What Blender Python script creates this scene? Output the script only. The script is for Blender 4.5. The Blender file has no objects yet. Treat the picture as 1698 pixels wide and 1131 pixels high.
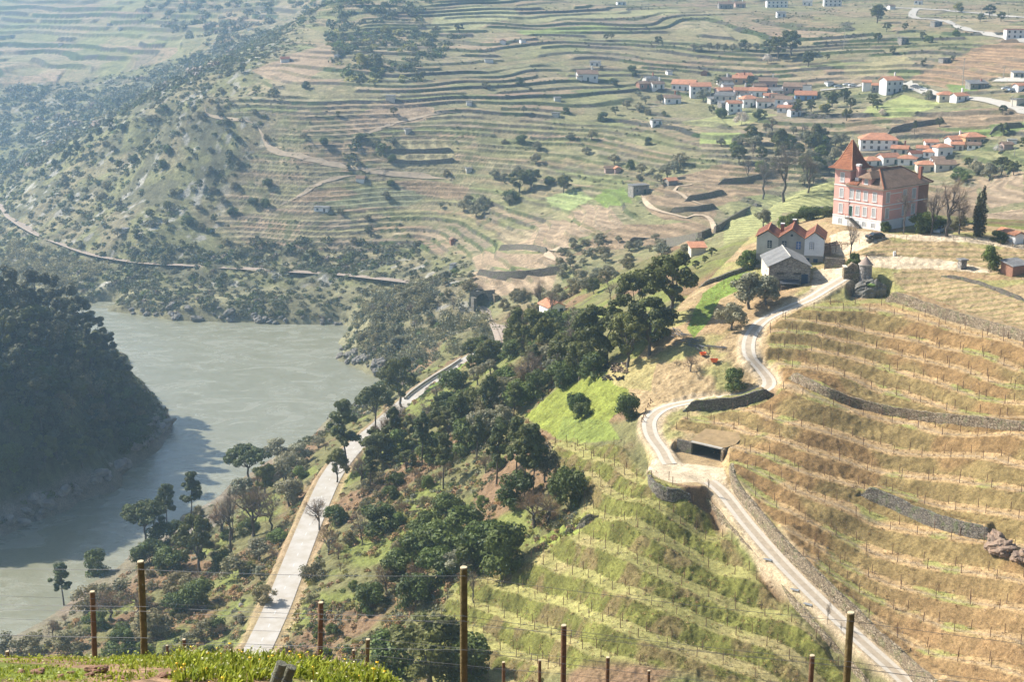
import bpy, math, random
import numpy as np
R = math.radians
scene = bpy.context.scene
col = scene.collection

# ------------------------------------------------------------------ camera, sky, sun, exposure
CAM_H, PITCH, FPX, CU, CV = 150.0, R(14.6), 2400.0, 849.0, 565.5
cam_data = bpy.data.cameras.new("camera")
cam_data.sensor_width = 36.0
cam_data.lens = 36.0 * FPX / 1698.0
cam_data.clip_start, cam_data.clip_end = 0.5, 9000.0
cam = bpy.data.objects.new("camera", cam_data)
cam.location = (0, 0, CAM_H)
cam.rotation_euler = (R(90) - PITCH, 0, 0)
col.objects.link(cam)
scene.camera = cam

SUN_EL, SUN_AZ = R(40), R(-67)            # azimuth measured from +Y towards +X
world = bpy.data.worlds.new("World")
scene.world = world
world.use_nodes = True
wn = world.node_tree
wn.nodes.clear()
sky = wn.nodes.new("ShaderNodeTexSky")
sky.sky_type = 'NISHITA'
sky.sun_disc = False
sky.sun_elevation, sky.sun_rotation = SUN_EL, SUN_AZ
sky.altitude, sky.air_density, sky.dust_density, sky.ozone_density = 150, 1.0, 1.6, 1.0
bg = wn.nodes.new("ShaderNodeBackground")
bg.inputs[1].default_value = 0.07
wo = wn.nodes.new("ShaderNodeOutputWorld")
wn.links.new(sky.outputs[0], bg.inputs[0])
wn.links.new(bg.outputs[0], wo.inputs[0])
sun_data = bpy.data.lights.new("sun", 'SUN')
sun_data.energy, sun_data.angle, sun_data.color = 4.9, R(0.53), (1.0, 0.94, 0.84)
sun = bpy.data.objects.new("sun", sun_data)
sun.rotation_euler = (R(90) - SUN_EL, 0, -SUN_AZ + R(180))
sun.location = (-200, 90, 400)
col.objects.link(sun)
scene.view_settings.view_transform = 'Standard'
scene.view_settings.look = 'None'
scene.view_settings.exposure = 1.08
scene.view_settings.gamma = 1.0
try:
    scene.cycles.use_denoising = True
    scene.cycles.use_adaptive_sampling = False
    world.cycles.sampling_method = 'NONE'
    scene.cycles.sample_clamp_indirect = 3.0
    scene.cycles.volume_bounces = 1
    scene.cycles.max_bounces = 6
    scene.cycles.diffuse_bounces = 2
    scene.cycles.transparent_max_bounces = 4
except Exception:
    pass

# ------------------------------------------------------------------ numeric helpers
def ray_as(u, v):
    """pixel of the 1698x1131 photograph -> azimuth ratio a = x/y and slope s (drop per metre of y)"""
    k = -(v - CV) / FPX
    fy = math.cos(PITCH) + k * math.sin(PITCH)
    fz = -math.sin(PITCH) + k * math.cos(PITCH)
    return (u - CU) / FPX / fy, -fz / fy

def pz(u, v, z):
    a, s = ray_as(u, v)
    y = (CAM_H - z) / s
    return (a * y, y, z)

def py(u, v, y):
    a, s = ray_as(u, v)
    return (a * y, y, CAM_H - s * y)

def proj(x, y, z):
    dz = z - CAM_H
    w = y * math.cos(PITCH) - dz * math.sin(PITCH)
    up = y * math.sin(PITCH) + dz * math.cos(PITCH)
    return CU + FPX * x / w, CV - FPX * up / w

def _hash(ix, iy, seed):
    h = (ix.astype(np.int64) * 374761393 + iy.astype(np.int64) * 668265263 + seed * 974711) & 0xFFFFFFFF
    h = ((h ^ (h >> 13)) * 1274126177) & 0xFFFFFFFF
    h = (h ^ (h >> 16)) & 0xFFFFFF
    return h.astype(np.float32) / 16777216.0

def vnoise(x, y, seed=0):
    x = np.asarray(x, float); y = np.asarray(y, float)
    ix, iy = np.floor(x), np.floor(y)
    fx, fy = x - ix, y - iy
    fx = fx * fx * (3 - 2 * fx); fy = fy * fy * (3 - 2 * fy)
    a = _hash(ix, iy, seed); b = _hash(ix + 1, iy, seed)
    c = _hash(ix, iy + 1, seed); d = _hash(ix + 1, iy + 1, seed)
    return (a + (b - a) * fx) * (1 - fy) + (c + (d - c) * fx) * fy

def fbm(x, y, seed=0, octv=4, gain=0.5):
    s, amp, tot = 0.0, 1.0, 0.0
    for o in range(octv):
        s = s + amp * vnoise(x * 2 ** o + 17.3 * o, y * 2 ** o - 9.1 * o, seed + o)
        tot += amp
        amp *= gain
    return s / tot

def sst(e0, e1, x):
    t = np.clip((x - e0) / (e1 - e0), 0, 1)
    return t * t * (3 - 2 * t)

def inpoly(u, v, poly):
    inside = np.zeros(u.shape, bool)
    n = len(poly)
    us = [p[0] for p in poly]; vs = [p[1] for p in poly]
    bb = (u >= min(us)) & (u <= max(us)) & (v >= min(vs)) & (v <= max(vs))
    if not bb.any():
        return inside
    uu, vv = u[bb], v[bb]
    ins = np.zeros(uu.shape, bool)
    for i in range(n):
        x1, y1 = poly[i]; x2, y2 = poly[(i + 1) % n]
        if y1 == y2:
            continue
        c = ((y1 > vv) != (y2 > vv)) & (uu < (x2 - x1) * (vv - y1) / (y2 - y1) + x1)
        ins ^= c
    inside[bb] = ins
    return inside

def polydist(x, y, pts):
    """distance to a world polyline, arc parameter (index + t), signed side"""
    best = np.full(x.shape, 1e9); par = np.zeros(x.shape); side = np.ones(x.shape)
    for i in range(len(pts) - 1):
        x1, y1 = pts[i][0], pts[i][1]; x2, y2 = pts[i + 1][0], pts[i + 1][1]
        dx, dy = x2 - x1, y2 - y1
        L2 = dx * dx + dy * dy + 1e-9
        t = np.clip(((x - x1) * dx + (y - y1) * dy) / L2, 0, 1)
        d = np.hypot(x - x1 - t * dx, y - y1 - t * dy)
        m = d < best
        best = np.where(m, d, best)
        par = np.where(m, i + t, par)
        side = np.where(m, np.sign(dx * (y - y1) - dy * (x - x1)), side)
    return best, par, side

def resample(pts, step):
    pts = np.array(pts, float)
    # Catmull-Rom through the points, then even spacing
    P = np.vstack([2 * pts[0] - pts[1], pts, 2 * pts[-1] - pts[-2]])
    out = []
    for i in range(1, len(P) - 2):
        for t in np.linspace(0, 1, 24, endpoint=False):
            p0, p1, p2, p3 = P[i - 1], P[i], P[i + 1], P[i + 2]
            out.append(0.5 * (2 * p1 + (p2 - p0) * t + (2 * p0 - 5 * p1 + 4 * p2 - p3) * t * t + (3 * p1 - p0 - 3 * p2 + p3) * t ** 3))
    out.append(pts[-1])
    out = np.array(out)
    seg = np.hypot(np.diff(out[:, 0]), np.diff(out[:, 1]))
    s = np.concatenate([[0], np.cumsum(seg)])
    n = max(2, int(round(s[-1] / step)) + 1)
    q = np.linspace(0, s[-1], n)
    return np.stack([np.interp(q, s, out[:, k]) for k in range(out.shape[1])], 1)

# ------------------------------------------------------------------ terrain control points
CTRL = []          # (x, y, z)
def cz(z, *uv):
    for u, v in uv:
        CTRL.append(pz(u, v, z))
def cp(*uvz):
    for u, v, z in uvz:
        CTRL.append(pz(u, v, z))
def cy(*uyz):      # u at mid-height of the frame, distance, height
    for u, y, z in uyz:
        CTRL.append(((u - CU) / FPX / math.cos(PITCH) * y, y, z))

# camera bank: falls away at about 27 degrees
for u in (-300, 100, 500, 900, 1300, 1700, 2000):
    cy((u, 2, 148.0), (u, 3, 147.5), (u, 4, 147.0), (u, 6, 145.9), (u, 12, 142.8))
for u in (-300, 100, 500, 900):
    cy((u, 30, 133.6), (u, 48, 123.6), (u, 70, 111.0), (u, 100, 93.0))
for u in (-300, 100, 400):
    cy((u, 18, 140.75), (u, 22, 138.6), (u, 150, 60), (u, 205, 26))
cy((600, 18, 140.6), (600, 22, 138.2), (900, 18, 139.6), (1300, 18, 138.6), (1700, 18, 138.2), (2000, 18, 138.2), (1300, 30, 131.8), (1700, 30, 131.2), (2000, 30, 131.2), (1300, 60, 114), (1700, 60, 113), (2000, 60, 113), (1300, 110, 82), (1700, 110, 82), (2000, 110, 82))
cy((700, 150, 60), (900, 150, 58), (1300, 150, 58), (1700, 150, 60), (2000, 150, 62), (700, 195, 36), (400, 205, 26))
# river bed
cz(-5, (100, 950), (250, 810), (400, 700), (340, 620), (500, 600), (450, 565), (240, 545), (560, 570), (330, 720), (180, 520))
cz(-4, (20, 990))
# near bank shore
cz(0, (640, 636), (600, 665), (520, 722), (440, 767), (380, 805), (300, 855), (225, 908), (150, 968), (60, 1036), (0, 1065), (-120, 1120))
# left wooded hill
cz(0, (0, 892), (60, 862), (130, 830), (200, 790), (245, 760), (274, 728), (284, 702), (-150, 960))
cp((0, 530, 46), (60, 545, 40), (110, 560, 34), (160, 600, 24), (200, 640, 15), (240, 672, 8), (100, 680, 24), (40, 680, 28), (30, 780, 13), (150, 740, 12), (220, 720, 6), (-150, 560, 52), (-150, 750, 26))
cy((250, 492, 0), (215, 520, 0), (140, 575, 0), (60, 630, 0), (0, 660, 0), (-150, 640, 20), (120, 500, 26), (40, 520, 32))
# far shore
cz(0, (20, 470), (130, 505), (200, 519), (300, 531), (420, 535), (520, 537), (572, 538), (588, 552), (576, 580), (556, 596), (600, 613), (630, 626))
cy((-150, 900, -3), (-60, 860, -4), (-300, 1000, -3), (0, 840, -3), (-150, 1060, 4))
cy((2, 985, -2), (40, 1050, 6))
cz(6, (620, 590), (650, 612))
for _u in range(100, 681, 40):
    _r = np.interp(_u, [5, 60, 150, 250, 400, 560, 680], [345, 386, 420, 436, 446, 455, 468])
    _s = np.interp(_u, [20, 130, 200, 300, 420, 520, 572, 620, 680], [470, 505, 519, 531, 535, 537, 538, 560, 600])
    if _u < 600:
        cz(0, (_u, _s)); cz(2.6, (_u, _s - 11))
    cz(13 + 3 * max(0, _u - 560) / 120, (_u, _r)); cz(12 + 3 * max(0, _u - 560) / 120, (_u, _r + 7))
    CTRL.append(pz(_u, _r - 12, 16.5 + 3 * max(0, _u - 560) / 120))
    CTRL.append(pz(_u, 0.45 * _r + 0.55 * (_s if _u < 600 else 520), 6.5 if _u < 600 else 12))
# railway shelf and reed bank
cz(13, (560, 455), (400, 446), (250, 436), (150, 420), (60, 386), (5, 345)); cz(16, (680, 468))
cp((830, 560, 24), (812, 520, 24), (800, 505, 25), (700, 540, 17), (620, 500, 15), (650, 580, 9), (740, 560, 19), (720, 500, 24), (690, 620, 12), (740, 590, 20), (600, 545, 9))
# road
ROAD_PX = [(398, 1125, 22), (420, 1090, 22), (436, 1060, 22), (463, 1000, 22), (500, 905, 22), (530, 832, 22), (553, 785, 22.3), (585, 745, 22.6), (622, 713, 23), (690, 654, 24), (742, 618, 25), (776, 598, 25.8), (812, 575, 26.5)]
cp(*ROAD_PX)
cp((450, 900, 15), (400, 930, 13), (330, 960, 9), (250, 980, 8), (380, 1000, 15), (300, 1050, 13), (200, 1050, 10), (100, 1060, 4), (450, 850, 13), (500, 790, 13), (540, 750, 14), (590, 700, 15), (640, 655, 14), (700, 622, 20), (420, 830, 7), (150, 1100, 12), (330, 1110, 18), (0, 1110, 6))
# slope between the road and the vineyards
cp((520, 1000, 26), (560, 900, 27), (590, 820, 27.5), (620, 760, 27), (650, 1000, 31), (700, 900, 34), (750, 800, 38), (800, 850, 43), (850, 700, 48), (780, 700, 41), (700, 750, 32.5), (650, 700, 27.5), (880, 640, 55), (960, 660, 60), (900, 700, 54), (950, 745, 57.5), (1010, 620, 66), (1060, 620, 69), (1060, 560, 72), (1110, 522, 76), (1020, 560, 68), (960, 560, 62), (920, 600, 57), (860, 600, 50), (810, 590, 40), (1150, 560, 75), (1180, 520, 77), (1200, 480, 79.5), (1160, 470, 78.5), (1130, 450, 77), (1240, 440, 82), (1200, 420, 79.5), (1010, 680, 63.5), (1050, 700, 65.5), (900, 1000, 44.2), (560, 1060, 26), (620, 1110, 30))
# track
TRACK_PX = [(1415, 452, 84.4), (1375, 476, 82.9), (1340, 497, 81.2), (1300, 514, 79.8), (1262, 535, 78), (1243, 562, 76.4), (1243, 590, 74.6), (1262, 613, 72.6), (1276, 634, 71.2), (1262, 648, 70.4), (1200, 660, 69.0), (1140, 668, 68.0), (1100, 678, 67.3), (1078, 697, 66.4), (1080, 722, 65.3), (1098, 748, 64.3), (1115, 774, 63.5), (1160, 790, 63.3), (1196, 815, 62.3), (1240, 870, 60.0), (1300, 938, 57.2), (1370, 1008, 54.4), (1430, 1066, 52.2), (1490, 1120, 50.2), (1530, 1160, 48.8)]
cp(*TRACK_PX[:12]); cp(*TRACK_PX[13::2])
# brown vineyard, column by column
cp((1300, 530, 79.3), (1320, 632, 73.1), (1300, 690, 69.8), (1300, 728, 67.9), (1300, 785, 65.1), (1300, 870, 61.5))
cp((1470, 500, 80.8), (1450, 554, 77.2), (1450, 604, 73.9), (1450, 644, 71.4), (1450, 682, 69.5), (1450, 717, 67.5), (1450, 760, 65.3), (1450, 812, 62.9), (1450, 870, 60.4), (1450, 930, 57.9), (1450, 990, 55.6))
cp((1698, 567, 80.5), (1698, 640, 75.9), (1698, 716, 71.8), (1698, 765, 69.4), (1698, 850, 65.6), (1698, 895, 63.7), (1698, 960, 61), (1698, 1030, 58.4), (1698, 1131, 54.8), (1900, 600, 81), (1900, 760, 72), (1900, 900, 65.5), (1900, 1131, 57), (1570, 1090, 52.8))
cp((1225, 690, 68.2), (1160, 700, 66.8), (1215, 725, 66.2))
# green terraces
cp((1085, 822, 61.7), (1110, 828, 61.5), (1140, 828, 61.5), (1070, 838, 60.2), (1050, 857, 58.6), (1050, 917, 55.8), (1050, 981, 53.1), (1050, 1041, 50.8), (1050, 1111, 48), (900, 770, 55), (900, 901, 48.7), (900, 1087, 40.6), (1190, 880, 57.4), (1200, 940, 54.7), (1250, 1010, 52), (1330, 1100, 49.2), (780, 957, 40.5), (780, 1050, 37), (700, 1131, 34), (1400, 1131, 47.5), (960, 800, 57), (1000, 745, 60))
# plateau with the houses
cp((1340, 482, 82.3), (1370, 462, 83.1), (1300, 500, 80.8), (1380, 430, 85), (1310, 445, 83), (1430, 420, 87.2), (1430, 450, 85), (1500, 430, 87), (1600, 440, 86.6), (1698, 440, 87.2), (1698, 500, 84), (1698, 405, 89.6), (1600, 392, 90.3), (1460, 387, 89.9), (1390, 374, 89.6), (1540, 382, 90.2), (1580, 480, 84), (1900, 450, 88), (1900, 520, 85.5), (1250, 455, 82.2))
# ridge behind them
cp((1250, 390, 79), (1300, 372, 82.5), (1380, 355, 86.5), (1340, 312, 78), (1200, 372, 71), (1385, 300, 81), (1150, 408, 72.5), (1000, 485, 58), (900, 512, 46), (1080, 440, 66), (960, 470, 51))
cy((1460, 380, 86), (1600, 380, 84), (1750, 380, 83), (1460, 450, 74), (1600, 450, 69), (1750, 450, 70), (1950, 420, 82), (1460, 520, 66), (1240, 520, 60), (1100, 470, 46), (1000, 460, 42))
# far hillside
cp((925, 512, 35), (870, 520, 28), (850, 478, 31), (850, 430, 35.5), (930, 390, 45), (1050, 350, 51), (1180, 385, 51), (1180, 300, 59), (1000, 320, 51), (840, 350, 40), (700, 400, 25), (600, 430, 18), (500, 400, 22), (300, 385, 24), (150, 370, 20), (60, 330, 24), (1060, 420, 45), (980, 440, 41))
cp((200, 330, 32), (300, 250, 52), (500, 250, 59), (800, 250, 60), (1100, 250, 65), (1280, 250, 68), (1400, 290, 62), (1560, 265, 68), (1650, 350, 66), (1560, 330, 60), (1698, 300, 71), (1900, 330, 74), (700, 330, 39), (400, 330, 37))
cp((300, 180, 75), (380, 110, 93), (450, 150, 84), (650, 150, 85), (900, 150, 83), (1120, 160, 79), (1250, 170, 79), (1480, 150, 86), (1650, 172, 87), (1900, 190, 90), (230, 200, 65))
cp((480, 50, 106), (700, 60, 105), (1000, 60, 105), (1300, 60, 106), (1650, 62, 109), (1900, 62, 111), (600, 0, 124), (1000, 0, 122), (1400, 0, 122), (1698, 0, 124), (1900, 0, 124))
# spur silhouette falls away on its far side
cp((130, 240, 48), (70, 285, 34), (22, 318, 20), (440, 70, 101), (540, 10, 122))
cy((-80, 900, 12), (70, 1150, 28), (200, 1220, 50), (330, 1320, 85), (440, 1420, 118))
# farther valley side on the left
cy((-300, 1300, 50), (-100, 1300, 62), (50, 1350, 66), (150, 1400, 76), (-200, 1700, 118), (50, 1700, 124), (250, 1650, 116), (-200, 2100, 168), (100, 2100, 172), (300, 2000, 160), (450, 1700, 138), (600, 1500, 175), (900, 1500, 172), (1300, 1500, 172), (1700, 1500, 176), (2000, 1500, 178))
for u in (-300, 0, 300, 600, 1000, 1400, 1800):
    cy((u, 2700, 268))
cy((600, 2000, 220), (1000, 2000, 215), (1500, 2000, 215), (1900, 2000, 220))
CTRL = np.array(CTRL)

# ------------------------------------------------------------------ thin-plate surface in (azimuth, log distance)
AS, LS = 1.0, 1.25
def _tps_kernel(r2):
    return -np.power(r2 + 1e-7, 0.72)
class TPS:
    def __init__(self, a, l, val, lam=1e-5):
        self.p = np.stack([a * AS, l * LS], 1)
        n = len(a)
        d2 = ((self.p[:, None] - self.p[None]) ** 2).sum(2)
        K = _tps_kernel(d2) + lam * np.eye(n)
        P = np.column_stack([np.ones(n), self.p])
        A = np.zeros((n + 3, n + 3)); A[:n, :n] = K; A[:n, n:] = P; A[n:, :n] = P.T
        self.w = np.linalg.solve(A, np.concatenate([val, np.zeros(3)]))
    def __call__(self, a, l):
        q = np.stack([a * AS, l * LS], 1)
        out = np.empty(len(q))
        for i in range(0, len(q), 20000):
            b = q[i:i + 20000]
            d2 = (b[:, 0:1] - self.p[None, :, 0]) ** 2 + (b[:, 1:2] - self.p[None, :, 1]) ** 2
            out[i:i + 20000] = _tps_kernel(d2) @ self.w[:-3] + self.w[-3] + b @ self.w[-2:]
        return out

CG_A = np.linspace(-0.60, 0.60, 240)
CG_L = np.linspace(math.log(1.8), math.log(2900), 620)
_ga, _gl = np.meshgrid(CG_A, CG_L)
def coarse(tps):
    return tps(_ga.ravel(), _gl.ravel()).reshape(_ga.shape)
def samp(grid, a, l):
    fa = np.clip((a - CG_A[0]) / (CG_A[1] - CG_A[0]), 0, len(CG_A) - 1.001)
    fl = np.clip((l - CG_L[0]) / (CG_L[1] - CG_L[0]), 0, len(CG_L) - 1.001)
    ia = fa.astype(int); il = fl.astype(int)
    ta, tl = fa - ia, fl - il
    return (grid[il, ia] * (1 - ta) + grid[il, ia + 1] * ta) * (1 - tl) + (grid[il + 1, ia] * (1 - ta) + grid[il + 1, ia + 1] * ta) * tl
BASE = coarse(TPS(CTRL[:, 0] / CTRL[:, 1], np.log(CTRL[:, 1]), CTRL[:, 2]))

def base_z(x, y):
    y = np.asarray(y, float)
    return samp(BASE, np.asarray(x, float) / y, np.log(y))

_ys = np.concatenate([np.linspace(3, 60, 200), np.linspace(60.2, 560, 2500), np.linspace(561, 2800, 2600)])
def hit_base(u, v, ymin=60.0):
    a, s = ray_as(u, v)
    ys = _ys[_ys >= ymin]
    z = base_z(a * ys, ys)
    w = np.nonzero(z >= CAM_H - s * ys)[0]
    y = ys[w[0]] if len(w) else 2500.0
    return (a * y, y, CAM_H - s * y)

# terrace rows read off the hill: level sets of a terrace coordinate
ROWS_B = [
 (0, [(1365, 503), (1465, 502), (1532, 522), (1698, 567)]),
 (1, [(1332, 530), (1399, 538), (1465, 552), (1565, 574), (1698, 610)]),
 (2, [(1290, 546), (1345, 549), (1432, 567), (1532, 592), (1698, 640)]),
 (3, [(1279, 571), (1365, 579), (1465, 604), (1565, 630), (1698, 666)]),
 (4, [(1295, 596), (1382, 609), (1499, 646), (1698, 690)]),
 (5, [(1309, 632), (1432, 678), (1532, 698), (1698, 714)]),
 (6, [(1235, 676), (1290, 690), (1399, 717), (1499, 744), (1698, 766)]),
 (7, [(1225, 700), (1300, 726), (1399, 756), (1500, 783), (1698, 806)]),
 (8, [(1230, 738), (1330, 778), (1420, 800), (1560, 832), (1698, 850)]),
 (9, [(1228, 768), (1320, 806), (1420, 836), (1560, 878), (1698, 898)]),
 (10, [(1240, 805), (1345, 862), (1450, 905), (1560, 935), (1698, 955)]),
 (11, [(1290, 865), (1390, 925), (1500, 968), (1600, 992), (1698, 1005)]),
 (12, [(1350, 930), (1450, 990), (1560, 1030), (1698, 1055)]),
 (13, [(1430, 1008), (1520, 1062), (1600, 1090), (1698, 1110)]),
]
ROWS_G = [
 (0, [(919, 735), (1000, 762), (1060, 792)]),
 (1, [(919, 763), (999, 796), (1066, 829), (1132, 862)]),
 (2, [(960, 806), (1049, 857), (1132, 899), (1200, 935)]),
 (3, [(969, 887), (1049, 917), (1132, 956), (1210, 990)]),
 (4, [(899, 903), (983, 946), (1066, 983), (1132, 1006), (1240, 1046)]),
 (5, [(779, 957), (833, 969), (899, 986), (983, 1013), (1066, 1043), (1132, 1066), (1270, 1112)]),
 (6, [(760, 985), (849, 1018), (933, 1046), (999, 1076), (1099, 1113)]),
 (7, [(740, 1020), (799, 1046), (899, 1089), (990, 1125)]),
 (8, [(700, 1060), (800, 1105), (860, 1131)]),
]
def rowfield(rows):
    A, L, V = [], [], []
    for k, pts in rows:
        for u, v in pts:
            x, y, z = hit_base(u, v)
            A.append(x / y); L.append(math.log(y)); V.append(float(k))
    return coarse(TPS(np.array(A), np.array(L), np.array(V), 1e-4))
TB = rowfield(ROWS_B)
TG = rowfield(ROWS_G)

BROWN = [(1272, 545), (1320, 515), (1375, 496), (1470, 500), (1560, 528), (1698, 565), (2150, 690), (2150, 1330), (1560, 1190), (1500, 1105), (1400, 1012), (1300, 908), (1216, 812), (1200, 770), (1205, 735), (1150, 722), (1105, 715), (1130, 690), (1286, 660), (1262, 600)]
GREENT = [(905, 728), (960, 728), (1040, 742), (1085, 800), (1140, 830), (1180, 850), (1260, 950), (1330, 1030), (1420, 1131), (1440, 1180), (640, 1180), (690, 1085), (740, 990), (790, 945), (880, 915), (955, 885), (960, 830), (915, 770)]
# world polygons are kept too: masks are worked out in plan, from the smooth ground
def plan_poly(poly):
    return [hit_base(u, v)[:2] for u, v in poly]
BROWN_W, GREENT_W = plan_poly(BROWN), plan_poly(GREENT)

ROAD = resample([pz(*p) for p in ROAD_PX], 3.0)
TRACK = resample([pz(*p) for p in TRACK_PX], 1.2)

def soft_in(x, y, polyw, fade):
    ins = inpoly(x, y, polyw)
    d, _, _ = polydist(x, y, polyw + [polyw[0]])
    return np.where(ins, sst(0, fade, d), 0.0)

# retaining walls: foot in the photograph, height in metres
WALLS = [
 ("upper", [(1468, 496), (1500, 506), (1560, 527), (1620, 545), (1698, 568), (1790, 596)], 2.0),
 ("middle", [(1306, 628), (1360, 654), (1432, 680), (1532, 699), (1610, 707), (1698, 716), (1780, 722)], 1.7),
 ("lower", [(1424, 822), (1480, 846), (1540, 872), (1600, 890), (1650, 898)], 2.2),
 ("trackside", [(1209, 772), (1216, 812), (1250, 856), (1300, 914), (1370, 984), (1430, 1042), (1500, 1108), (1560, 1160)], 1.7),
 ("bend", [(1132, 683), (1160, 682), (1220, 676), (1262, 664), (1283, 654)], 2.0),
 ("platform", [(1074, 796), (1086, 810), (1112, 816), (1142, 814)], 2.1),
 ("edge", [(1146, 818), (1180, 846), (1230, 905), (1290, 975), (1350, 1045), (1400, 1100), (1440, 1140)], 1.1),
 ("grass", [(951, 880), (972, 872), (994, 856)], 1.8),
]
WALLW = {}
for nm, px, h in WALLS:
    WALLW[nm] = (resample([hit_base(u, v) for u, v in px], 0.8), h)
WALLW['platform'] = (resample([(p[0], p[1], 62.3) for p in [pz(u, v, 63.5) for u, v in ((1073, 782), (1077, 795), (1090, 806), (1116, 812), (1146, 812))]], 0.8), 1.25)
# a wall carries ground behind it (uphill = larger base height)
PADS = []   # (plan polygon, z, fade)
def pad_px(px, z, fade=1.5):
    PADS.append(([pz(u, v, z)[:2] for u, v in px], z, fade))
pad_px([(1078, 788), (1080, 770), (1110, 764), (1196, 766), (1206, 790), (1180, 806), (1120, 808), (1095, 803)], 63.5, 1.2)
PLAT_Z = 63.5
pad_px([(1380, 372), (1404, 380), (1460, 392), (1500, 390), (1560, 380), (1500, 362), (1420, 362)], 89.9, 5.0)
_a, _b = np.array(pz(1122, 748, 63.5)[:2]), np.array(pz(1197, 766, 63.5)[:2])
_d = (_b - _a) / np.linalg.norm(_b - _a); _n = np.array([-_d[1], _d[0]])
_L = float(np.linalg.norm(_b - _a))
PADS.append(([tuple(_a + _d * s + _n * t) for s, t in ((-0.2, -4.0), (_L + 0.1, -4.0), (_L + 0.1, 5.0), (2.7, 5.0), (2.7, 0.4), (-0.2, 0.4))], 63.5, 0.5))
pad_px([(1411, 500), (1412, 489), (1440, 486), (1468, 490), (1474, 502), (1440, 505)], 80.6, 1.5)

def terr_profile(f, riser):
    """f in 0..1 going downhill across one terrace; returns height drop fraction"""
    tread = 0.16
    return np.where(f < 1 - riser, tread * f / (1 - riser), tread + (1 - tread) * sst(1 - riser, 1.0, f))

def far_T(x, y, zb):
    w = fbm(x / 150, y / 150, 5, 3) - 0.5
    w2 = fbm(x / 40, y / 40, 9, 2) - 0.5
    return (zb + 16 * w + 2.4 * w2) / (2.05 + 3.2 * sst(1150, 1300, y))

def scrub_amount(u, v):
    """1 on the rough bushy part of the far spur, 0 in the terraced part"""
    e = 470 + 60 * np.sin(v / 70.0) - 0.25 * np.clip(v - 240, 0, 200)
    e = np.where(v < 190, np.minimum(e, 380 + (190 - v) * 1.0), e)
    s = sst(30, -60, u - e)
    bank = sst(415, 440, v) * sst(840, 760, u)
    return np.clip(np.maximum(s, bank), 0, 1)

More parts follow.
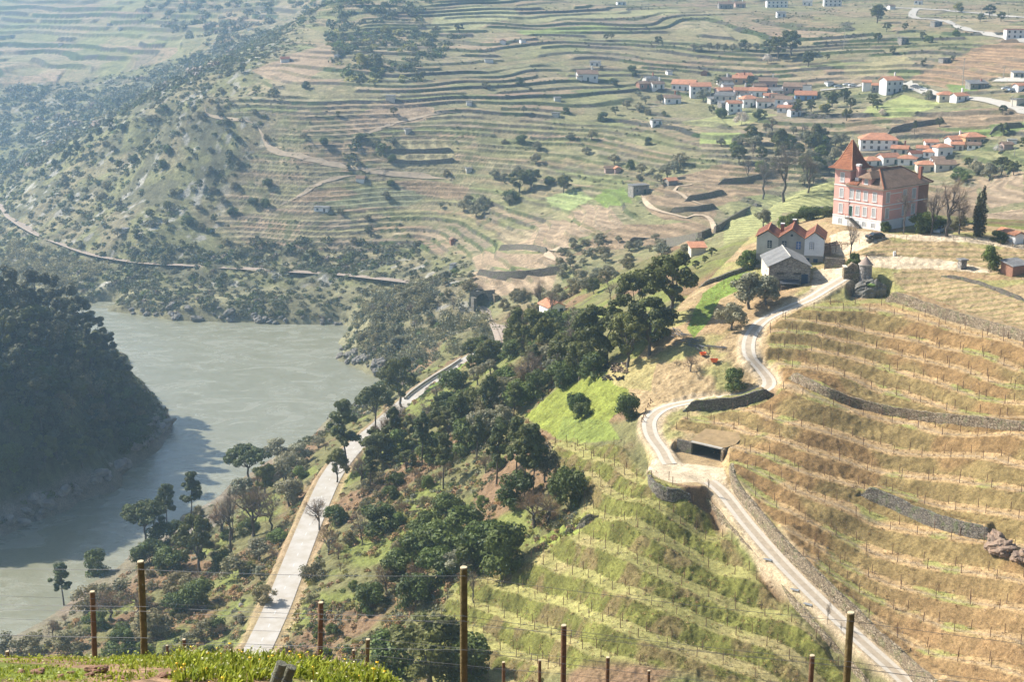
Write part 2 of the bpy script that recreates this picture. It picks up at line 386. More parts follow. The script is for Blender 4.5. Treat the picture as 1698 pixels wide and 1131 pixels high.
def height(x, y):
    """final ground height and the masks that go with it"""
    zb = base_z(x, y)
    a, l = x / y, np.log(y)
    z = zb.copy()
    M = {}
    far = sst(500, 540, y) * (x / y < 0.5)
    # near terraces
    mB = np.zeros_like(z); mG = np.zeros_like(z)
    sel = (y > 150) & (y < 350)
    mB[sel] = soft_in(x[sel], y[sel], BROWN_W, 1.2)
    mG[sel] = soft_in(x[sel], y[sel], GREENT_W, 1.6)
    tb = samp(TB, a, l) + 0.10 * (fbm(x / 9, y / 9, 31, 2) - 0.5)
    tg = samp(TG, a, l) + 0.14 * (fbm(x / 7, y / 7, 33, 2) - 0.5)
    fB = tb - np.floor(tb); fG = tg - np.floor(tg)
    # height lost over one terrace, measured on the smooth ground
    e = 0.5
    slope = np.hypot(base_z(x + e, y) - base_z(x - e, y), base_z(x, y + e) - base_z(x, y - e)) / (2 * e)
    gB = np.hypot(samp(TB, (x + e) / y, l) - samp(TB, (x - e) / y, l), samp(TB, x / (y + e), np.log(y + e)) - samp(TB, x / (y - e), np.log(y - e))) / (2 * e)
    gG = np.hypot(samp(TG, (x + e) / y, l) - samp(TG, (x - e) / y, l), samp(TG, x / (y + e), np.log(y + e)) - samp(TG, x / (y - e), np.log(y - e))) / (2 * e)
    dB = np.clip(slope / np.maximum(gB, 0.02), 0.5, 3.6)
    dG = np.clip(slope / np.maximum(gG, 0.02), 0.5, 3.4)
    z = z + mB * dB * (fB - terr_profile(fB, 0.52)) + mG * dG * (fG - terr_profile(fG, 0.50))
    M['rB'] = mB * sst(0.45, 0.54, fB); M['rG'] = mG * sst(0.46, 0.56, fG)
    M['mB'], M['mG'], M['tb'], M['tg'] = mB, mG, tb, tg
    # far terraces
    u, v = proj(x, y, zb)
    sc = scrub_amount(u, v)
    # the farthest hill on the left is terraced except for its wooded foot
    left = (y > 1250) & (u < 640)
    sc = np.where(left, sst(150, 175, v + 12 * np.sin(u / 40)), sc)
    ft = far_T(x, y, zb)
    ff = 1 - (ft - np.floor(ft))          # going downhill
    step = 2.05 + 3.2 * sst(1150, 1300, y)
    mF = far * (1 - sc) * (v < 470)
    kk = np.floor(ft)
    keep = sst(0.25, 0.31, vnoise(x / 26 + 7.7 * kk, y / 80 + 3.1 * kk, 78))
    mF = mF * sst(0.36, 0.46, fbm(x / 60, y / 60, 77, 2) + 0.17) * (0.12 + 0.88 * keep) * (0.65 + 0.5 * _hash(kk, kk * 0 + 4, 79))
    sl = np.clip(slope * 9, 0.0, 1)
    z = z + mF * step * 0.95 * (ff - terr_profile(ff, 0.17)) * sl
    M['rF'] = mF * sst(0.76, 0.83, ff) * sl; M['mF'] = mF; M['ft'] = ft; M['sc'] = sc; M['far'] = far; M['u'] = u; M['v'] = v
    # roughness of the ground
    rough = np.where(y > 500, 0.5, 0.16)
    wild = np.clip(1 - mB - mG, 0, 1)
    z = z + wild * (far * sc * 3.2 * (fbm(x / 16, y / 16, 41, 4) - 0.5))
    nearwild = wild * (1 - far) * sst(46, 120, y) * sst(0.5, 4.0, zb)
    M['nearwild'] = nearwild
    # retaining walls carry the ground behind them
    for nm, (pts, h) in WALLW.items():
        bb = (x > pts[:, 0].min() - 8) & (x < pts[:, 0].max() + 8) & (y > pts[:, 1].min() - 8) & (y < pts[:, 1].max() + 8)
        if not bb.any():
            continue
        d, par, side = polydist(x[bb], y[bb], pts)
        mid = len(pts) // 2
        tx, ty = pts[mid + 1][0] - pts[mid][0], pts[mid + 1][1] - pts[mid][1]
        nx, ny = -ty, tx
        nrm = math.hypot(nx, ny)
        up = 1 if base_z(np.array([pts[mid][0] + 3 * nx / nrm]), np.array([pts[mid][1] + 3 * ny / nrm]))[0] > pts[mid][2] else -1
        if nm in ("bend", "platform", "edge"):
            up = {"bend": 1, "platform": 1, "edge": 1}[nm]
        sd = d * side * up
        zf = np.interp(par, np.arange(len(pts)), pts[:, 2])
        endf = sst(0, 3, par) * sst(0, 3, len(pts) - 1 - par)
        zz = z[bb]
        top = zf + h * endf
        w = sst(7.5, 1.0, sd) * (sd > 0.22)
        inside = (d < 7.9) & (par > 0.02) & (par < len(pts) - 1.02)
        zz = np.where(inside & (sd > 0.22), np.maximum(zz, zz + (top - zz) * w), zz)
        zz = np.where(inside & (sd <= 0.22) & (sd > -2.5), np.minimum(zz, zz + (zf - zz) * sst(2.5, 0.3, -sd)), zz)
        z[bb] = zz
    # flat pads
    for poly, pzv, fade in PADS:
        xs = [p[0] for p in poly]; ys_ = [p[1] for p in poly]
        bb = (x > min(xs) - fade) & (x < max(xs) + fade) & (y > min(ys_) - fade) & (y < max(ys_) + fade)
        if not bb.any():
            continue
        ins = inpoly(x[bb], y[bb], poly)
        d, _, _ = polydist(x[bb], y[bb], poly + [poly[0]])
        w = np.where(ins, 1.0, sst(fade, 0, d))
        z[bb] = z[bb] * (1 - w) + pzv * w
    # road and track benches
    for pts, hw, fade, key in ((ROAD, 3.4, 3.0, 'road'), (TRACK, 1.7, 1.3, 'track')):
        M[key] = np.full(z.shape, 99.0)
        bb = (x > pts[:, 0].min() - 9) & (x < pts[:, 0].max() + 9) & (y > pts[:, 1].min() - 9) & (y < pts[:, 1].max() + 9)
        if not bb.any():
            continue
        d, par, _ = polydist(x[bb], y[bb], pts)
        zf = np.interp(par, np.arange(len(pts)), pts[:, 2])
        w = sst(hw + fade, hw, d)
        z[bb] = z[bb] * (1 - w) + zf * w
        M[key][bb] = d
    flat = np.minimum(sst(1.4, 2.6, M['track']), sst(3.0, 5.0, M['road']))
    tuft = fbm(x / 0.9, y / 0.9, 51, 3) - 0.5
    big = fbm(x / 5, y / 5, 53, 3) - 0.5
    inpad = np.ones_like(z)
    for poly, pzv, fade in PADS:
        inpad = np.where(inpoly(x, y, poly), 0.08, inpad)
    z = z + flat * inpad * sst(46, 120, y) * (1 - far) * ((0.14 + 0.20 * M['rB'] + 0.45 * M['rG']) * tuft * 1.5 + 0.35 * M['rG'] * big + nearwild * (np.where(zb > 74, 0.2, 0.5) * tuft + np.where(zb > 74, 0.1, np.where(zb > 58, 0.35, 1.1)) * big))
    M['tuft'] = tuft; M['big'] = big; M['zb'] = zb; M['slope'] = slope
    M['flat'] = flat
    return z, M
# ------------------------------------------------------------------ mesh and material helpers
def tag(o, label=None, cat=None, group=None, kind=None):
    if label: o["label"] = label
    if cat: o["category"] = cat
    if group: o["group"] = group
    if kind: o["kind"] = kind
    return o

def np_mesh(name, verts, faces, mats=(), colors=None, smooth=False, mat_idx=None):
    """verts (N,3), faces list of equal-length index rows (array) or list of lists"""
    me = bpy.data.meshes.new(name)
    verts = np.asarray(verts, np.float32)
    if isinstance(faces, np.ndarray):
        k = faces.shape[1]; nf = len(faces)
        me.vertices.add(len(verts)); me.vertices.foreach_set("co", verts.ravel())
        me.loops.add(nf * k); me.loops.foreach_set("vertex_index", faces.astype(np.int32).ravel())
        me.polygons.add(nf)
        me.polygons.foreach_set("loop_start", np.arange(0, nf * k, k, dtype=np.int32))
        try:
            me.polygons.foreach_set("loop_total", np.full(nf, k, np.int32))
        except Exception:
            pass
    else:
        me.from_pydata([tuple(map(float, p)) for p in verts], [], faces)
    for m in mats:
        me.materials.append(m)
    if mat_idx is not None:
        me.polygons.foreach_set("material_index", np.asarray(mat_idx, np.int32))
    if smooth:
        me.polygons.foreach_set("use_smooth", np.ones(len(me.polygons), bool))
    if colors is not None:
        at = me.color_attributes.new("Col", 'FLOAT_COLOR', 'POINT')
        c = np.ones((len(verts), 4), np.float32); c[:, :3] = colors
        at.data.foreach_set("color", c.ravel())
    me.update(calc_edges=True)
    return me

def link(name, me, parent=None, loc=None):
    o = bpy.data.objects.new(name, me)
    col.objects.link(o)
    if parent is not None:
        o.parent = parent
    if loc is not None:
        o.location = loc
    return o

def empty(name, loc, rz=0.0, sc=1.0):
    o = bpy.data.objects.new(name, None)
    o.empty_display_size = 0.3
    o.location = loc; o.rotation_euler = (0, 0, rz); o.scale = (sc, sc, sc)
    col.objects.link(o)
    return o

def new_mat(name):
    m = bpy.data.materials.new(name); m.use_nodes = True
    nt = m.node_tree
    b = nt.nodes["Principled BSDF"]
    return m, nt, b

def nz(nt, scale, detail=4.0, rough=0.6, coord=None):
    n = nt.nodes.new("ShaderNodeTexNoise")
    n.inputs["Scale"].default_value = scale
    n.inputs["Detail"].default_value = detail
    n.inputs["Roughness"].default_value = rough
    if coord is not None:
        nt.links.new(coord, n.inputs["Vector"])
    return n

def mrange(nt, src, a, b, c, d):
    n = nt.nodes.new("ShaderNodeMapRange")
    n.inputs[1].default_value, n.inputs[2].default_value, n.inputs[3].default_value, n.inputs[4].default_value = a, b, c, d
    nt.links.new(src, n.inputs[0])
    return n.outputs[0]

def mixc(nt, fac, a, b, mode='MIX'):
    n = nt.nodes.new("ShaderNodeMix"); n.data_type = 'RGBA'; n.blend_type = mode
    for s, sock in ((fac, n.inputs[0]), (a, n.inputs[6]), (b, n.inputs[7])):
        if isinstance(s, (int, float)):
            sock.default_value = s
        elif isinstance(s, tuple):
            sock.default_value = (*s, 1.0) if len(s) == 3 else s
        else:
            nt.links.new(s, sock)
    return n.outputs[2]

def mat_plain(name, color, rough=0.8, var=0.25, scale=3.0, spec=0.2, metal=0.0, bump=0.0, bscale=None, color2=None, obj_rand=0.0):
    m, nt, b = new_mat(name)
    tc = nt.nodes.new("ShaderNodeTexCoord").outputs["Object"]
    n = nz(nt, scale, 5, 0.65, tc)
    if color2 is None:
        f = mrange(nt, n.outputs[0], 0.25, 0.75, 1 - var, 1 + var)
        c = mixc(nt, 1.0, color, f, 'MULTIPLY')
    else:
        f = mrange(nt, n.outputs[0], 0.35, 0.65, 0, 1)
        c = mixc(nt, f, color, color2)
    if obj_rand:
        oi = nt.nodes.new("ShaderNodeObjectInfo")
        c = mixc(nt, 1.0, c, mrange(nt, oi.outputs["Random"], 0, 1, 1 - obj_rand, 1 + obj_rand), 'MULTIPLY')
    nt.links.new(c, b.inputs["Base Color"])
    b.inputs["Roughness"].default_value = rough
    b.inputs["Specular IOR Level"].default_value = spec
    b.inputs["Metallic"].default_value = metal
    if bump:
        n2 = nz(nt, bscale or scale * 3, 4, 0.6, tc)
        bp = nt.nodes.new("ShaderNodeBump"); bp.inputs["Strength"].default_value = bump; bp.inputs["Distance"].default_value = 0.05
        nt.links.new(n2.outputs[0], bp.inputs["Height"]); nt.links.new(bp.outputs[0], b.inputs["Normal"])
    return m

def ground_material(name, scales, bump_d):
    m, nt, b = new_mat(name)
    geo = nt.nodes.new("ShaderNodeNewGeometry").outputs["Position"]
    at = nt.nodes.new("ShaderNodeAttribute"); at.attribute_name = "Col"
    n1 = nz(nt, scales[0], 6, 0.7, geo); n2 = nz(nt, scales[1], 4, 0.65, geo)
    f = mrange(nt, n1.outputs[0], 0.25, 0.75, 0.52, 1.48)
    c = mixc(nt, 1.0, at.outputs[0], f, 'MULTIPLY')
    f2 = mrange(nt, n2.outputs[0], 0.3, 0.7, 0.75, 1.25)
    n3 = nz(nt, scales[0] * 3.3, 3, 0.6, geo)
    c = mixc(nt, 1.0, c, mrange(nt, n3.outputs[0], 0.3, 0.7, 0.58, 1.42), 'MULTIPLY')
    c = mixc(nt, 1.0, c, f2, 'MULTIPLY')
    nt.links.new(c, b.inputs["Base Color"])
    b.inputs["Roughness"].default_value = 0.95
    b.inputs["Specular IOR Level"].default_value = 0.08
    bp = nt.nodes.new("ShaderNodeBump"); bp.inputs["Strength"].default_value = 0.7; bp.inputs["Distance"].default_value = bump_d
    nt.links.new(n1.outputs[0], bp.inputs["Height"]); nt.links.new(bp.outputs[0], b.inputs["Normal"])
    return m

# ------------------------------------------------------------------ ground sheet (rows are distances, columns azimuths)
ROWS_Y = np.unique(np.concatenate([np.geomspace(4, 15, 40), np.linspace(15, 26, 90), np.geomspace(26, 48, 45), np.geomspace(48, 180, 60),
         np.linspace(180, 345, 780), np.linspace(345, 540, 360), np.linspace(540, 1150, 900), np.geomspace(1150, 1750, 230), np.geomspace(1750, 2600, 50)]))
COLS_A = np.linspace(-0.47, 0.47, 1040)
GA, GY = np.meshgrid(COLS_A, ROWS_Y)
GX = GA * GY
GZ, GM = height(GX.ravel(), GY.ravel())
GZ = GZ.reshape(GX.shape)

def ground_z(x, y):
    x = np.atleast_1d(np.asarray(x, float)); y = np.atleast_1d(np.asarray(y, float))
    a = x / y
    fa = np.clip((a - COLS_A[0]) / (COLS_A[1] - COLS_A[0]), 0, len(COLS_A) - 1.001)
    ia = fa.astype(int); ta = fa - ia
    r = np.clip(np.searchsorted(ROWS_Y, y) - 1, 0, len(ROWS_Y) - 2)
    tr = np.clip((y - ROWS_Y[r]) / (ROWS_Y[r + 1] - ROWS_Y[r]), 0, 1)
    return (GZ[r, ia] * (1 - ta) + GZ[r, ia + 1] * ta) * (1 - tr) + (GZ[r + 1, ia] * (1 - ta) + GZ[r + 1, ia + 1] * ta) * tr

def gz(x, y):
    return float(ground_z(x, y)[0])

def hit(u, v, ymin=90.0):
    """the point of the ground that this place in the photograph shows"""
    a, s = ray_as(u, v)
    ys = ROWS_Y[ROWS_Y >= ymin]
    z = ground_z(a * ys, ys)
    w = np.nonzero(z >= CAM_H - s * ys)[0]
    if not len(w):
        return (a * 1700.0, 1700.0, gz(a * 1700, 1700))
    i = w[0]
    if i == 0:
        y = ys[0]
    else:
        d0 = z[i - 1] - (CAM_H - s * ys[i - 1]); d1 = z[i] - (CAM_H - s * ys[i])
        y = ys[i - 1] + (ys[i] - ys[i - 1]) * (-d0) / (d1 - d0 + 1e-9)
    return (a * y, y, gz(a * y, y))

def mix3(c, col3, w):
    return c * (1 - w[:, None]) + np.array(col3) * w[:, None]

# field patches seen on the far hillside: outline in the photograph -> colour of the crop or soil
SOIL, SOIL2, STRAW, OLIVE, GRASS, DARKG = (0.245, 0.178, 0.112), (0.315, 0.235, 0.155), (0.33, 0.28, 0.15), (0.24, 0.25, 0.105), (0.18, 0.225, 0.07), (0.055, 0.085, 0.035)
FIELDS = [
 ([(782, 452), (925, 452), (912, 486), (808, 492), (785, 475)], SOIL2, 'v'), ([(784, 432), (800, 420), (940, 422), (945, 440), (860, 446), (790, 448)], SOIL2, ''),
 ([(835, 412), (900, 372), (935, 364), (985, 388), (945, 405), (935, 424), (905, 418), (838, 414)], SOIL2, 'd'), ([(940, 360), (975, 340), (1010, 345), (1035, 375), (1000, 385)], SOIL2, 'd'),
 ([(985, 395), (1035, 372), (1120, 372), (1175, 368), (1185, 385), (1140, 405), (1060, 408), (950, 425)], SOIL, 'h'),
 ([(1060, 325), (1120, 295), (1200, 272), (1290, 280), (1310, 300), (1270, 320), (1180, 345), (1110, 358), (1075, 350)], SOIL, 'h'),
 ([(1075, 352), (1180, 345), (1190, 352), (1180, 372), (1100, 365)], SOIL, 'h'),
 ([(1000, 318), (1035, 313), (1048, 338), (1005, 344), (985, 332)], (0.175, 0.23, 0.065), ''), ([(905, 330), (955, 315), (985, 330), (945, 352), (915, 345)], (0.27, 0.31, 0.13), 'd'),
 ([(1508, 132), (1560, 108), (1620, 80), (1698, 64), (1760, 60), (1760, 130), (1690, 128), (1640, 134), (1590, 148), (1565, 146), (1540, 140)], (0.31, 0.205, 0.12), 'h'),
 ([(1475, 210), (1520, 196), (1600, 182), (1698, 178), (1740, 190), (1690, 203), (1620, 215), (1570, 224), (1480, 222)], SOIL, 'h'),
 ([(1400, 205), (1440, 202), (1480, 222), (1440, 226), (1405, 218)], SOIL, ''),
 ([(418, 118), (470, 96), (555, 68), (570, 78), (545, 112), (500, 140), (445, 132)], SOIL2, ''), ([(572, 205), (640, 168), (720, 178), (715, 196), (640, 215), (575, 226)], SOIL2, ''),
 ([(650, 236), (745, 233), (750, 248), (655, 252)], (0.29, 0.25, 0.14), 'v'), ([(646, 257), (752, 254), (756, 266), (650, 270)], (0.29, 0.25, 0.14), 'v'), ([(640, 272), (775, 270), (770, 290), (690, 293), (630, 278)], (0.24, 0.21, 0.12), 'h'),
 ([(600, 312), (690, 318), (710, 330), (660, 345), (560, 345), (520, 330)], (0.21, 0.21, 0.12), 'h'), ([(500, 318), (560, 312), (600, 322), (560, 335), (480, 340)], SOIL, 'h'),
 ([(722, 20), (790, 8), (850, 14), (860, 24), (800, 45), (740, 55), (710, 50)], (0.30, 0.29, 0.15), ''), ([(860, 28), (1120, 14), (1130, 22), (1040, 30), (880, 36)], (0.28, 0.27, 0.14), ''),
 ([(855, 52), (1000, 42), (1010, 50), (950, 56), (870, 58)], (0.22, 0.26, 0.09), ''), ([(1440, 178), (1500, 160), (1560, 170), (1540, 186), (1480, 198), (1430, 190)], (0.29, 0.31, 0.12), ''),
 ([(1560, 190), (1600, 182), (1620, 180), (1570, 190)], GRASS, ''), ([(1400, 112), (1500, 92), (1520, 108), (1440, 128), (1400, 124)], (0.30, 0.26, 0.14), ''),
 ([(1550, 215), (1560, 214), (1690, 214), (1690, 222), (1640, 226)], GRASS, ''), ([(1640, 210), (1700, 206), (1700, 216), (1655, 222)], (0.175, 0.225, 0.08), ''),
 ([(1200, 372), (1240, 350), (1290, 330), (1385, 296), (1385, 345), (1300, 352), (1260, 385), (1200, 412)], (0.26, 0.26, 0.115), 'v'),
 ([(1130, 205), (1190, 192), (1250, 188), (1290, 192), (1240, 206), (1160, 212)], (0.29, 0.29, 0.13), ''), ([(1160, 222), (1230, 222), (1215, 240), (1160, 242)], (0.27, 0.31, 0.11), ''),
 ([(1480, 182), (1498, 178), (1512, 184), (1490, 192)], (0.22, 0.26, 0.09), ''), ([(1570, 143), (1610, 142), (1622, 152), (1580, 156)], (0.175, 0.235, 0.065), ''),
 ([(1630, 355), (1698, 345), (1698, 400), (1640, 395)], SOIL2, 'h'), ([(1620, 300), (1698, 285), (1698, 335), (1640, 345)], SOIL2, 'h'), ([(1540, 310), (1620, 310), (1620, 380), (1540, 350)], SOIL, 'h'),
 ([(640, 300), (700, 298), (780, 312), (770, 335), (700, 325)], SOIL, 'h'), ([(820, 395), (840, 385), (890, 380), (880, 395), (840, 410)], (0.26, 0.21, 0.13), 'v'),
]
def ground_colour(x, y, M):
    n = len(x)
    u, v = M['u'], M['v']
    wob = (fbm(x / 7, y / 7, 101, 2) - 0.5)
    fine = fbm(x / 1.6, y / 1.6, 103, 3)
    med = fbm(x / 14, y / 14, 105, 3)
    big = fbm(x / 45, y / 45, 107, 3)
    # far hillside
    k = np.floor(M['ft'])
    cell = np.floor((x + 23 * _hash(k, k * 0, 3)) / (26 + 30 * _hash(k, k * 0 + 2, 5)) + 0.5 * wob)
    h = _hash(cell, k, 11)
    pal = np.array([(0.225, 0.205, 0.115), (0.27, 0.225, 0.145), SOIL, (0.205, 0.20, 0.095), (0.265, 0.19, 0.13), (0.21, 0.172, 0.12), SOIL2, (0.185, 0.20, 0.085)])
    c = pal[np.clip((h * 8).astype(int), 0, 7)]
    warm = sst(0.45, 0.6, big)[:, None]
    c = c * (1 - 0.25) + 0.25 * (np.array((0.25, 0.24, 0.115)) * (1 - warm) + np.array((0.30, 0.225, 0.14)) * warm)
    c = c * (0.72 + 0.56 * fine[:, None])
    c = mix3(c, (0.12, 0.125, 0.06), 0.75 * sst(0.60, 0.66, fbm(x / 4.5, y / 4.5, 115, 3)))
    riser = np.array((0.085, 0.078, 0.06)) * (0.5 + 1.0 * fine[:, None])  # stone tone with the shade on terrace walls mixed into the colour
    grisr = np.array((0.07, 0.083, 0.036)) * (0.5 + 1.0 * fine[:, None])
    pick = sst(0.45, 0.55, med)[:, None]
    riser = riser * (1 - pick) + grisr * pick
    scr = np.array((0.118, 0.112, 0.066)) * (1 - pick) + np.array((0.165, 0.160, 0.078)) * pick
    scr = mix3(scr, (0.235, 0.195, 0.12), 0.6 * sst(0.55, 0.68, fbm(x / 22, y / 22, 111, 3)))
    scr = mix3(scr, (0.30, 0.285, 0.25), 0.8 * sst(0.66, 0.74, fbm(x / 6, y / 6, 113, 3)))
    scr = scr * (0.6 + 0.8 * fine[:, None])
    nf = (1 - M['mF'])[:, None] * (1 - M['sc'])[:, None]
    gr = np.array((0.205, 0.19, 0.095)) * (0.6 + 0.8 * med[:, None])
    c = c * (1 - 0.6 * nf) + gr * 0.6 * nf
    c = c * (1 - M['sc'][:, None]) + scr * M['sc'][:, None]
    c = mix3(c, (0, 0, 0), M['rF']) + riser * M['rF'][:, None]
    wu, wv = u + 5 * wob, v + 3 * wob
    for poly, cc, stripe in FIELDS:
        ins = inpoly(wu, wv, poly) & ((y > 370))
        if not ins.any():
            continue
        cc = np.array(cc)
        t = np.ones(ins.sum())
        if stripe == 'v':
            t = 1 + 0.20 * np.sign(np.sin((x[ins] + 0.35 * y[ins]) / (0.9 if y[ins].mean() > 500 else 0.5)))
        elif stripe == 'd':
            t = 1 + 0.16 * np.sin((x[ins] * 0.8 + y[ins] * 0.5) / 1.0)
        elif stripe == 'h':
            t = 1 + 0.24 * np.sin((M['zb'][ins] + 0.6 * wob[ins]) * 2 * math.pi / 1.25)
        rf = M['rF'][ins][:, None] * 0.6
        c[ins] = (cc * (t * (0.85 + 0.3 * fine[ins]))[:, None]) * (1 - rf) + riser[ins] * rf
    # reed and rock banks by the water
    zb = M['zb']
    bank = (y > 480) * sst(24, 10, zb) * sst(470, 480, v)
    c = c * (1 - bank[:, None]) + (np.array((0.19, 0.175, 0.10)) * (0.55 + 0.9 * med[:, None])) * bank[:, None]
    # near hill, outside the vineyards
    dry = np.array((0.335, 0.245, 0.135)); earth = np.array((0.30, 0.195, 0.105)); grass = np.array((0.17, 0.19, 0.05)); moss = np.array((0.145, 0.135, 0.06)); brack = np.array((0.20, 0.125, 0.075))
    nearc = np.broadcast_to(moss, c.shape) * (0.65 + 0.7 * fine[:, None])
    nearc = mix3(nearc, grass, 0.75 * sst(0.5, 0.66, fbm(x / 11, y / 11, 121, 3)))
    nearc = mix3(nearc, brack, 0.9 * sst(0.52, 0.66, fbm(x / 17, y / 17, 123, 3)))
    straw_zone = [([(1085, 560), (1130, 500), (1200, 440), (1250, 385), (1395, 340), (1395, 350), (1700, 380), (2100, 430), (2100, 760), (1270, 640), (1250, 660), (1110, 680), (1060, 700), (1040, 660), (1020, 620), (1060, 590)], 1.0), ([(1060, 690), (1210, 660), (1260, 690), (1250, 800), (1180, 830), (1080, 800)], 1.0)]
    for poly, w in straw_zone:
        ins = inpoly(wu, wv, poly) & (y < 420)
        nearc[ins] = dry * (0.75 + 0.5 * fine[ins][:, None])
        g = sst(0.53, 0.68, med[ins]) * 0.55
        nearc[ins] = mix3(nearc[ins], earth, g)
        g = sst(0.56, 0.72, fbm(x[ins] / 8, y[ins] / 8, 131, 3)) * 0.6
        nearc[ins] = mix3(nearc[ins], (0.24, 0.26, 0.08), g)
    for poly, cc in (([(870, 690), (930, 640), (985, 622), (1040, 640), (1050, 672), (1020, 688), (1000, 712), (930, 730), (905, 715)], (0.19, 0.212, 0.045)), ([(1140, 545), (1165, 485), (1225, 448), (1262, 455), (1235, 475), (1195, 495), (1180, 530), (1150, 560)], (0.155, 0.21, 0.045)), ([(935, 690), (1010, 700), (1030, 730), (960, 735), (920, 728)], (0.17, 0.20, 0.05)), ([(1000, 600), (1090, 590), (1080, 650), (1020, 640)], (0.30, 0.25, 0.11)), ([(650, 690), (680, 660), (772, 592), (780, 600), (700, 660), (640, 705)], (0.16, 0.22, 0.045)), ([(880, 900), (960, 860), (1000, 850), (990, 890), (940, 905)], (0.22, 0.25, 0.06))):
        ins = inpoly(wu, wv, poly) & (y < 480)
        nearc[ins] = np.array(cc) * (0.7 + 0.6 * fine[ins][:, None])
    # tilled garden on the plateau: rows of tufts
    gard = inpoly(u, v, [(1420, 412), (1520, 400), (1700, 420), (2050, 470), (2050, 520), (1640, 456), (1500, 440), (1440, 428)]) | inpoly(u, v, [(1480, 452), (1540, 448), (1640, 478), (2050, 590), (2050, 670), (1600, 520), (1500, 480)])
    t = np.clip(np.sin(y * 2.6 + 0.5 * x) * 1.5 * vnoise(x * 1.4, y * 1.4, 9), -0.2, 1)
    nearc[gard] = mix3(dry * np.ones((gard.sum(), 1)) * (0.8 + 0.4 * fine[gard][:, None]), (0.19, 0.17, 0.07), 0.75 * np.clip(t[gard] * 1.8, 0, 1))
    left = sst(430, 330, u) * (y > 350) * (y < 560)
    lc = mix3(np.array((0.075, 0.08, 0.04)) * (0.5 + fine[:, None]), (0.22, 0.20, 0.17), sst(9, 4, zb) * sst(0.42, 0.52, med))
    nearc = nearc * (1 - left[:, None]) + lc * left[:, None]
    bank2 = sst(5, 1.5, zb) * (y < 560)
    nearc = mix3(nearc, (0.20, 0.17, 0.13), bank2 * 0.7)
    f = sst(480, 540, y)
    f = np.where((M['zb'] > 55) & (x > 50), sst(370, 400, y), f)
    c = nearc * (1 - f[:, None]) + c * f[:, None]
    # vineyards
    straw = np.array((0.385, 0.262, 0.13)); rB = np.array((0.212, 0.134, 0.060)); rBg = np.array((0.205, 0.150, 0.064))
    tb, tg = M['tb'], M['tg']
    fb = tb - np.floor(tb)
    vb = straw * (0.72 + 0.55 * fine[:, None])
    vb = mix3(vb, (0.225, 0.25, 0.07), 0.75 * sst(0.56, 0.68, fbm(x / 6 + 40, y / 6, 141, 3)))
    vb = mix3(vb, (0.29, 0.225, 0.15), 0.7 * np.exp(-((fb - 0.30) / 0.07) ** 2))
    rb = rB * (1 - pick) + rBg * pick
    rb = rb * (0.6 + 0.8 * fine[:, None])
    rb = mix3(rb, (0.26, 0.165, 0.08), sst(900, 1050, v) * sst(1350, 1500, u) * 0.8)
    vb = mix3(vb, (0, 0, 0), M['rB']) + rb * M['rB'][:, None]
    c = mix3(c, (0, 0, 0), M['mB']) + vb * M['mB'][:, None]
    fg = tg - np.floor(tg)
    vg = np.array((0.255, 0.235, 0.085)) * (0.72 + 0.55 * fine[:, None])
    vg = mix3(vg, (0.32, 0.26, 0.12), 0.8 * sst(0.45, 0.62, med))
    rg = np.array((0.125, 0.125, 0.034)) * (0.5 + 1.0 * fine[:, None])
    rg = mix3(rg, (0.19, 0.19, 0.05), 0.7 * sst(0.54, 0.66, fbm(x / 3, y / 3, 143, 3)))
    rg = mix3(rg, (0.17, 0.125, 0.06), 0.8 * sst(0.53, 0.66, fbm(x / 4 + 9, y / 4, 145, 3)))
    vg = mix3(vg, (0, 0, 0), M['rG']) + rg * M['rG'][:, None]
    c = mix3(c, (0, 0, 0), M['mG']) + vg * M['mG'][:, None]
    # worn earth beside the road, the track and the yard
    sh = sst(6.2, 4.2, M['road'] + 2.5 * wob)
    c = mix3(c, (0.33, 0.24, 0.14), sh * 0.8)
    tr = sst(3.0, 1.9, M['track'] + 1.2 * wob)
    c = mix3(c, (0.46, 0.36, 0.235), tr)
    for poly in ([(1070, 788), (1080, 768), (1110, 762), (1200, 764), (1206, 792), (1180, 808), (1120, 812), (1085, 803)], [(1342, 482), (1350, 450), (1380, 440), (1420, 440), (1400, 462), (1372, 482), (1345, 498)], [(1375, 392), (1440, 386), (1560, 388), (1698, 402), (1740, 408), (1740, 418), (1600, 402), (1480, 396), (1400, 425), (1380, 420)], [(1400, 425), (1500, 425), (1560, 430), (1640, 446), (1640, 452), (1540, 446), (1480, 446), (1430, 440)]):
        ins = inpoly(wu, wv, poly) & (y < 420)
        c[ins] = np.array((0.52, 0.42, 0.29)) * (0.8 + 0.4 * fine[ins][:, None])
    # camera bank
    fb_ = sst(60, 40, y)
    bankc = mix3(np.array((0.15, 0.18, 0.04)) * (0.5 + fine[:, None]), (0.24, 0.155, 0.095), sst(0.28, 0.42, fbm(x / 0.8, y / 0.8, 151, 3)))
    c = c * (1 - fb_[:, None]) + bankc * fb_[:, None]
    return np.clip(c, 0.01, 0.8)

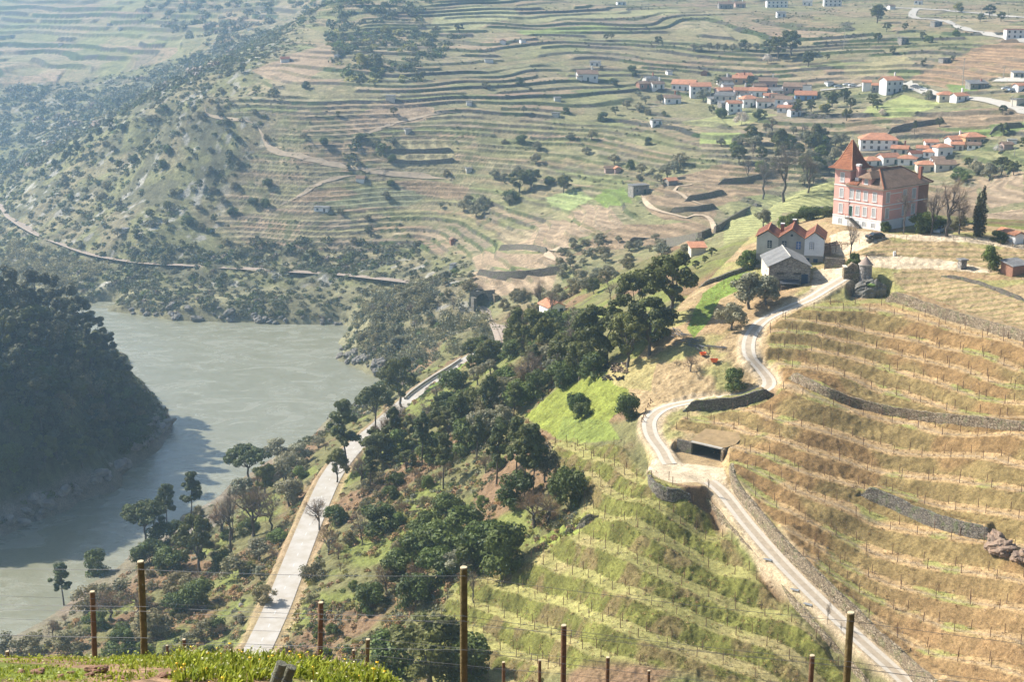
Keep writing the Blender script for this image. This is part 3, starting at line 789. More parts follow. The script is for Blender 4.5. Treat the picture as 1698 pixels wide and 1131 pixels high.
GC = ground_colour(GX.ravel(), GY.ravel(), GM)
MAT_NEAR = ground_material("grassy_ground", (2.2, 0.35), 0.12)
MAT_FAR = ground_material("terraced_ground", (0.55, 0.12), 0.5)
def ground_part(name, r0, r1, mat, c0=0, c1=None):
    c1 = c1 or len(COLS_A)
    nr, nc = r1 - r0, c1 - c0
    idx = np.arange(nr * nc).reshape(nr, nc)
    f = np.stack([idx[:-1, :-1], idx[:-1, 1:], idx[1:, 1:], idx[1:, :-1]], -1).reshape(-1, 4)
    v = np.stack([GX[r0:r1, c0:c1], GY[r0:r1, c0:c1], GZ[r0:r1, c0:c1]], -1).reshape(-1, 3)
    cc = GC.reshape(*GX.shape, 3)[r0:r1, c0:c1].reshape(-1, 3)
    o = link(name, np_mesh(name, v, f, (mat,), cc, smooth=True))
    return tag(o, kind="structure")
i1 = int(np.searchsorted(ROWS_Y, 48)); i2 = int(np.searchsorted(ROWS_Y, 539.9))
ground_part("foreground_bank", 0, i1 + 1, MAT_NEAR)
ground_part("vineyard_hill", i1, i2 + 1, MAT_NEAR)
ground_part("far_hillside", i2, len(ROWS_Y), MAT_FAR)

# ------------------------------------------------------------------ river
def water_material():
    m, nt, b = new_mat("river_water")
    geo = nt.nodes.new("ShaderNodeNewGeometry").outputs["Position"]
    mp = nt.nodes.new("ShaderNodeMapping"); mp.inputs["Scale"].default_value = (0.045, 0.085, 1); mp.inputs["Rotation"].default_value = (0, 0, R(-30))
    nt.links.new(geo, mp.inputs[0])
    n0 = nz(nt, 1.0, 6, 0.62, mp.outputs[0]); n0.inputs['Distortion'].default_value = 1.4
    f = mrange(nt, n0.outputs[0], 0.42, 0.62, 0, 1)
    c = mixc(nt, f, (0.222, 0.218, 0.145), (0.262, 0.258, 0.188))
    nt.links.new(c, b.inputs["Base Color"])
    rg = mrange(nt, n0.outputs[0], 0.4, 0.65, 0.16, 0.34)
    nt.links.new(rg, b.inputs["Roughness"])
    b.inputs["IOR"].default_value = 1.6
    b.inputs["Specular IOR Level"].default_value = 0.9
    n1 = nz(nt, 0.35, 6, 0.65, geo); n2 = nz(nt, 2.0, 3, 0.6, geo)
    ad = nt.nodes.new("ShaderNodeMath"); ad.operation = 'MULTIPLY_ADD'; ad.inputs[1].default_value = 0.25
    nt.links.new(n2.outputs[0], ad.inputs[0]); nt.links.new(n1.outputs[0], ad.inputs[2])
    bp = nt.nodes.new("ShaderNodeBump"); bp.inputs["Strength"].default_value = 0.55; bp.inputs["Distance"].default_value = 0.5
    nt.links.new(ad.outputs[0], bp.inputs["Height"]); nt.links.new(bp.outputs[0], b.inputs["Normal"])
    return m
wv = [(-620, 250, 0), (60, 250, 0), (60, 1300, 0), (-620, 1300, 0)]
tag(link("river", np_mesh("river", wv, [[0, 1, 2, 3]], (water_material(),))), kind="structure")

# ------------------------------------------------------------------ roads
def drape(name, pts, half, mat, lift=0.06, kind="structure", across=5, flat=False, taper=0):
    """ribbon laid on the ground along world points"""
    pts = np.array(pts)
    t = np.gradient(pts[:, :2], axis=0); t /= np.linalg.norm(t, axis=1, keepdims=True) + 1e-9
    nrm = np.stack([-t[:, 1], t[:, 0]], 1)
    V = []
    for k in np.linspace(-1, 1, across):
        hw_ = half * (sst(0, taper, np.arange(len(pts)) + .2) * sst(0, taper, len(pts) - 1 - np.arange(len(pts)) + .2))[:, None] if taper else half
        q = pts[:, :2] + nrm * hw_ * k
        z = pts[:, 2] if flat else ground_z(q[:, 0], q[:, 1])
        V.append(np.column_stack([q, z + lift]))
    V = np.stack(V, 1)
    n, m = V.shape[:2]
    idx = np.arange(n * m).reshape(n, m)
    f = np.stack([idx[:-1, :-1], idx[1:, :-1], idx[1:, 1:], idx[:-1, 1:]], -1).reshape(-1, 4)
    o = link(name, np_mesh(name, V.reshape(-1, 3), f, (mat,), smooth=True))
    return tag(o, kind=kind) if kind else o

M_ASPH = mat_plain("worn_asphalt", (0.47, 0.44, 0.40), 0.85, 0.24, 0.35, bump=0.2, bscale=4, color2=(0.39, 0.345, 0.285))
M_DIRT = mat_plain("pale_dirt", (0.45, 0.36, 0.25), 0.95, 0.25, 0.6)
M_GRAVEL = mat_plain("rail_ballast", (0.36, 0.29, 0.23), 0.95, 0.3, 1.5)
M_STRIP = mat_plain("track_stone_strip", (0.56, 0.50, 0.415), 0.9, 0.16, 2.0)
M_TRACKMID = mat_plain("track_middle", (0.43, 0.35, 0.255), 0.9, 0.22, 1.2)
M_WHITE = mat_plain("road_paint", (0.62, 0.62, 0.60), 0.7, 0.2, 2.0)
ROAD2 = resample(ROAD[:, :3], 1.5)
drape("asphalt_road", ROAD2, 2.75, M_ASPH, 0.10, across=3, flat=True)
# centre line of short worn dashes
V, F = [], []
for i in range(2, len(ROAD2) - 3, 4):
    p, q = ROAD2[i], ROAD2[i + 1]
    d = (q - p)[:2]; d /= np.linalg.norm(d); nn = np.array([-d[1], d[0]]) * 0.07
    b = len(V)
    for (pp, sgn) in ((p, -1), (p, 1), (q, 1), (q, -1)):
        V.append((pp[0] + sgn * nn[0], pp[1] + sgn * nn[1], pp[2] + 0.115))
    F.append([b, b + 1, b + 2, b + 3])
tag(link("road_centre_line", np_mesh("road_centre_line", V, F, (M_WHITE,))), kind="structure")
_pp = PADS[0][0]
_in = inpoly(TRACK[:, 0], TRACK[:, 1], _pp)
_k = np.nonzero(_in)[0]
TRACK_A, TRACK_B = TRACK[:_k[0] + 2], TRACK[_k[-1] - 1:]
for T_ in (TRACK_A, TRACK_B):
    drape("vineyard_track", T_, 1.35, M_TRACKMID, 0.05, across=3, flat=True)
def offset(pts, d):
    t = np.gradient(pts[:, :2], axis=0); t /= np.linalg.norm(t, axis=1, keepdims=True)
    q = pts.copy(); q[:, 0] += -t[:, 1] * d; q[:, 1] += t[:, 0] * d
    return q
for T_ in (TRACK_A, TRACK_B):
    for sg in (0.95, -0.95):
        drape("track_wheel_strip", offset(T_, sg), 0.38, M_STRIP, 0.075, across=2, flat=True)

def px_path(px, step=3.0, ymin=90):
    return resample([hit(u, v, ymin) for u, v in px], step)
M_PATH = mat_plain("hill_path_dirt", (0.42, 0.33, 0.23), 0.95, 0.25, 0.4)
M_PALE = mat_plain("pale_road", (0.43, 0.40, 0.35), 0.9, 0.15, 0.3)
for px, hw in (([(425, 206), (437, 228), (450, 248), (480, 257), (520, 266), (560, 275), (620, 285), (690, 292), (745, 296)], 1.7), ([(340, 172), (344, 190), (385, 198), (420, 205), (426, 212)], 1.3), ([(455, 345), (485, 332), (515, 312), (548, 299), (600, 290)], 1.3), ([(566, 232), (610, 220), (650, 205), (720, 190), (765, 186)], 1.2), ([(1062, 322), (1080, 345), (1130, 360), (1182, 372), (1190, 385)], 1.3), ([(1176, 345), (1120, 318), (1135, 308), (1190, 298)], 1.0), ([(984, 398), (950, 412), (905, 420), (940, 440)], 1.6)):
    drape("hill_path", px_path(px), hw * 0.72, M_PATH, 0.3, across=3, taper=6)
for px, hw in (([(1444, 12), (1515, 14), (1600, 20), (1698, 29), (1760, 34)], 3.0), ([(1520, 13), (1513, 22), (1518, 30), (1560, 34), (1600, 46), (1640, 58), (1698, 68), (1760, 78)], 2.6), ([(1502, 138), (1525, 150), (1560, 158), (1620, 164), (1660, 172), (1698, 183), (1760, 198)], 3.0), ([(1650, 133), (1698, 131), (1750, 134)], 2.2), ([(1360, 150), (1400, 146), (1430, 142)], 1.6)):
    drape("valley_road", px_path(px), hw, M_PALE, 0.4, across=3)
for px in ([(-30, 330), (5, 345), (20, 362), (60, 387), (105, 405), (150, 421), (200, 431), (250, 437), (330, 441), (400, 446), (480, 450), (560, 456), (620, 461), (682, 469)], [(800, 508), (812, 520), (824, 540), (834, 562), (840, 590)]):
    P = px_path(px, 2.5, 380)
    k = np.ones(9) / 9
    P[:, 2] = np.convolve(np.pad(P[:, 2], 4, mode='edge'), k, 'valid') + 0.2
    drape("railway_bed", P, 2.6, M_GRAVEL, 0.15, across=3, flat=True)
    M_RAIL = bpy.data.materials.get("rail_steel") or mat_plain("rail_steel", (0.22, 0.16, 0.13), 0.5, 0.2, 1.0, metal=0.6)
    for sgn in (-1, 1):
        drape("railway_rail", offset(P, 0.75 * sgn), 0.08, M_RAIL, 0.28, across=2, flat=True)

# ------------------------------------------------------------------ air
def haze_material():
    m = bpy.data.materials.new("haze"); m.use_nodes = True
    nt = m.node_tree; nt.nodes.clear()
    out = nt.nodes.new("ShaderNodeOutputMaterial")
    pv = nt.nodes.new("ShaderNodeVolumePrincipled")
    pv.inputs["Color"].default_value = (0.47, 0.72, 1.0, 1)
    pv.inputs["Density"].default_value = 0.00035
    pv.inputs["Anisotropy"].default_value = 0.72
    nt.links.new(pv.outputs[0], out.inputs["Volume"])
    return m
zt = float(GZ.max()) + 6; zbm = float(min(GZ.min(), 0)) - 1.0
hv = [(x, y, z) for z in (zbm, zt) for x, y in ((-1300, -30), (1300, -30), (1300, 2680), (-1300, 2680))]
tag(link("haze", np_mesh("haze", hv, [[3, 2, 1, 0], [4, 5, 6, 7], [0, 1, 5, 4], [1, 2, 6, 5], [2, 3, 7, 6], [3, 0, 4, 7]], (haze_material(),))), kind="stuff")
# ------------------------------------------------------------------ plants
rng = np.random.default_rng(7)
prnd = random.Random(11)

def leaf_material(name, c1, c2, trans=0.25, rnd=0.22):
    m = bpy.data.materials.new(name); m.use_nodes = True
    nt = m.node_tree; nt.nodes.clear()
    out = nt.nodes.new("ShaderNodeOutputMaterial")
    at = nt.nodes.new("ShaderNodeAttribute"); at.attribute_name = "Col"
    oi = nt.nodes.new("ShaderNodeObjectInfo")
    sep = nt.nodes.new("ShaderNodeSeparateColor"); nt.links.new(at.outputs[0], sep.inputs[0])
    c = mixc(nt, sep.outputs[1], c1, c2)
    c = mixc(nt, 1.0, c, mrange(nt, sep.outputs[0], 0, 1, 0.5, 1.5), 'MULTIPLY')
    c = mixc(nt, 1.0, c, mrange(nt, oi.outputs["Random"], 0, 1, 1 - rnd, 1 + rnd), 'MULTIPLY')
    pp = nt.nodes.new('ShaderNodeMath'); pp.operation = 'PINGPONG'; pp.inputs[1].default_value = 0.13; nt.links.new(oi.outputs['Random'], pp.inputs[0])
    c = mixc(nt, mrange(nt, pp.outputs[0], 0, 0.13, 0, 0.42 if rnd else 0.0), c, (0.5 * (c1[0] + c2[0]) * 1.75, 0.5 * (c1[1] + c2[1]) * 1.35, 0.5 * (c1[2] + c2[2]) * 1.0))
    b = nt.nodes.new("ShaderNodeBsdfPrincipled")
    b.inputs["Roughness"].default_value = 0.6; b.inputs["Specular IOR Level"].default_value = 0.25
    nt.links.new(c, b.inputs["Base Color"])
    if trans:
        tr = nt.nodes.new("ShaderNodeBsdfTranslucent"); nt.links.new(c, tr.inputs[0])
        mx = nt.nodes.new("ShaderNodeMixShader"); mx.inputs[0].default_value = trans
        nt.links.new(b.outputs[0], mx.inputs[1]); nt.links.new(tr.outputs[0], mx.inputs[2])
        nt.links.new(mx.outputs[0], out.inputs[0])
    else:
        nt.links.new(b.outputs[0], out.inputs[0])
    return m

LEAF = {
 "oak": leaf_material("holm_oak_leaf", (0.060, 0.074, 0.021), (0.150, 0.165, 0.044)),
 "pine": leaf_material("pine_needle", (0.055, 0.075, 0.025), (0.135, 0.16, 0.052)),
 "laurel": leaf_material("laurel_leaf", (0.042, 0.066, 0.016), (0.110, 0.150, 0.033)),
 "green": leaf_material("fresh_leaf", (0.065, 0.10, 0.020), (0.15, 0.20, 0.045), 0.35),
 "olive": leaf_material("olive_leaf", (0.165, 0.17, 0.11), (0.29, 0.29, 0.19)),
 "scrub": leaf_material("scrub_leaf", (0.105, 0.10, 0.052), (0.215, 0.20, 0.10)),
 "euca": leaf_material("eucalyptus_leaf", (0.052, 0.062, 0.032), (0.135, 0.138, 0.068)),
 "reed": leaf_material("reed_leaf", (0.23, 0.195, 0.095), (0.42, 0.36, 0.18), 0.3),
 "twig": leaf_material("bare_twig", (0.15, 0.125, 0.105), (0.25, 0.21, 0.175), 0.0),
 "rusttwig": leaf_material("rusty_twig", (0.16, 0.105, 0.06), (0.25, 0.17, 0.09), 0.0),
 "cypress": leaf_material("cypress_leaf", (0.024, 0.030, 0.014), (0.060, 0.060, 0.026), 0.1),
 "straw": leaf_material("dry_grass_blade", (0.22, 0.145, 0.065), (0.44, 0.315, 0.16), 0.2),
 "brown": leaf_material("brown_grass_blade", (0.17, 0.105, 0.045), (0.31, 0.205, 0.095), 0.15),
 "turf": leaf_material("turf_blade", (0.10, 0.108, 0.030), (0.225, 0.22, 0.058), 0.3),
 "yellow": leaf_material("mimosa_leaf", (0.14, 0.17, 0.05), (0.32, 0.30, 0.07)),
 "blossom": leaf_material("white_blossom", (0.42, 0.40, 0.36), (0.62, 0.60, 0.55)),
}
LEAFM = {k: leaf_material(k + '_mass', *v) for k, v in dict(oak=((0.050, 0.062, 0.020), (0.13, 0.145, 0.042), .25, 0), laurel=((0.040, 0.062, 0.016), (0.105, 0.14, 0.033), .25, 0), green=((0.065, 0.095, 0.022), (0.15, 0.19, 0.05), .3, 0), olive=((0.135, 0.14, 0.09), (0.25, 0.25, 0.165), .25, 0), scrub=((0.095, 0.095, 0.050), (0.20, 0.19, 0.10), .25, 0), euca=((0.048, 0.060, 0.030), (0.135, 0.14, 0.066), .25, 0), reed=((0.20, 0.18, 0.095), (0.38, 0.34, 0.18), .3, 0)).items()}
M_BARK = mat_plain("grey_bark", (0.12, 0.10, 0.085), 0.95, 0.4, 2.5, bump=0.4)
M_BARKP = mat_plain("pine_bark", (0.085, 0.065, 0.055), 0.95, 0.4, 2.5, bump=0.4)

def leaf_quads(cen, nrm, size, g, t, asp=1.0):
    """square-ish leaf sprays: verts, quads and per-vertex (tint, hue) colours"""
    n = len(cen)
    r = rng.normal(size=(n, 3)) * 0.55
    nn = nrm + r; nn /= np.linalg.norm(nn, axis=1, keepdims=True) + 1e-9
    a = np.cross(nn, rng.normal(size=(n, 3))); a /= np.linalg.norm(a, axis=1, keepdims=True) + 1e-9
    b = np.cross(nn, a)
    s = size[:, None]
    j = rng.uniform(0.6, 1.2, (n, 4, 1))
    P = np.stack([cen + a * s * asp * j[:, 0], cen + b * s * j[:, 1] * 0.7, cen - a * s * asp * j[:, 2], cen - b * s * j[:, 3] * 0.7], 1)
    F = np.arange(4 * n).reshape(n, 4)
    C = np.zeros((n, 4, 3)); C[:, :, 0] = np.clip(t, 0, 1)[:, None]; C[:, :, 1] = np.clip(g, 0, 1)[:, None]
    return P.reshape(-1, 3), F, C.reshape(-1, 3)

def crown(clusters, n, size, fill=0.25, asp=1.0):
    """leaf sprays over many lumps (x, y, z, rx, rz)"""
    cl = np.array(clusters, float)
    area = cl[:, 3] * cl[:, 4]
    k = rng.choice(len(cl), n, p=area / area.sum())
    d = rng.normal(size=(n, 3)); d /= np.linalg.norm(d, axis=1, keepdims=True)
    rr = np.where(rng.random(n) < fill, rng.uniform(0.35, 0.9, n), rng.uniform(0.88, 1.12, n))
    sc = np.stack([cl[k, 3], cl[k, 3], cl[k, 4]], 1)
    cen = cl[k, :3] + d * sc * rr[:, None]
    lump = rng.random(len(cl))
    t = 0.5 + 0.35 * (lump[k] - 0.5) * 2 + rng.normal(0, 0.16, n)
    g = 0.5 * rng.random(n) + 0.5 * rng.random(len(cl))[k]
    return leaf_quads(cen, d * np.array([1, 1, 1.2]) + np.array([0, 0, 0.3]), size * rng.uniform(0.6, 1.35, n), g, t, asp)

def tubes(paths, sides=6):
    """paths: list of (points, radii)"""
    V, F = [], []
    for pts, rad in paths:
        pts = np.array(pts, float)
        t = np.gradient(pts, axis=0); t /= np.linalg.norm(t, axis=1, keepdims=True) + 1e-9
        up = np.array([0.3, 0.2, 1.0]); up = np.where(np.abs(t @ (up / np.linalg.norm(up)))[:, None] > 0.95, np.array([1.0, 0, 0]), up)
        a = np.cross(t, up); a /= np.linalg.norm(a, axis=1, keepdims=True) + 1e-9
        b = np.cross(t, a)
        base = len(V)
        for i, p in enumerate(pts):
            for s in range(sides):
                an = 2 * math.pi * s / sides
                V.append(p + rad[i] * (math.cos(an) * a[i] + math.sin(an) * b[i]))
        for i in range(len(pts) - 1):
            for s in range(sides):
                s2 = (s + 1) % sides
                F.append([base + i * sides + s, base + i * sides + s2, base + (i + 1) * sides + s2, base + (i + 1) * sides + s])
    return np.array(V), np.array(F)

def limb(p0, p1, r0, r1, n=5, wob=0.06):
    p0, p1 = np.array(p0, float), np.array(p1, float)
    L = np.linalg.norm(p1 - p0)
    pts = [p0 + (p1 - p0) * t + rng.normal(0, wob * L * (0 < t < 1) * 0.5, 3) for t in np.linspace(0, 1, n)]
    return (pts, list(np.linspace(r0, r1, n)))

def branching(h, spread, levels, r0, clear=0.25, nb=4):
    """bare tree: limbs that fork again and again, plus twig slivers"""
    paths, tips = [], []
    def grow(p, d, L, r, lev):
        q = p + d * L
        paths.append(limb(p, q, r, r * 0.62, 4, 0.10))
        if lev == 0:
            tips.append((q, d, L)); return
        for _ in range(nb if lev > 1 else 3):
            nd = d + rng.normal(0, spread, 3) + np.array([0, 0, 0.12]); nd /= np.linalg.norm(nd)
            grow(p + d * L * rng.uniform(0.55, 1.0), nd, L * rng.uniform(0.55, 0.8), r * 0.55, lev - 1)
    grow(np.zeros(3), np.array([0, 0, 1.0]), h * clear + h * 0.12, r0, levels)
    tw_c, tw_d = [], []
    for q, d, L in tips:
        for _ in range(34):
            nd = d + rng.normal(0, 0.7, 3); nd /= np.linalg.norm(nd)
            tw_c.append((q + nd * L * rng.uniform(0.1, 0.9), nd, L * rng.uniform(0.35, 0.8)))
    zmax = max(q[2] for q, _, _ in tips) + 0.3
    k = h / zmax
    C = np.array([c for c, _, _ in tw_c]); D = np.array([d for _, d, _ in tw_c]); S = np.array([s for _, _, s in tw_c])
    w = np.cross(D, rng.normal(size=D.shape)); w /= np.linalg.norm(w, axis=1, keepdims=True) + 1e-9
    w *= 0.013 * h / 8 / k
    P = np.stack([C - D * S[:, None] / 2 - w, C - D * S[:, None] / 2 + w, C + D * S[:, None] / 2 + w * 0.4, C + D * S[:, None] / 2 - w * 0.4], 1)
    cc = np.zeros((len(C), 4, 3)); cc[:, :, 0] = rng.uniform(0.2, 0.8, (len(C), 1)); cc[:, :, 1] = rng.random((len(C), 1))
    V, F = tubes(paths, 4)
    return (V * k, F), (P.reshape(-1, 3) * k, np.arange(4 * len(C)).reshape(-1, 4), cc.reshape(-1, 3))

def lumps(n, R, H0, H1, r, flat=0.8, core=True):
    """lump centres through a dome between heights H0 and H1 of radius R"""
    out = []
    for _ in range(n):
        t = rng.random() ** 0.8
        z = H0 + (H1 - H0) * t
        prof = math.sqrt(max(0.05, 1 - (2 * t - 0.85) ** 2 / 1.45))
        a = rng.uniform(0, 2 * math.pi); d = R * prof * math.sqrt(rng.uniform(0.15, 1.0))
        rr = r * rng.uniform(0.65, 1.3)
        out.append((d * math.cos(a), d * math.sin(a), z, rr, rr * flat))
    return out

def build_templates():
    T = {}
    def add(kind, trunk, leaves, leafmat, bark):
        i = len(T.setdefault(kind, []))
        tm = np_mesh(f"{kind}_trunk", trunk[0], trunk[1], (bark,), smooth=True) if trunk is not None else None
        lm = np_mesh(f"{kind}_crown", leaves[0], leaves[1], (LEAF[leafmat],), leaves[2])
        T[kind].append((tm, lm))
    for v in range(4):       # holm / cork oak, unit height 10 m
        R_ = rng.uniform(3.6, 4.4)
        L = lumps(34, R_, 3.0, 9.5, 1.1, 0.75)
        cut = rng.uniform(0, 6.28); L = [q for q in L if not (abs(((math.atan2(q[1], q[0]) - cut + 3.14) % 6.28) - 3.14) < 0.5 and q[2] < 7.5 and rng.random() < .8)]
        L = [(q[0] + 0.6 * math.cos(cut), q[1] + .6 * math.sin(cut), q[2], q[3] * rng.uniform(.6, 1.25), q[4] * rng.uniform(.6, 1.1)) for q in L]
        P = [limb((0, 0, -0.6), (0.2, 0.1, 2.6), 0.36, 0.26)] + [limb((0.2, 0.1, 2.3), (c[0] * 0.8, c[1] * 0.8, c[2] - 0.3), 0.17, 0.04, 5, 0.08) for c in L[:9]]
        add("oak", tubes(P), crown(L, 7200, 0.26, 0.4), "oak", M_BARK)
    for v in range(4):       # maritime pine with a bare trunk, 14 m
        lean = rng.uniform(-0.9, 0.9, 2)
        L = []
        for k in range(36):
            z = rng.uniform(6.4, 13.7); rad = (3.3 - 2.5 * ((z - 6.4) / 7.3) ** 1.5) * rng.uniform(0.25, 1.12)
            a = rng.uniform(0, 6.28); L.append((rad * math.cos(a) + lean[0] * z / 14, rad * math.sin(a) + lean[1] * z / 14, z, rng.uniform(0.55, 1.1), rng.uniform(0.4, 0.75)))
        P = [limb((0, 0, -0.6), (lean[0], lean[1], 13.2), 0.26, 0.05, 8, 0.012)] + [limb((lean[0] * (c[2] - .6) / 14, lean[1] * (c[2] - .6) / 14, c[2] - 0.7), c[:3], 0.075, 0.02, 4, 0.06) for c in L]
        add("pine", tubes(P), crown(L, 7000, 0.23, 0.5, 1.5), "pine", M_BARKP)
    for v in range(2):       # broad umbrella pine, 10 m
        L = [(d * math.cos(a), d * math.sin(a), 7.2 + 1.6 * (1 - (d / 4.6) ** 2) + rng.uniform(-0.7, 0.4), rng.uniform(0.7, 1.3), rng.uniform(0.5, 0.9)) for a, d in zip(rng.uniform(0, 6.28, 40), 4.5 * np.sqrt(rng.uniform(0, 1, 40)))]
        P = [limb((0, 0, -0.6), (0.3, 0.2, 4.6), 0.28, 0.2)] + [limb((0.3, 0.2, 4.3), (c[0] * .9, c[1] * .9, c[2] - .4), 0.12, 0.03) for c in L[:10]]
        add("umbrella", tubes(P), crown(L, 7000, 0.24, 0.4, 1.3), "pine", M_BARKP)
    for v in range(4):       # rounded evergreen shrub, 4 m high, branches to the ground
        L = lumps(22, 2.3, 0.5, 3.6, 0.85, 0.85)
        P = [limb((0, 0, -0.4), (c[0] * .7, c[1] * .7, c[2] * .7), 0.07, 0.02) for c in L[:6]]
        add("laurel", tubes(P, 5), crown(L, 3800, 0.19, 0.25), "laurel", M_BARK)
        L = lumps(20, 2.2, 0.4, 3.6, 0.8, 0.85)
        P = [limb((0, 0, -0.4), (c[0] * .7, c[1] * .7, c[2] * .7), 0.07, 0.02) for c in L[:6]]
        add("greenbush", tubes(P, 5), crown(L, 3200, 0.20, 0.3), "green", M_BARK)
        L = lumps(18, 2.1, 0.4, 3.5, 0.75, 0.9)
        P = [limb((0, 0, -0.4), (c[0] * .8, c[1] * .8, c[2] * .8), 0.05, 0.02) for c in L[:8]]
        add("scrub", tubes(P, 4), crown(L, 1900, 0.18, 0.5), "scrub", M_BARK)
    for v in range(4):       # olive, 5 m
        L = lumps(20, 2.5, 1.7, 4.7, 0.85, 0.8)
        P = [limb((0, 0, -0.4), (0.15, 0, 1.3), 0.24, 0.18)] + [limb((0.15, 0, 1.1), (c[0] * .8, c[1] * .8, c[2]), 0.10, 0.02) for c in L[:8]]
        add("olive", tubes(P), crown(L, 2800, 0.20, 0.45), "olive", M_BARK)
    for v in range(3):       # eucalyptus, 16 m
        L = []
        for k in range(17):
            z = rng.uniform(5.5, 15.4); rad = 3.0 * rng.uniform(0.2, 1.0) * (1.15 - 0.7 * abs((z - 9.5) / 7)); a = rng.uniform(0, 6.28)
            L.append((rad * math.cos(a), rad * math.sin(a), z, rng.uniform(0.8, 1.4), rng.uniform(0.8, 1.3)))
        P = [limb((0, 0, -0.8), (0.4, 0.2, 14.6), 0.24, 0.04, 8, 0.012)] + [limb((0.02 * c[2], 0.01 * c[2], c[2] - 1.6), c[:3], 0.08, 0.02) for c in L]
        add("euca", tubes(P), crown(L, 3400, 0.30, 0.4, 1.3), "euca", M_BARK)
    for v in range(3):       # bare deciduous, 8 m
        tr, tw = branching(8, 0.42, 3, 0.2, 0.2, 4); add("bare", tr, tw, "twig", M_BARK)
        tr, tw = branching(8, 0.50, 3, 0.15, 0.08, 5); add("rust", tr, tw, "rusttwig", M_BARK)
    for v in range(2):       # cypress, 11 m
        L = [(0.22 * math.cos(a), 0.22 * math.sin(a), z, 0.12 + 1.05 * min(1, (11 - z) / 5.2) * min(1, 0.45 + z / 3.2), 0.75) for z, a in zip(np.linspace(0.7, 10.3, 22), rng.uniform(0, 6.28, 22))]
        add("cypress", tubes([limb((0, 0, -0.4), (0, 0, 9), 0.16, 0.03, 5, 0.0)]), crown(L, 3600, 0.17, 0.15), "cypress", M_BARK)
    for v in range(2):
        L = lumps(12, 1.9, 1.2, 3.8, 0.8, 0.85)
        add("mimosa", tubes([limb((0, 0, -0.3), (0, 0, 2), 0.1, 0.05)]), crown(L, 1800, 0.2, 0.4), "yellow", M_BARK)
        add("blossom", tubes([limb((0, 0, -0.3), (0, 0, 2), 0.1, 0.05)]), crown(L, 1500, 0.18, 0.5), "blossom", M_BARK)
    return T
TPL = build_templates()
NATURAL_H = dict(oak=10.0, pine=14.0, umbrella=9.2, laurel=4.2, greenbush=4.2, scrub=4.0, olive=5.3, euca=16.2, bare=8.0, rust=8.0, cypress=11.0, mimosa=4.4, blossom=4.4)
THING = dict(oak=("oak_tree", "tree"), pine=("pine_tree", "tree"), umbrella=("umbrella_pine_tree", "tree"), laurel=("evergreen_shrub", "shrub"), greenbush=("green_shrub", "shrub"), scrub=("scrub_bush", "shrub"), olive=("olive_tree", "tree"),
             euca=("eucalyptus_tree", "tree"), bare=("bare_tree", "tree"), rust=("bare_shrub", "shrub"), cypress=("cypress_tree", "tree"), mimosa=("mimosa_tree", "tree"), blossom=("blossoming_tree", "tree"))
LOOK = dict(oak="dark evergreen oak", pine="bare trunked pine", umbrella="broad umbrella pine", laurel="dark glossy evergreen shrub", greenbush="fresh green shrub", scrub="grey brown scrub bush", olive="grey green olive tree",
            euca="tall dark eucalyptus", bare="leafless grey tree", rust="leafless brown shrub", cypress="narrow dark cypress", mimosa="yellow green mimosa", blossom="white blossoming tree")
# landmarks that labels lean on: pixel -> phrase
NEAR_PLACES = [
 (420, 790, "on the river bank by the water"), (280, 880, "on the bank above the water"), (110, 980, "on the river bank at lower left"), (480, 850, "beside the left edge of the grey road"), (440, 800, "between the river and the grey road"),
 (200, 1050, "on the scrubby lower left bank"), (330, 960, "on the brown bank left of road"), (380, 1020, "on the verge below the grey road"), (560, 730, "at the bend of the grey road"), (650, 670, "by the low roadside wall"),
 (720, 690, "in the dense wood above the grey road"), (600, 800, "just right of the grey road"), (700, 780, "low in the dense wood"), (800, 620, "near the road's far end"), (880, 560, "at the far edge of the dense wood"),
 (950, 580, "below the orange roofed cottage"), (1000, 540, "on the upper edge of the dense wood"), (1100, 500, "on the ridge left of the olives"), (840, 800, "in the pines beside the terraces"), (870, 700, "beside the bright green meadow"),
 (760, 870, "in the dark thicket below the pines"), (680, 950, "in the thicket above the posts"), (620, 870, "on the bracken right of the road"), (850, 930, "against the green terraces' ends"), (560, 960, "on the slope above lower road"),
 (700, 1080, "behind the tall foreground post"), (920, 850, "by the terraces' small wall"), (960, 690, "on the bright green meadow"), (1040, 690, "left of the track's hairpin bend"), (1215, 640, "inside the upper bend of the track"),
 (1240, 480, "in front of the barn"), (1240, 440, "left of the three gabled house"), (1160, 430, "on the dry ridge slope"), (1410, 420, "between gabled house and turret"), (1300, 370, "on the knoll behind gabled house"),
 (1500, 395, "in front of the pink mansion"), (1565, 390, "right of the pink mansion"), (1622, 390, "at the garden's far right"), (1641, 450, "in the dry garden at right"),
]
PLANTS = []      # (object, label stem, u, v)
def place_label(u, v, table):
    return min(table, key=lambda p: (p[0] - u) ** 2 + 1.6 * (p[1] - v) ** 2)[2]

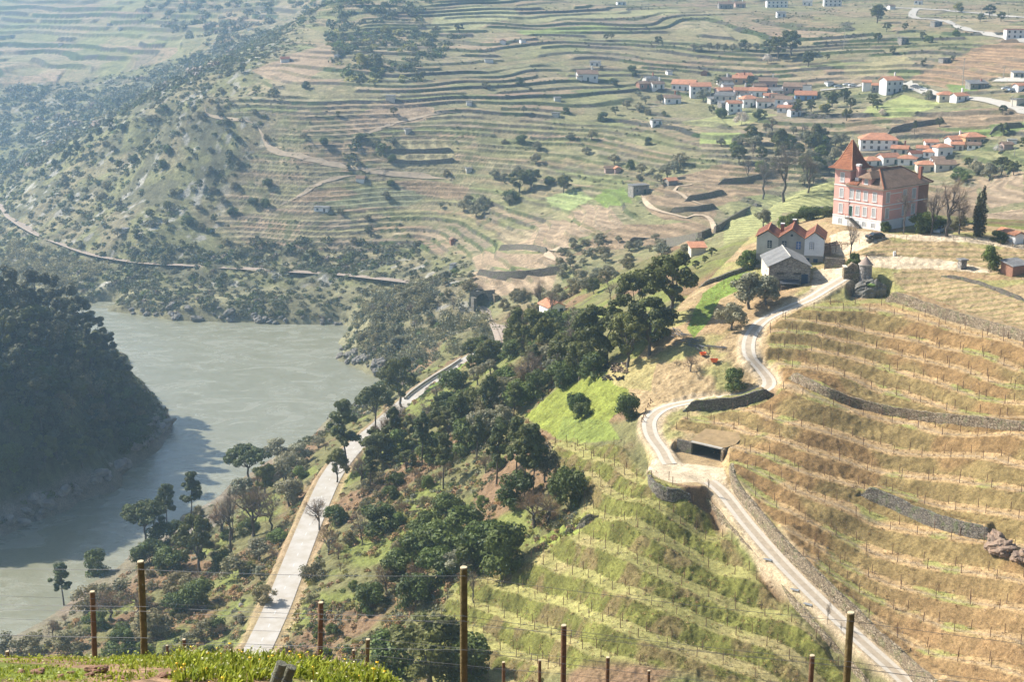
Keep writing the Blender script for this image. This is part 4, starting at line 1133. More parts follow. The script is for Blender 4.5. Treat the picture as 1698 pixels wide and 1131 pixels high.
def plant(kind, x, y, h, u, v, table=None, wide=1.0, group=None, sink=0.0, label=None, z=None, parts=True):
    tpl = TPL[kind]
    tm, lm = tpl[prnd.randrange(len(tpl))]
    s = h / NATURAL_H[kind]
    z0 = (gz(x, y) if z is None else z) - sink
    rz = prnd.uniform(0, 6.28)
    name, cat = THING[kind]
    if parts:
        root = empty(name, (x, y, z0), rz)
        root.scale = (s * wide, s * wide, s)
        if tm is not None:
            t = link("trunk" if cat == "tree" else "stem", tm, root)
        link("crown" if cat == "tree" else "foliage", lm, root)
    else:
        root = link(name, lm, None, (x, y, z0)); root.rotation_euler = (0, 0, rz); root.scale = (s * wide, s * wide, s)
    tag(root, None, cat, group)
    size = "small " if h < 0.55 * NATURAL_H[kind] else ("large " if h > 1.1 * NATURAL_H[kind] else "")
    PLANTS.append([root, label or f"{size}{LOOK[kind]} {place_label(u, v, table or NEAR_PLACES)}", u, v, label is not None])
    return root

def plant_px(kind, u, v, hpx, wide=1.0, table=None, group=None, label=None, ymin=150, sink=0.1, parts=True):
    """a plant whose foot shows at this pixel and which is hpx of the photograph's pixels tall"""
    x, y, z = hit(u, v, ymin)
    if y > 1600: return None
    h = hpx * (y / math.cos(PITCH) * 1.0) / FPX * 1.0
    return plant(kind, x, y, h, u, v, table, wide, group, sink, label, parts=parts)

# ---- trees one can tell apart
G_RIV, G_WOOD, G_HOUSE = "trees along the near river bank", "trees of the wood above the road", "trees around the estate buildings"
for k, u, v, h, w, g in [
 ("pine", 106, 1005, 78, 1.15, G_RIV), ("pine", 318, 868, 92, 0.95, G_RIV), ("pine", 277, 878, 84, 0.85, G_RIV), ("umbrella", 243, 905, 76, 0.95, G_RIV), ("umbrella", 412, 808, 72, 1.0, G_RIV), ("oak", 330, 950, 105, 0.8, G_RIV),
 ("laurel", 160, 955, 46, 0.9, G_RIV), ("pine", 575, 785, 128, 0.95, G_RIV), ("oak", 560, 800, 60, 0.8, G_RIV), ("oak", 664, 676, 88, 0.78, G_RIV), ("umbrella", 622, 722, 82, 0.7, G_RIV), ("bare", 386, 925, 125, 0.55, G_RIV), ("oak", 440, 820, 58, 0.9, G_RIV),
 ("olive", 475, 795, 48, 1.2, G_RIV), ("olive", 500, 770, 38, 1.2, G_RIV), ("olive", 480, 840, 50, 1.1, G_RIV), ("olive", 462, 765, 40, 1.2, G_RIV), ("olive", 405, 835, 46, 1.1, G_RIV), ("laurel", 285, 955, 52, 1.0, G_RIV), ("laurel", 330, 1005, 50, 1.0, G_RIV), ("laurel", 270, 905, 40, 1.2, G_RIV),
 ("rust", 420, 890, 85, 1.0, G_RIV), ("rust", 370, 895, 70, 1.0, G_RIV), ("bare", 450, 880, 70, 1.0, G_RIV), ("scrub", 120, 1080, 45, 1.2, G_RIV), ("scrub", 250, 1060, 52, 1.3, G_RIV), ("laurel", 205, 1085, 48, 1.1, G_RIV), ("laurel", 290, 1020, 40, 1.0, G_RIV), ("greenbush", 160, 1045, 36, 1.2, G_RIV), ("scrub", 60, 1085, 40, 1.2, G_RIV), ("rust", 185, 1030, 60, 1.1, G_RIV), ("scrub", 190, 1000, 45, 1.2, G_RIV), ("scrub", 440, 1000, 34, 1.1, G_RIV), ("greenbush", 465, 905, 30, 1.3, G_RIV),
 ("laurel", 250, 935, 44, 1.2, G_RIV), ("scrub", 300, 985, 40, 1.2, G_RIV), ("scrub", 390, 960, 44, 1.2, G_RIV), ("olive", 430, 930, 40, 1.2, G_RIV), ("laurel", 370, 945, 34, 1.0, G_RIV), ("scrub", 20, 1090, 46, 1.2, G_RIV), ("scrub", 150, 1010, 44, 1.2, G_RIV), ("rust", 230, 1020, 50, 1.3, G_RIV), ("scrub", 340, 1060, 36, 1.2, G_RIV), ("rust", 545, 920, 62, 0.8, G_WOOD), ("scrub", 520, 960, 34, 1.2, G_WOOD), ("bare", 600, 905, 60, 0.8, G_WOOD), ("bare", 785, 1000, 58, 0.7, G_WOOD), ("rust", 690, 985, 60, 0.9, G_WOOD), ("laurel", 555, 870, 34, 1.0, G_WOOD),
 ("oak", 1114, 524, 108, 1.02, G_WOOD), ("oak", 1052, 540, 92, 0.9, G_WOOD), ("oak", 1078, 588, 98, 0.95, G_WOOD), ("oak", 1005, 605, 110, 1.05, G_WOOD), ("oak", 975, 600, 90, 0.9, G_WOOD), ("oak", 1040, 610, 95, 0.9, G_WOOD), ("laurel", 1085, 565, 40, 1.1, G_WOOD), ("bare", 955, 610, 98, 0.95, G_WOOD), ("bare", 882, 648, 68, 1.15, G_WOOD), ("rust", 880, 640, 50, 1.3, G_WOOD), ("oak", 930, 625, 75, 1.0, G_WOOD), ("oak", 905, 600, 78, 0.9, G_WOOD), ("oak", 868, 590, 82, 0.95, G_WOOD), ("laurel", 985, 625, 42, 1.1, G_WOOD), ("laurel", 935, 640, 44, 1.1, G_WOOD), ("olive", 925, 632, 40, 1.2, G_WOOD),
 ("pine", 856, 802, 118, 0.85, G_WOOD), ("pine", 823, 806, 126, 0.8, G_WOOD), ("pine", 868, 832, 140, 0.8, G_WOOD), ("pine", 884, 828, 132, 0.72, G_WOOD), ("pine", 851, 700, 70, 1.0, G_WOOD), ("olive", 903, 800, 78, 0.62, G_WOOD), ("laurel", 860, 838, 58, 1.0, G_WOOD), ("laurel", 943, 838, 64, 0.85, G_WOOD), ("pine", 790, 770, 88, 0.85, G_WOOD), ("rust", 885, 875, 62, 1.2, G_WOOD), ("rust", 910, 868, 58, 1.1, G_WOOD), ("laurel", 632, 880, 48, 1.25, G_WOOD),
 ("laurel", 742, 858, 42, 1.1, G_WOOD), ("laurel", 708, 884, 40, 1.15, G_WOOD), ("laurel", 770, 900, 62, 1.2, G_WOOD), ("laurel", 735, 920, 60, 1.2, G_WOOD), ("laurel", 695, 935, 62, 1.15, G_WOOD), ("laurel", 838, 942, 78, 0.95, G_WOOD), ("laurel", 805, 930, 70, 1.1, G_WOOD), ("laurel", 780, 950, 60, 1.1, G_WOOD), ("laurel", 668, 965, 60, 1.0, G_WOOD), ("olive", 765, 955, 50, 1.2, G_WOOD), ("laurel", 725, 960, 56, 1.1, G_WOOD), ("laurel", 690, 1005, 56, 1.0, G_WOOD), ("laurel", 615, 1010, 46, 1.0, G_WOOD), ("rust", 640, 985, 55, 1.0, G_WOOD), ("greenbush", 660, 870, 22, 1.2, G_WOOD),
 ("oak", 715, 1140, 135, 1.35, G_WOOD), ("laurel", 650, 1120, 80, 1.1, G_WOOD), ("laurel", 775, 1135, 90, 1.0, G_WOOD), ("rust", 530, 880, 60, 0.9, G_WOOD),
 ("laurel", 956, 684, 34, 0.95, G_WOOD), ("laurel", 966, 694, 27, 1.0, G_WOOD), ("laurel", 1040, 698, 48, 0.75, G_WOOD), ("laurel", 1218, 644, 34, 1.05, G_HOUSE), ("olive", 1242, 512, 62, 1.15, G_HOUSE), ("olive", 1270, 505, 50, 1.1, G_HOUSE), ("olive", 1212, 548, 50, 1.0, G_HOUSE), ("greenbush", 1241, 446, 32, 1.0, G_HOUSE), ("greenbush", 1250, 440, 28, 1.0, G_HOUSE),
 ("bare", 1410, 426, 56, 0.85, G_HOUSE), ("laurel", 1417, 442, 24, 0.9, G_HOUSE), ("bare", 1570, 392, 92, 1.0, G_HOUSE), ("bare", 1545, 388, 76, 0.9, G_HOUSE), ("bare", 1498, 388, 76, 0.55, G_HOUSE), ("bare", 1590, 388, 60, 0.9, G_HOUSE), ("laurel", 1530, 386, 34, 1.1, G_HOUSE), ("laurel", 1548, 384, 26, 1.2, G_HOUSE), ("laurel", 1468, 384, 18, 0.8, G_HOUSE), ("cypress", 1618, 392, 74, 0.75, G_HOUSE), ("cypress", 1625, 393, 86, 0.85, G_HOUSE), ("greenbush", 1641, 450, 44, 0.62, G_HOUSE), ("laurel", 1655, 400, 18, 1.3, G_HOUSE), ("scrub", 1590, 380, 24, 1.1, G_HOUSE),
 ("olive", 1266, 376, 30, 0.95, G_HOUSE), ("laurel", 1318, 372, 20, 1.2, G_HOUSE), ("laurel", 1338, 366, 24, 1.2, G_HOUSE), ("greenbush", 1356, 362, 20, 1.3, G_HOUSE), ("laurel", 1374, 360, 18, 1.2, G_HOUSE), ("greenbush", 1300, 376, 18, 1.2, G_HOUSE), ("olive", 1138, 425, 22, 1.0, G_HOUSE), ("oak", 1180, 425, 16, 1.1, G_HOUSE), ("oak", 1168, 436, 13, 1.1, G_HOUSE), ("oak", 1153, 446, 15, 1.1, G_HOUSE), ("oak", 1155, 412, 14, 1.3, G_HOUSE), ("olive", 1161, 405, 12, 1.3, G_HOUSE),
 ("pine", 700, 775, 98, 0.85, G_WOOD), ("pine", 760, 735, 92, 0.85, G_WOOD), ("pine", 735, 812, 100, 0.85, G_WOOD), ("pine", 652, 752, 84, 0.85, G_WOOD), ("pine", 812, 700, 84, 0.9, G_WOOD), ("pine", 615, 815, 80, 0.85, G_WOOD), ("bare", 894, 520, 55, 0.7, G_WOOD), ("bare", 914, 535, 60, 0.7, G_WOOD), ("bare", 1012, 500, 36, 0.9, G_WOOD), ("bare", 1026, 495, 30, 0.9, G_WOOD), ("oak", 985, 488, 28, 0.9, G_WOOD),
]:
    plant_px(k, u, v, h, w, group=g)

def scatter_px(poly, n, kinds, hlo, hhi, group, table=None, mind=1.6, ymax=1600, wide=(0.85, 1.25), jitter=True, ymin=150, parts=True, reject=None):
    """n plants scattered evenly over the ground that this outline shows"""
    us = [p[0] for p in poly]; vs = [p[1] for p in poly]
    got = []; tries = 0
    while len(got) < n and tries < n * 30:
        tries += 1
        u, v = prnd.uniform(min(us), max(us)), prnd.uniform(min(vs), max(vs))
        if not inpoly(np.array([u]), np.array([v]), poly)[0]:
            continue
        x, y, z = hit(u, v, ymin)
        if y > ymax or z < 0.6 or any((x - q[0]) ** 2 + (y - q[1]) ** 2 < mind * mind for q in got):
            continue
        if reject and reject(x, y, u, v):
            continue
        got.append((x, y))
        k = prnd.choice(kinds)
        plant(k, x, y, prnd.uniform(hlo, hhi) * (1.0 if NATURAL_H[k] < 7 else 1.25), u, v, table, prnd.uniform(*wide), group, 0.15, parts=parts)
def on_road(x, y, u, v):
    return polydist(np.array([x]), np.array([y]), ROAD)[0][0] < 6.0 or polydist(np.array([x]), np.array([y]), TRACK)[0][0] < 4
scatter_px([(640, 745), (690, 690), (760, 640), (830, 560), (900, 545), (985, 560), (1000, 625), (930, 640), (870, 680), (830, 720), (740, 770), (650, 800), (600, 820), (590, 790)], 74, ["oak", "oak", "pine", "laurel", "greenbush", "oak", "scrub", "olive", "bare", "rust", "oak"], 3.2, 7.8, G_WOOD, mind=2.9, reject=on_road)
scatter_px([(560, 830), (640, 800), (740, 770), (830, 740), (850, 800), (800, 850), (740, 840), (680, 860), (600, 900), (540, 960)], 26, ["rust", "scrub", "scrub", "greenbush", "rust", "laurel"], 1.6, 3.6, G_WOOD, mind=2.5, reject=on_road)
scatter_px([(500, 1000), (560, 930), (680, 900), (700, 960), (640, 1060), (540, 1110), (480, 1090)], 18, ["rust", "scrub", "greenbush", "scrub"], 1.2, 2.6, G_WOOD, mind=2.0, reject=on_road)
scatter_px([(80, 1040), (240, 915), (400, 790), (520, 735), (560, 745), (500, 850), (440, 960), (400, 1060), (300, 1110), (60, 1110)], 60, ["rust", "scrub", "scrub", "olive", "greenbush", "laurel"], 1.5, 4.2, G_RIV, mind=2.6, reject=on_road)
# the wooded hill across the water, in its own shade
HILL_PLACES = [(40, 480, "on the shaded hill's crest"), (110, 500, "near the shaded hill's crest"), (170, 570, "on the shaded hill's right shoulder"), (215, 630, "near the shaded hill's point"), (240, 690, "above the shaded hill's rocky point"), (60, 620, "midway up the shaded river hill"), (140, 660, "in the shaded hill's middle"), (40, 740, "low on the shaded river hill"), (140, 740, "low on the shaded hill above rocks"), (60, 810, "by the shaded rocky shore")]
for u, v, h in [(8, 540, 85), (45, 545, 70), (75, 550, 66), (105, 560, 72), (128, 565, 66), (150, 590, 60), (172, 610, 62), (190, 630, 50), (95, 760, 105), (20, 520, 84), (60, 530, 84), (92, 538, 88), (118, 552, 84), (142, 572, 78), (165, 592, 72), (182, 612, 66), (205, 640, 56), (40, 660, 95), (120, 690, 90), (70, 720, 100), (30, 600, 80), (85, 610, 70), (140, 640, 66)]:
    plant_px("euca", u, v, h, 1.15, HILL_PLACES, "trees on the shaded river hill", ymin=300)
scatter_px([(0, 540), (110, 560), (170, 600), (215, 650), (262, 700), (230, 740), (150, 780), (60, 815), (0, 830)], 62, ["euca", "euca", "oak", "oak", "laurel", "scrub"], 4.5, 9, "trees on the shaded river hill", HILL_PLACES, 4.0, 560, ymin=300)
for u, v in ((207, 612), (190, 600)):
    plant_px("bare", u, v + 10, 36, 0.3, HILL_PLACES, "trees on the shaded river hill", ymin=300)
# ------------------------------------------------------------------ buildings
class MB:
    def __init__(self): self.V, self.F = [], []
    def quad(self, *p):
        b = len(self.V); self.V += [tuple(q) for q in p]; self.F.append(list(range(b, b + len(p)))); return self
    def box(self, x0, x1, y0, y1, z0, z1):
        b = len(self.V)
        self.V += [(x, y, z) for z in (z0, z1) for x, y in ((x0, y0), (x1, y0), (x1, y1), (x0, y1))]
        self.F += [[b + i for i in f] for f in ((3, 2, 1, 0), (4, 5, 6, 7), (0, 1, 5, 4), (1, 2, 6, 5), (2, 3, 7, 6), (3, 0, 4, 7))]
        return self
    def poly(self, verts, faces):
        b = len(self.V); self.V += [tuple(v) for v in verts]; self.F += [[b + i for i in f] for f in faces]; return self
    def prism(self, ring, d):
        """closed ring of points pushed along vector d"""
        n = len(ring); b = len(self.V)
        self.V += [tuple(p) for p in ring] + [(p[0] + d[0], p[1] + d[1], p[2] + d[2]) for p in ring]
        self.F += [list(range(b + n - 1, b - 1, -1)), list(range(b + n, b + 2 * n))] + [[b + i, b + (i + 1) % n, b + n + (i + 1) % n, b + n + i] for i in range(n)]
        return self
    def cyl(self, x, y, z0, z1, r0, r1=None, n=20):
        r1 = r0 if r1 is None else r1; b = len(self.V)
        for z, r in ((z0, r0), (z1, r1)):
            self.V += [(x + r * math.cos(6.28318 * i / n), y + r * math.sin(6.28318 * i / n), z) for i in range(n)]
        self.F += [[b + i, b + (i + 1) % n, b + n + (i + 1) % n, b + n + i] for i in range(n)]
        self.F += [list(range(b + n - 1, b - 1, -1)), list(range(b + n, b + 2 * n))]
        return self
    def build(self, name, mat, parent=None, label=None):
        me = np_mesh(name, self.V, self.F, (mat,))
        bm = bmesh.new(); bm.from_mesh(me); bmesh.ops.recalc_face_normals(bm, faces=bm.faces); bm.to_mesh(me); bm.free()
        o = link(name, me, parent)
        if label: o["label"] = label
        return o
import bmesh

def tile_mat(name, c1, c2, pitch=0.28):
    m, nt, b = new_mat(name)
    tc = nt.nodes.new("ShaderNodeTexCoord").outputs["Object"]
    n = nz(nt, 2.2, 5, 0.7, tc); n2 = nz(nt, 0.5, 3, 0.6, tc)
    c = mixc(nt, mrange(nt, n.outputs[0], 0.35, 0.65, 0, 1), c1, c2)
    c = mixc(nt, 1.0, c, mrange(nt, n2.outputs[0], 0.3, 0.7, 0.78, 1.22), 'MULTIPLY')
    oi = nt.nodes.new("ShaderNodeObjectInfo")
    c = mixc(nt, 1.0, c, mrange(nt, oi.outputs["Random"], 0, 1, 0.82, 1.15), 'MULTIPLY')
    w = nt.nodes.new("ShaderNodeTexWave"); w.inputs["Scale"].default_value = 0.5 / pitch; w.inputs["Distortion"].default_value = 0.4
    nt.links.new(tc, w.inputs[0])
    c = mixc(nt, 1.0, c, mrange(nt, w.outputs[1], 0, 1, 0.74, 1.16), 'MULTIPLY')
    nt.links.new(c, b.inputs["Base Color"]); b.inputs["Roughness"].default_value = 0.85; b.inputs["Specular IOR Level"].default_value = 0.15
    bp = nt.nodes.new("ShaderNodeBump"); bp.inputs["Strength"].default_value = 0.8; bp.inputs["Distance"].default_value = 0.08
    nt.links.new(w.outputs[1], bp.inputs["Height"]); nt.links.new(bp.outputs[0], b.inputs["Normal"])
    return m
def stone_mat(name, c1, c2, mortar, scale=1.6, moss=0.0):
    m, nt, b = new_mat(name)
    geo = nt.nodes.new("ShaderNodeTexCoord").outputs["Object"]
    mp = nt.nodes.new("ShaderNodeMapping"); mp.inputs["Scale"].default_value = (1, 1, 1.5); nt.links.new(geo, mp.inputs[0])
    v = nt.nodes.new("ShaderNodeTexVoronoi"); v.inputs["Scale"].default_value = scale; nt.links.new(mp.outputs[0], v.inputs["Vector"])
    v2 = nt.nodes.new("ShaderNodeTexVoronoi"); v2.feature = 'DISTANCE_TO_EDGE'; v2.inputs["Scale"].default_value = scale; nt.links.new(mp.outputs[0], v2.inputs["Vector"])
    sp = nt.nodes.new("ShaderNodeSeparateColor"); nt.links.new(v.outputs["Color"], sp.inputs[0])
    c = mixc(nt, sp.outputs[0], c1, c2)
    c = mixc(nt, mrange(nt, v2.outputs["Distance"], 0.02, 0.07, 1, 0), c, mortar)
    n = nz(nt, 0.7, 5, 0.7, geo)
    if moss:
        c = mixc(nt, mrange(nt, n.outputs[0], 0.52, 0.62, 0, moss), c, (0.10, 0.13, 0.045))
    c = mixc(nt, 1.0, c, mrange(nt, n.outputs[0], 0.3, 0.7, 0.7, 1.25), 'MULTIPLY')
    nt.links.new(c, b.inputs["Base Color"]); b.inputs["Roughness"].default_value = 0.95; b.inputs["Specular IOR Level"].default_value = 0.1
    bp = nt.nodes.new("ShaderNodeBump"); bp.inputs["Strength"].default_value = 0.9; bp.inputs["Distance"].default_value = 0.12
    nt.links.new(mrange(nt, v2.outputs["Distance"], 0, 0.12, 0, 1), bp.inputs["Height"]); nt.links.new(bp.outputs[0], b.inputs["Normal"])
    return m
MT_ORANGE = tile_mat("orange_roof_tile", (0.53, 0.225, 0.12), (0.64, 0.315, 0.19))
MT_BROWN = tile_mat("weathered_brown_tile", (0.20, 0.13, 0.09), (0.31, 0.21, 0.145))
MT_RED = tile_mat("old_red_tile", (0.17, 0.065, 0.042), (0.26, 0.105, 0.065))
MT_RUST = tile_mat("mossy_red_brown_tile", (0.22, 0.085, 0.048), (0.31, 0.13, 0.065))
MT_GREYR = tile_mat("grey_sheet_roofing", (0.19, 0.19, 0.19), (0.25, 0.245, 0.24), 0.2)
MW_PINK = mat_plain("pink_render", (0.74, 0.41, 0.34), 0.9, 0.10, 0.8)
MW_WHITE = mat_plain("white_render", (0.75, 0.74, 0.72), 0.9, 0.10, 0.7, obj_rand=0.12)
MW_TRIM = mat_plain("white_trim", (0.76, 0.74, 0.71), 0.85, 0.06, 1.0)
MW_CREAM = mat_plain("cream_render", (0.55, 0.50, 0.41), 0.9, 0.15, 0.8)
MW_GREYR = mat_plain("grey_render", (0.33, 0.315, 0.285), 0.95, 0.25, 0.7)
MW_PALEG = mat_plain("pale_grey_render", (0.56, 0.53, 0.47), 0.95, 0.16, 0.8)
MW_BLUEW = mat_plain("bluish_white_render", (0.76, 0.77, 0.79), 0.9, 0.12, 0.8)
MW_OCHRE = mat_plain("ochre_render", (0.50, 0.33, 0.17), 0.9, 0.12, 0.8)
MW_ROSE = mat_plain("dusty_rose_render", (0.43, 0.31, 0.27), 0.9, 0.15, 0.8)
MW_BLUE = mat_plain("blue_render", (0.18, 0.30, 0.50), 0.9, 0.12, 0.8)
MW_BRICKW = mat_plain("bare_brick", (0.30, 0.155, 0.105), 0.95, 0.3, 1.5)
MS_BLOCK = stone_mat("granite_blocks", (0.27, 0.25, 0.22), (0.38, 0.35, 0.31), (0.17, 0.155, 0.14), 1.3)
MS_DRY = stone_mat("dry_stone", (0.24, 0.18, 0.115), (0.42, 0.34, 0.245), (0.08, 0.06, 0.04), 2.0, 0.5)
MS_DARK = stone_mat("dark_shaded_stone", (0.15, 0.13, 0.11), (0.27, 0.24, 0.20), (0.06, 0.05, 0.04), 2.0, 0.6)  # darker copy of dry stone, shade of walls turned from the sun painted in
M_GLASS = mat_plain("window_glass", (0.035, 0.045, 0.055), 0.15, 0.2, 1.0, spec=0.5)
M_SHUT = mat_plain("grey_shutter", (0.42, 0.42, 0.41), 0.7, 0.1, 2.0)
M_DKGREEN = mat_plain("dark_green_paint", (0.02, 0.06, 0.04), 0.6, 0.1, 2.0)
M_BLUEP = mat_plain("blue_paint", (0.055, 0.12, 0.32), 0.6, 0.15, 2.0)
M_DBLUE = mat_plain("dark_blue_paint", (0.03, 0.06, 0.11), 0.6, 0.15, 2.0)
M_CONC = mat_plain("concrete", (0.42, 0.39, 0.34), 0.95, 0.2, 1.0)
M_DARKIN = mat_plain("near_black_gloom", (0.06, 0.055, 0.05), 1.0, 0.3, 1.0)  # gloom inside shelter and tunnel put into the colour; also gate and wheels
M_BRICK = mat_plain("chimney_brick", (0.33, 0.13, 0.085), 0.95, 0.25, 2.0)
M_METAL = mat_plain("galvanised_metal", (0.40, 0.41, 0.42), 0.5, 0.15, 2.0, metal=0.5)

def window(parent, axis, at, c, z0, w, h, frame=MW_TRIM, pane=M_SHUT, rec=0.0, sill=True, bars=False, fw=0.16):
    """window on a wall plane. axis 'x': plane y = at facing -y, c is x. axis 'y': plane x = at facing -x, c is y. Small proud frame, pane set into it."""
    def bx(m, a0, a1, d0, d1, z0_, z1_):
        if axis == 'x': m.box(a0, a1, at - d1, at - d0, z0_, z1_)
        else: m.box(at - d1, at - d0, a0, a1, z0_, z1_)
    a0, a1, z1 = c - w / 2, c + w / 2, z0 + h
    f = MB()
    bx(f, a0 - fw, a0, -0.05, 0.07, z0, z1 + fw); bx(f, a1, a1 + fw, -0.05, 0.07, z0, z1 + fw); bx(f, a0, a1, -0.05, 0.07, z1, z1 + fw)
    win = f.build("window", frame, parent)
    p = MB(); bx(p, a0, a1, -0.05, 0.02, z0, z1); p.build("pane", pane, win)
    if sill:
        s = MB(); bx(s, a0 - fw - 0.06, a1 + fw + 0.06, -0.05, 0.16, z0 - 0.16, z0); s.build("sill", frame, win)
    if bars:
        s = MB()
        bx(s, c - 0.03, c + 0.03, 0.022, 0.05, z0, z1)
        for k in (1, 2, 3): bx(s, a0, c - 0.03, 0.022, 0.05, z0 + h * k / 4 - 0.03, z0 + h * k / 4 + 0.03); bx(s, c + 0.03, a1, 0.022, 0.05, z0 + h * k / 4 - 0.03, z0 + h * k / 4 + 0.03)
        s.build("glazing_bar", bars, win)
    return win
def door(parent, axis, at, c, z0, w, h, mat, frame=None):
    def bx(m, a0, a1, d0, d1, z0_, z1_):
        if axis == 'x': m.box(a0, a1, at - d1, at - d0, z0_, z1_)
        else: m.box(at - d1, at - d0, a0, a1, z0_, z1_)
    m = MB(); bx(m, c - w / 2, c + w / 2, -0.05, 0.03, z0, z0 + h)
    d = m.build("door", mat, parent)
    if frame:
        f = MB(); bx(f, c - w / 2 - 0.15, c - w / 2, -0.05, 0.08, z0, z0 + h + 0.15); bx(f, c + w / 2, c + w / 2 + 0.15, -0.05, 0.08, z0, z0 + h + 0.15); bx(f, c - w / 2, c + w / 2, -0.05, 0.08, z0 + h, z0 + h + 0.15)
        f.build("frame", frame, d)
    return d
def hip_roof(x0, x1, y0, y1, z, rise, along='x', th=0.18, inset=None):
    m = MB()
    if along == 'x':
        d = (y1 - y0) / 2 if inset is None else inset
        r0, r1 = (x0 + d, (y0 + y1) / 2, z + rise), (x1 - d, (y0 + y1) / 2, z + rise)
        top = [(x0, y0, z), (x1, y0, z), (x1, y1, z), (x0, y1, z), r0, r1]
        F = [(0, 1, 5, 4), (1, 2, 5), (2, 3, 4, 5), (3, 0, 4)]
    else:
        d = (x1 - x0) / 2 if inset is None else inset
        r0, r1 = ((x0 + x1) / 2, y0 + d, z + rise), ((x0 + x1) / 2, y1 - d, z + rise)
        top = [(x0, y0, z), (x1, y0, z), (x1, y1, z), (x0, y1, z), r0, r1]
        F = [(0, 1, 4), (1, 2, 5, 4), (2, 3, 5), (3, 0, 4, 5)]
    m.poly(top, F)
    b = [(p[0], p[1], p[2] - th) for p in top[:4]]
    m.poly(top[:4] + b, [(0, 4, 5, 1), (1, 5, 6, 2), (2, 6, 7, 3), (3, 7, 4, 0), (7, 6, 5, 4)])
    return m
def gable_roof(x0, x1, y0, y1, z, rise, along='y', th=0.16):
    """two sloping slabs; ridge runs along the given axis"""
    m = MB()
    if along == 'y':
        xm = (x0 + x1) / 2
        ring = [(x0, y0, z), (xm, y0, z + rise), (x1, y0, z), (x1, y0, z + th), (xm, y0, z + rise + th * 1.25), (x0, y0, z + th)]
        m.prism(ring, (0, y1 - y0, 0))
    else:
        ym = (y0 + y1) / 2
        ring = [(x0, y0, z), (x0, ym, z + rise), (x0, y1, z), (x0, y1, z + th), (x0, ym, z + rise + th * 1.25), (x0, y0, z + th)]
        m.prism(ring, (x1 - x0, 0, 0))
    return m
def gable_wall(x0, x1, y0, y1, z0, z1, rise, along='y'):
    m = MB()
    if along == 'y':
        xm = (x0 + x1) / 2
        m.prism([(x0, y0, z0), (x1, y0, z0), (x1, y0, z1), (xm, y0, z1 + rise), (x0, y0, z1)], (0, y1 - y0, 0))
    else:
        ym = (y0 + y1) / 2
        m.prism([(x0, y0, z0), (x0, y1, z0), (x0, y1, z1), (x0, ym, z1 + rise), (x0, y0, z1)], (x1 - x0, 0, 0))
    return m

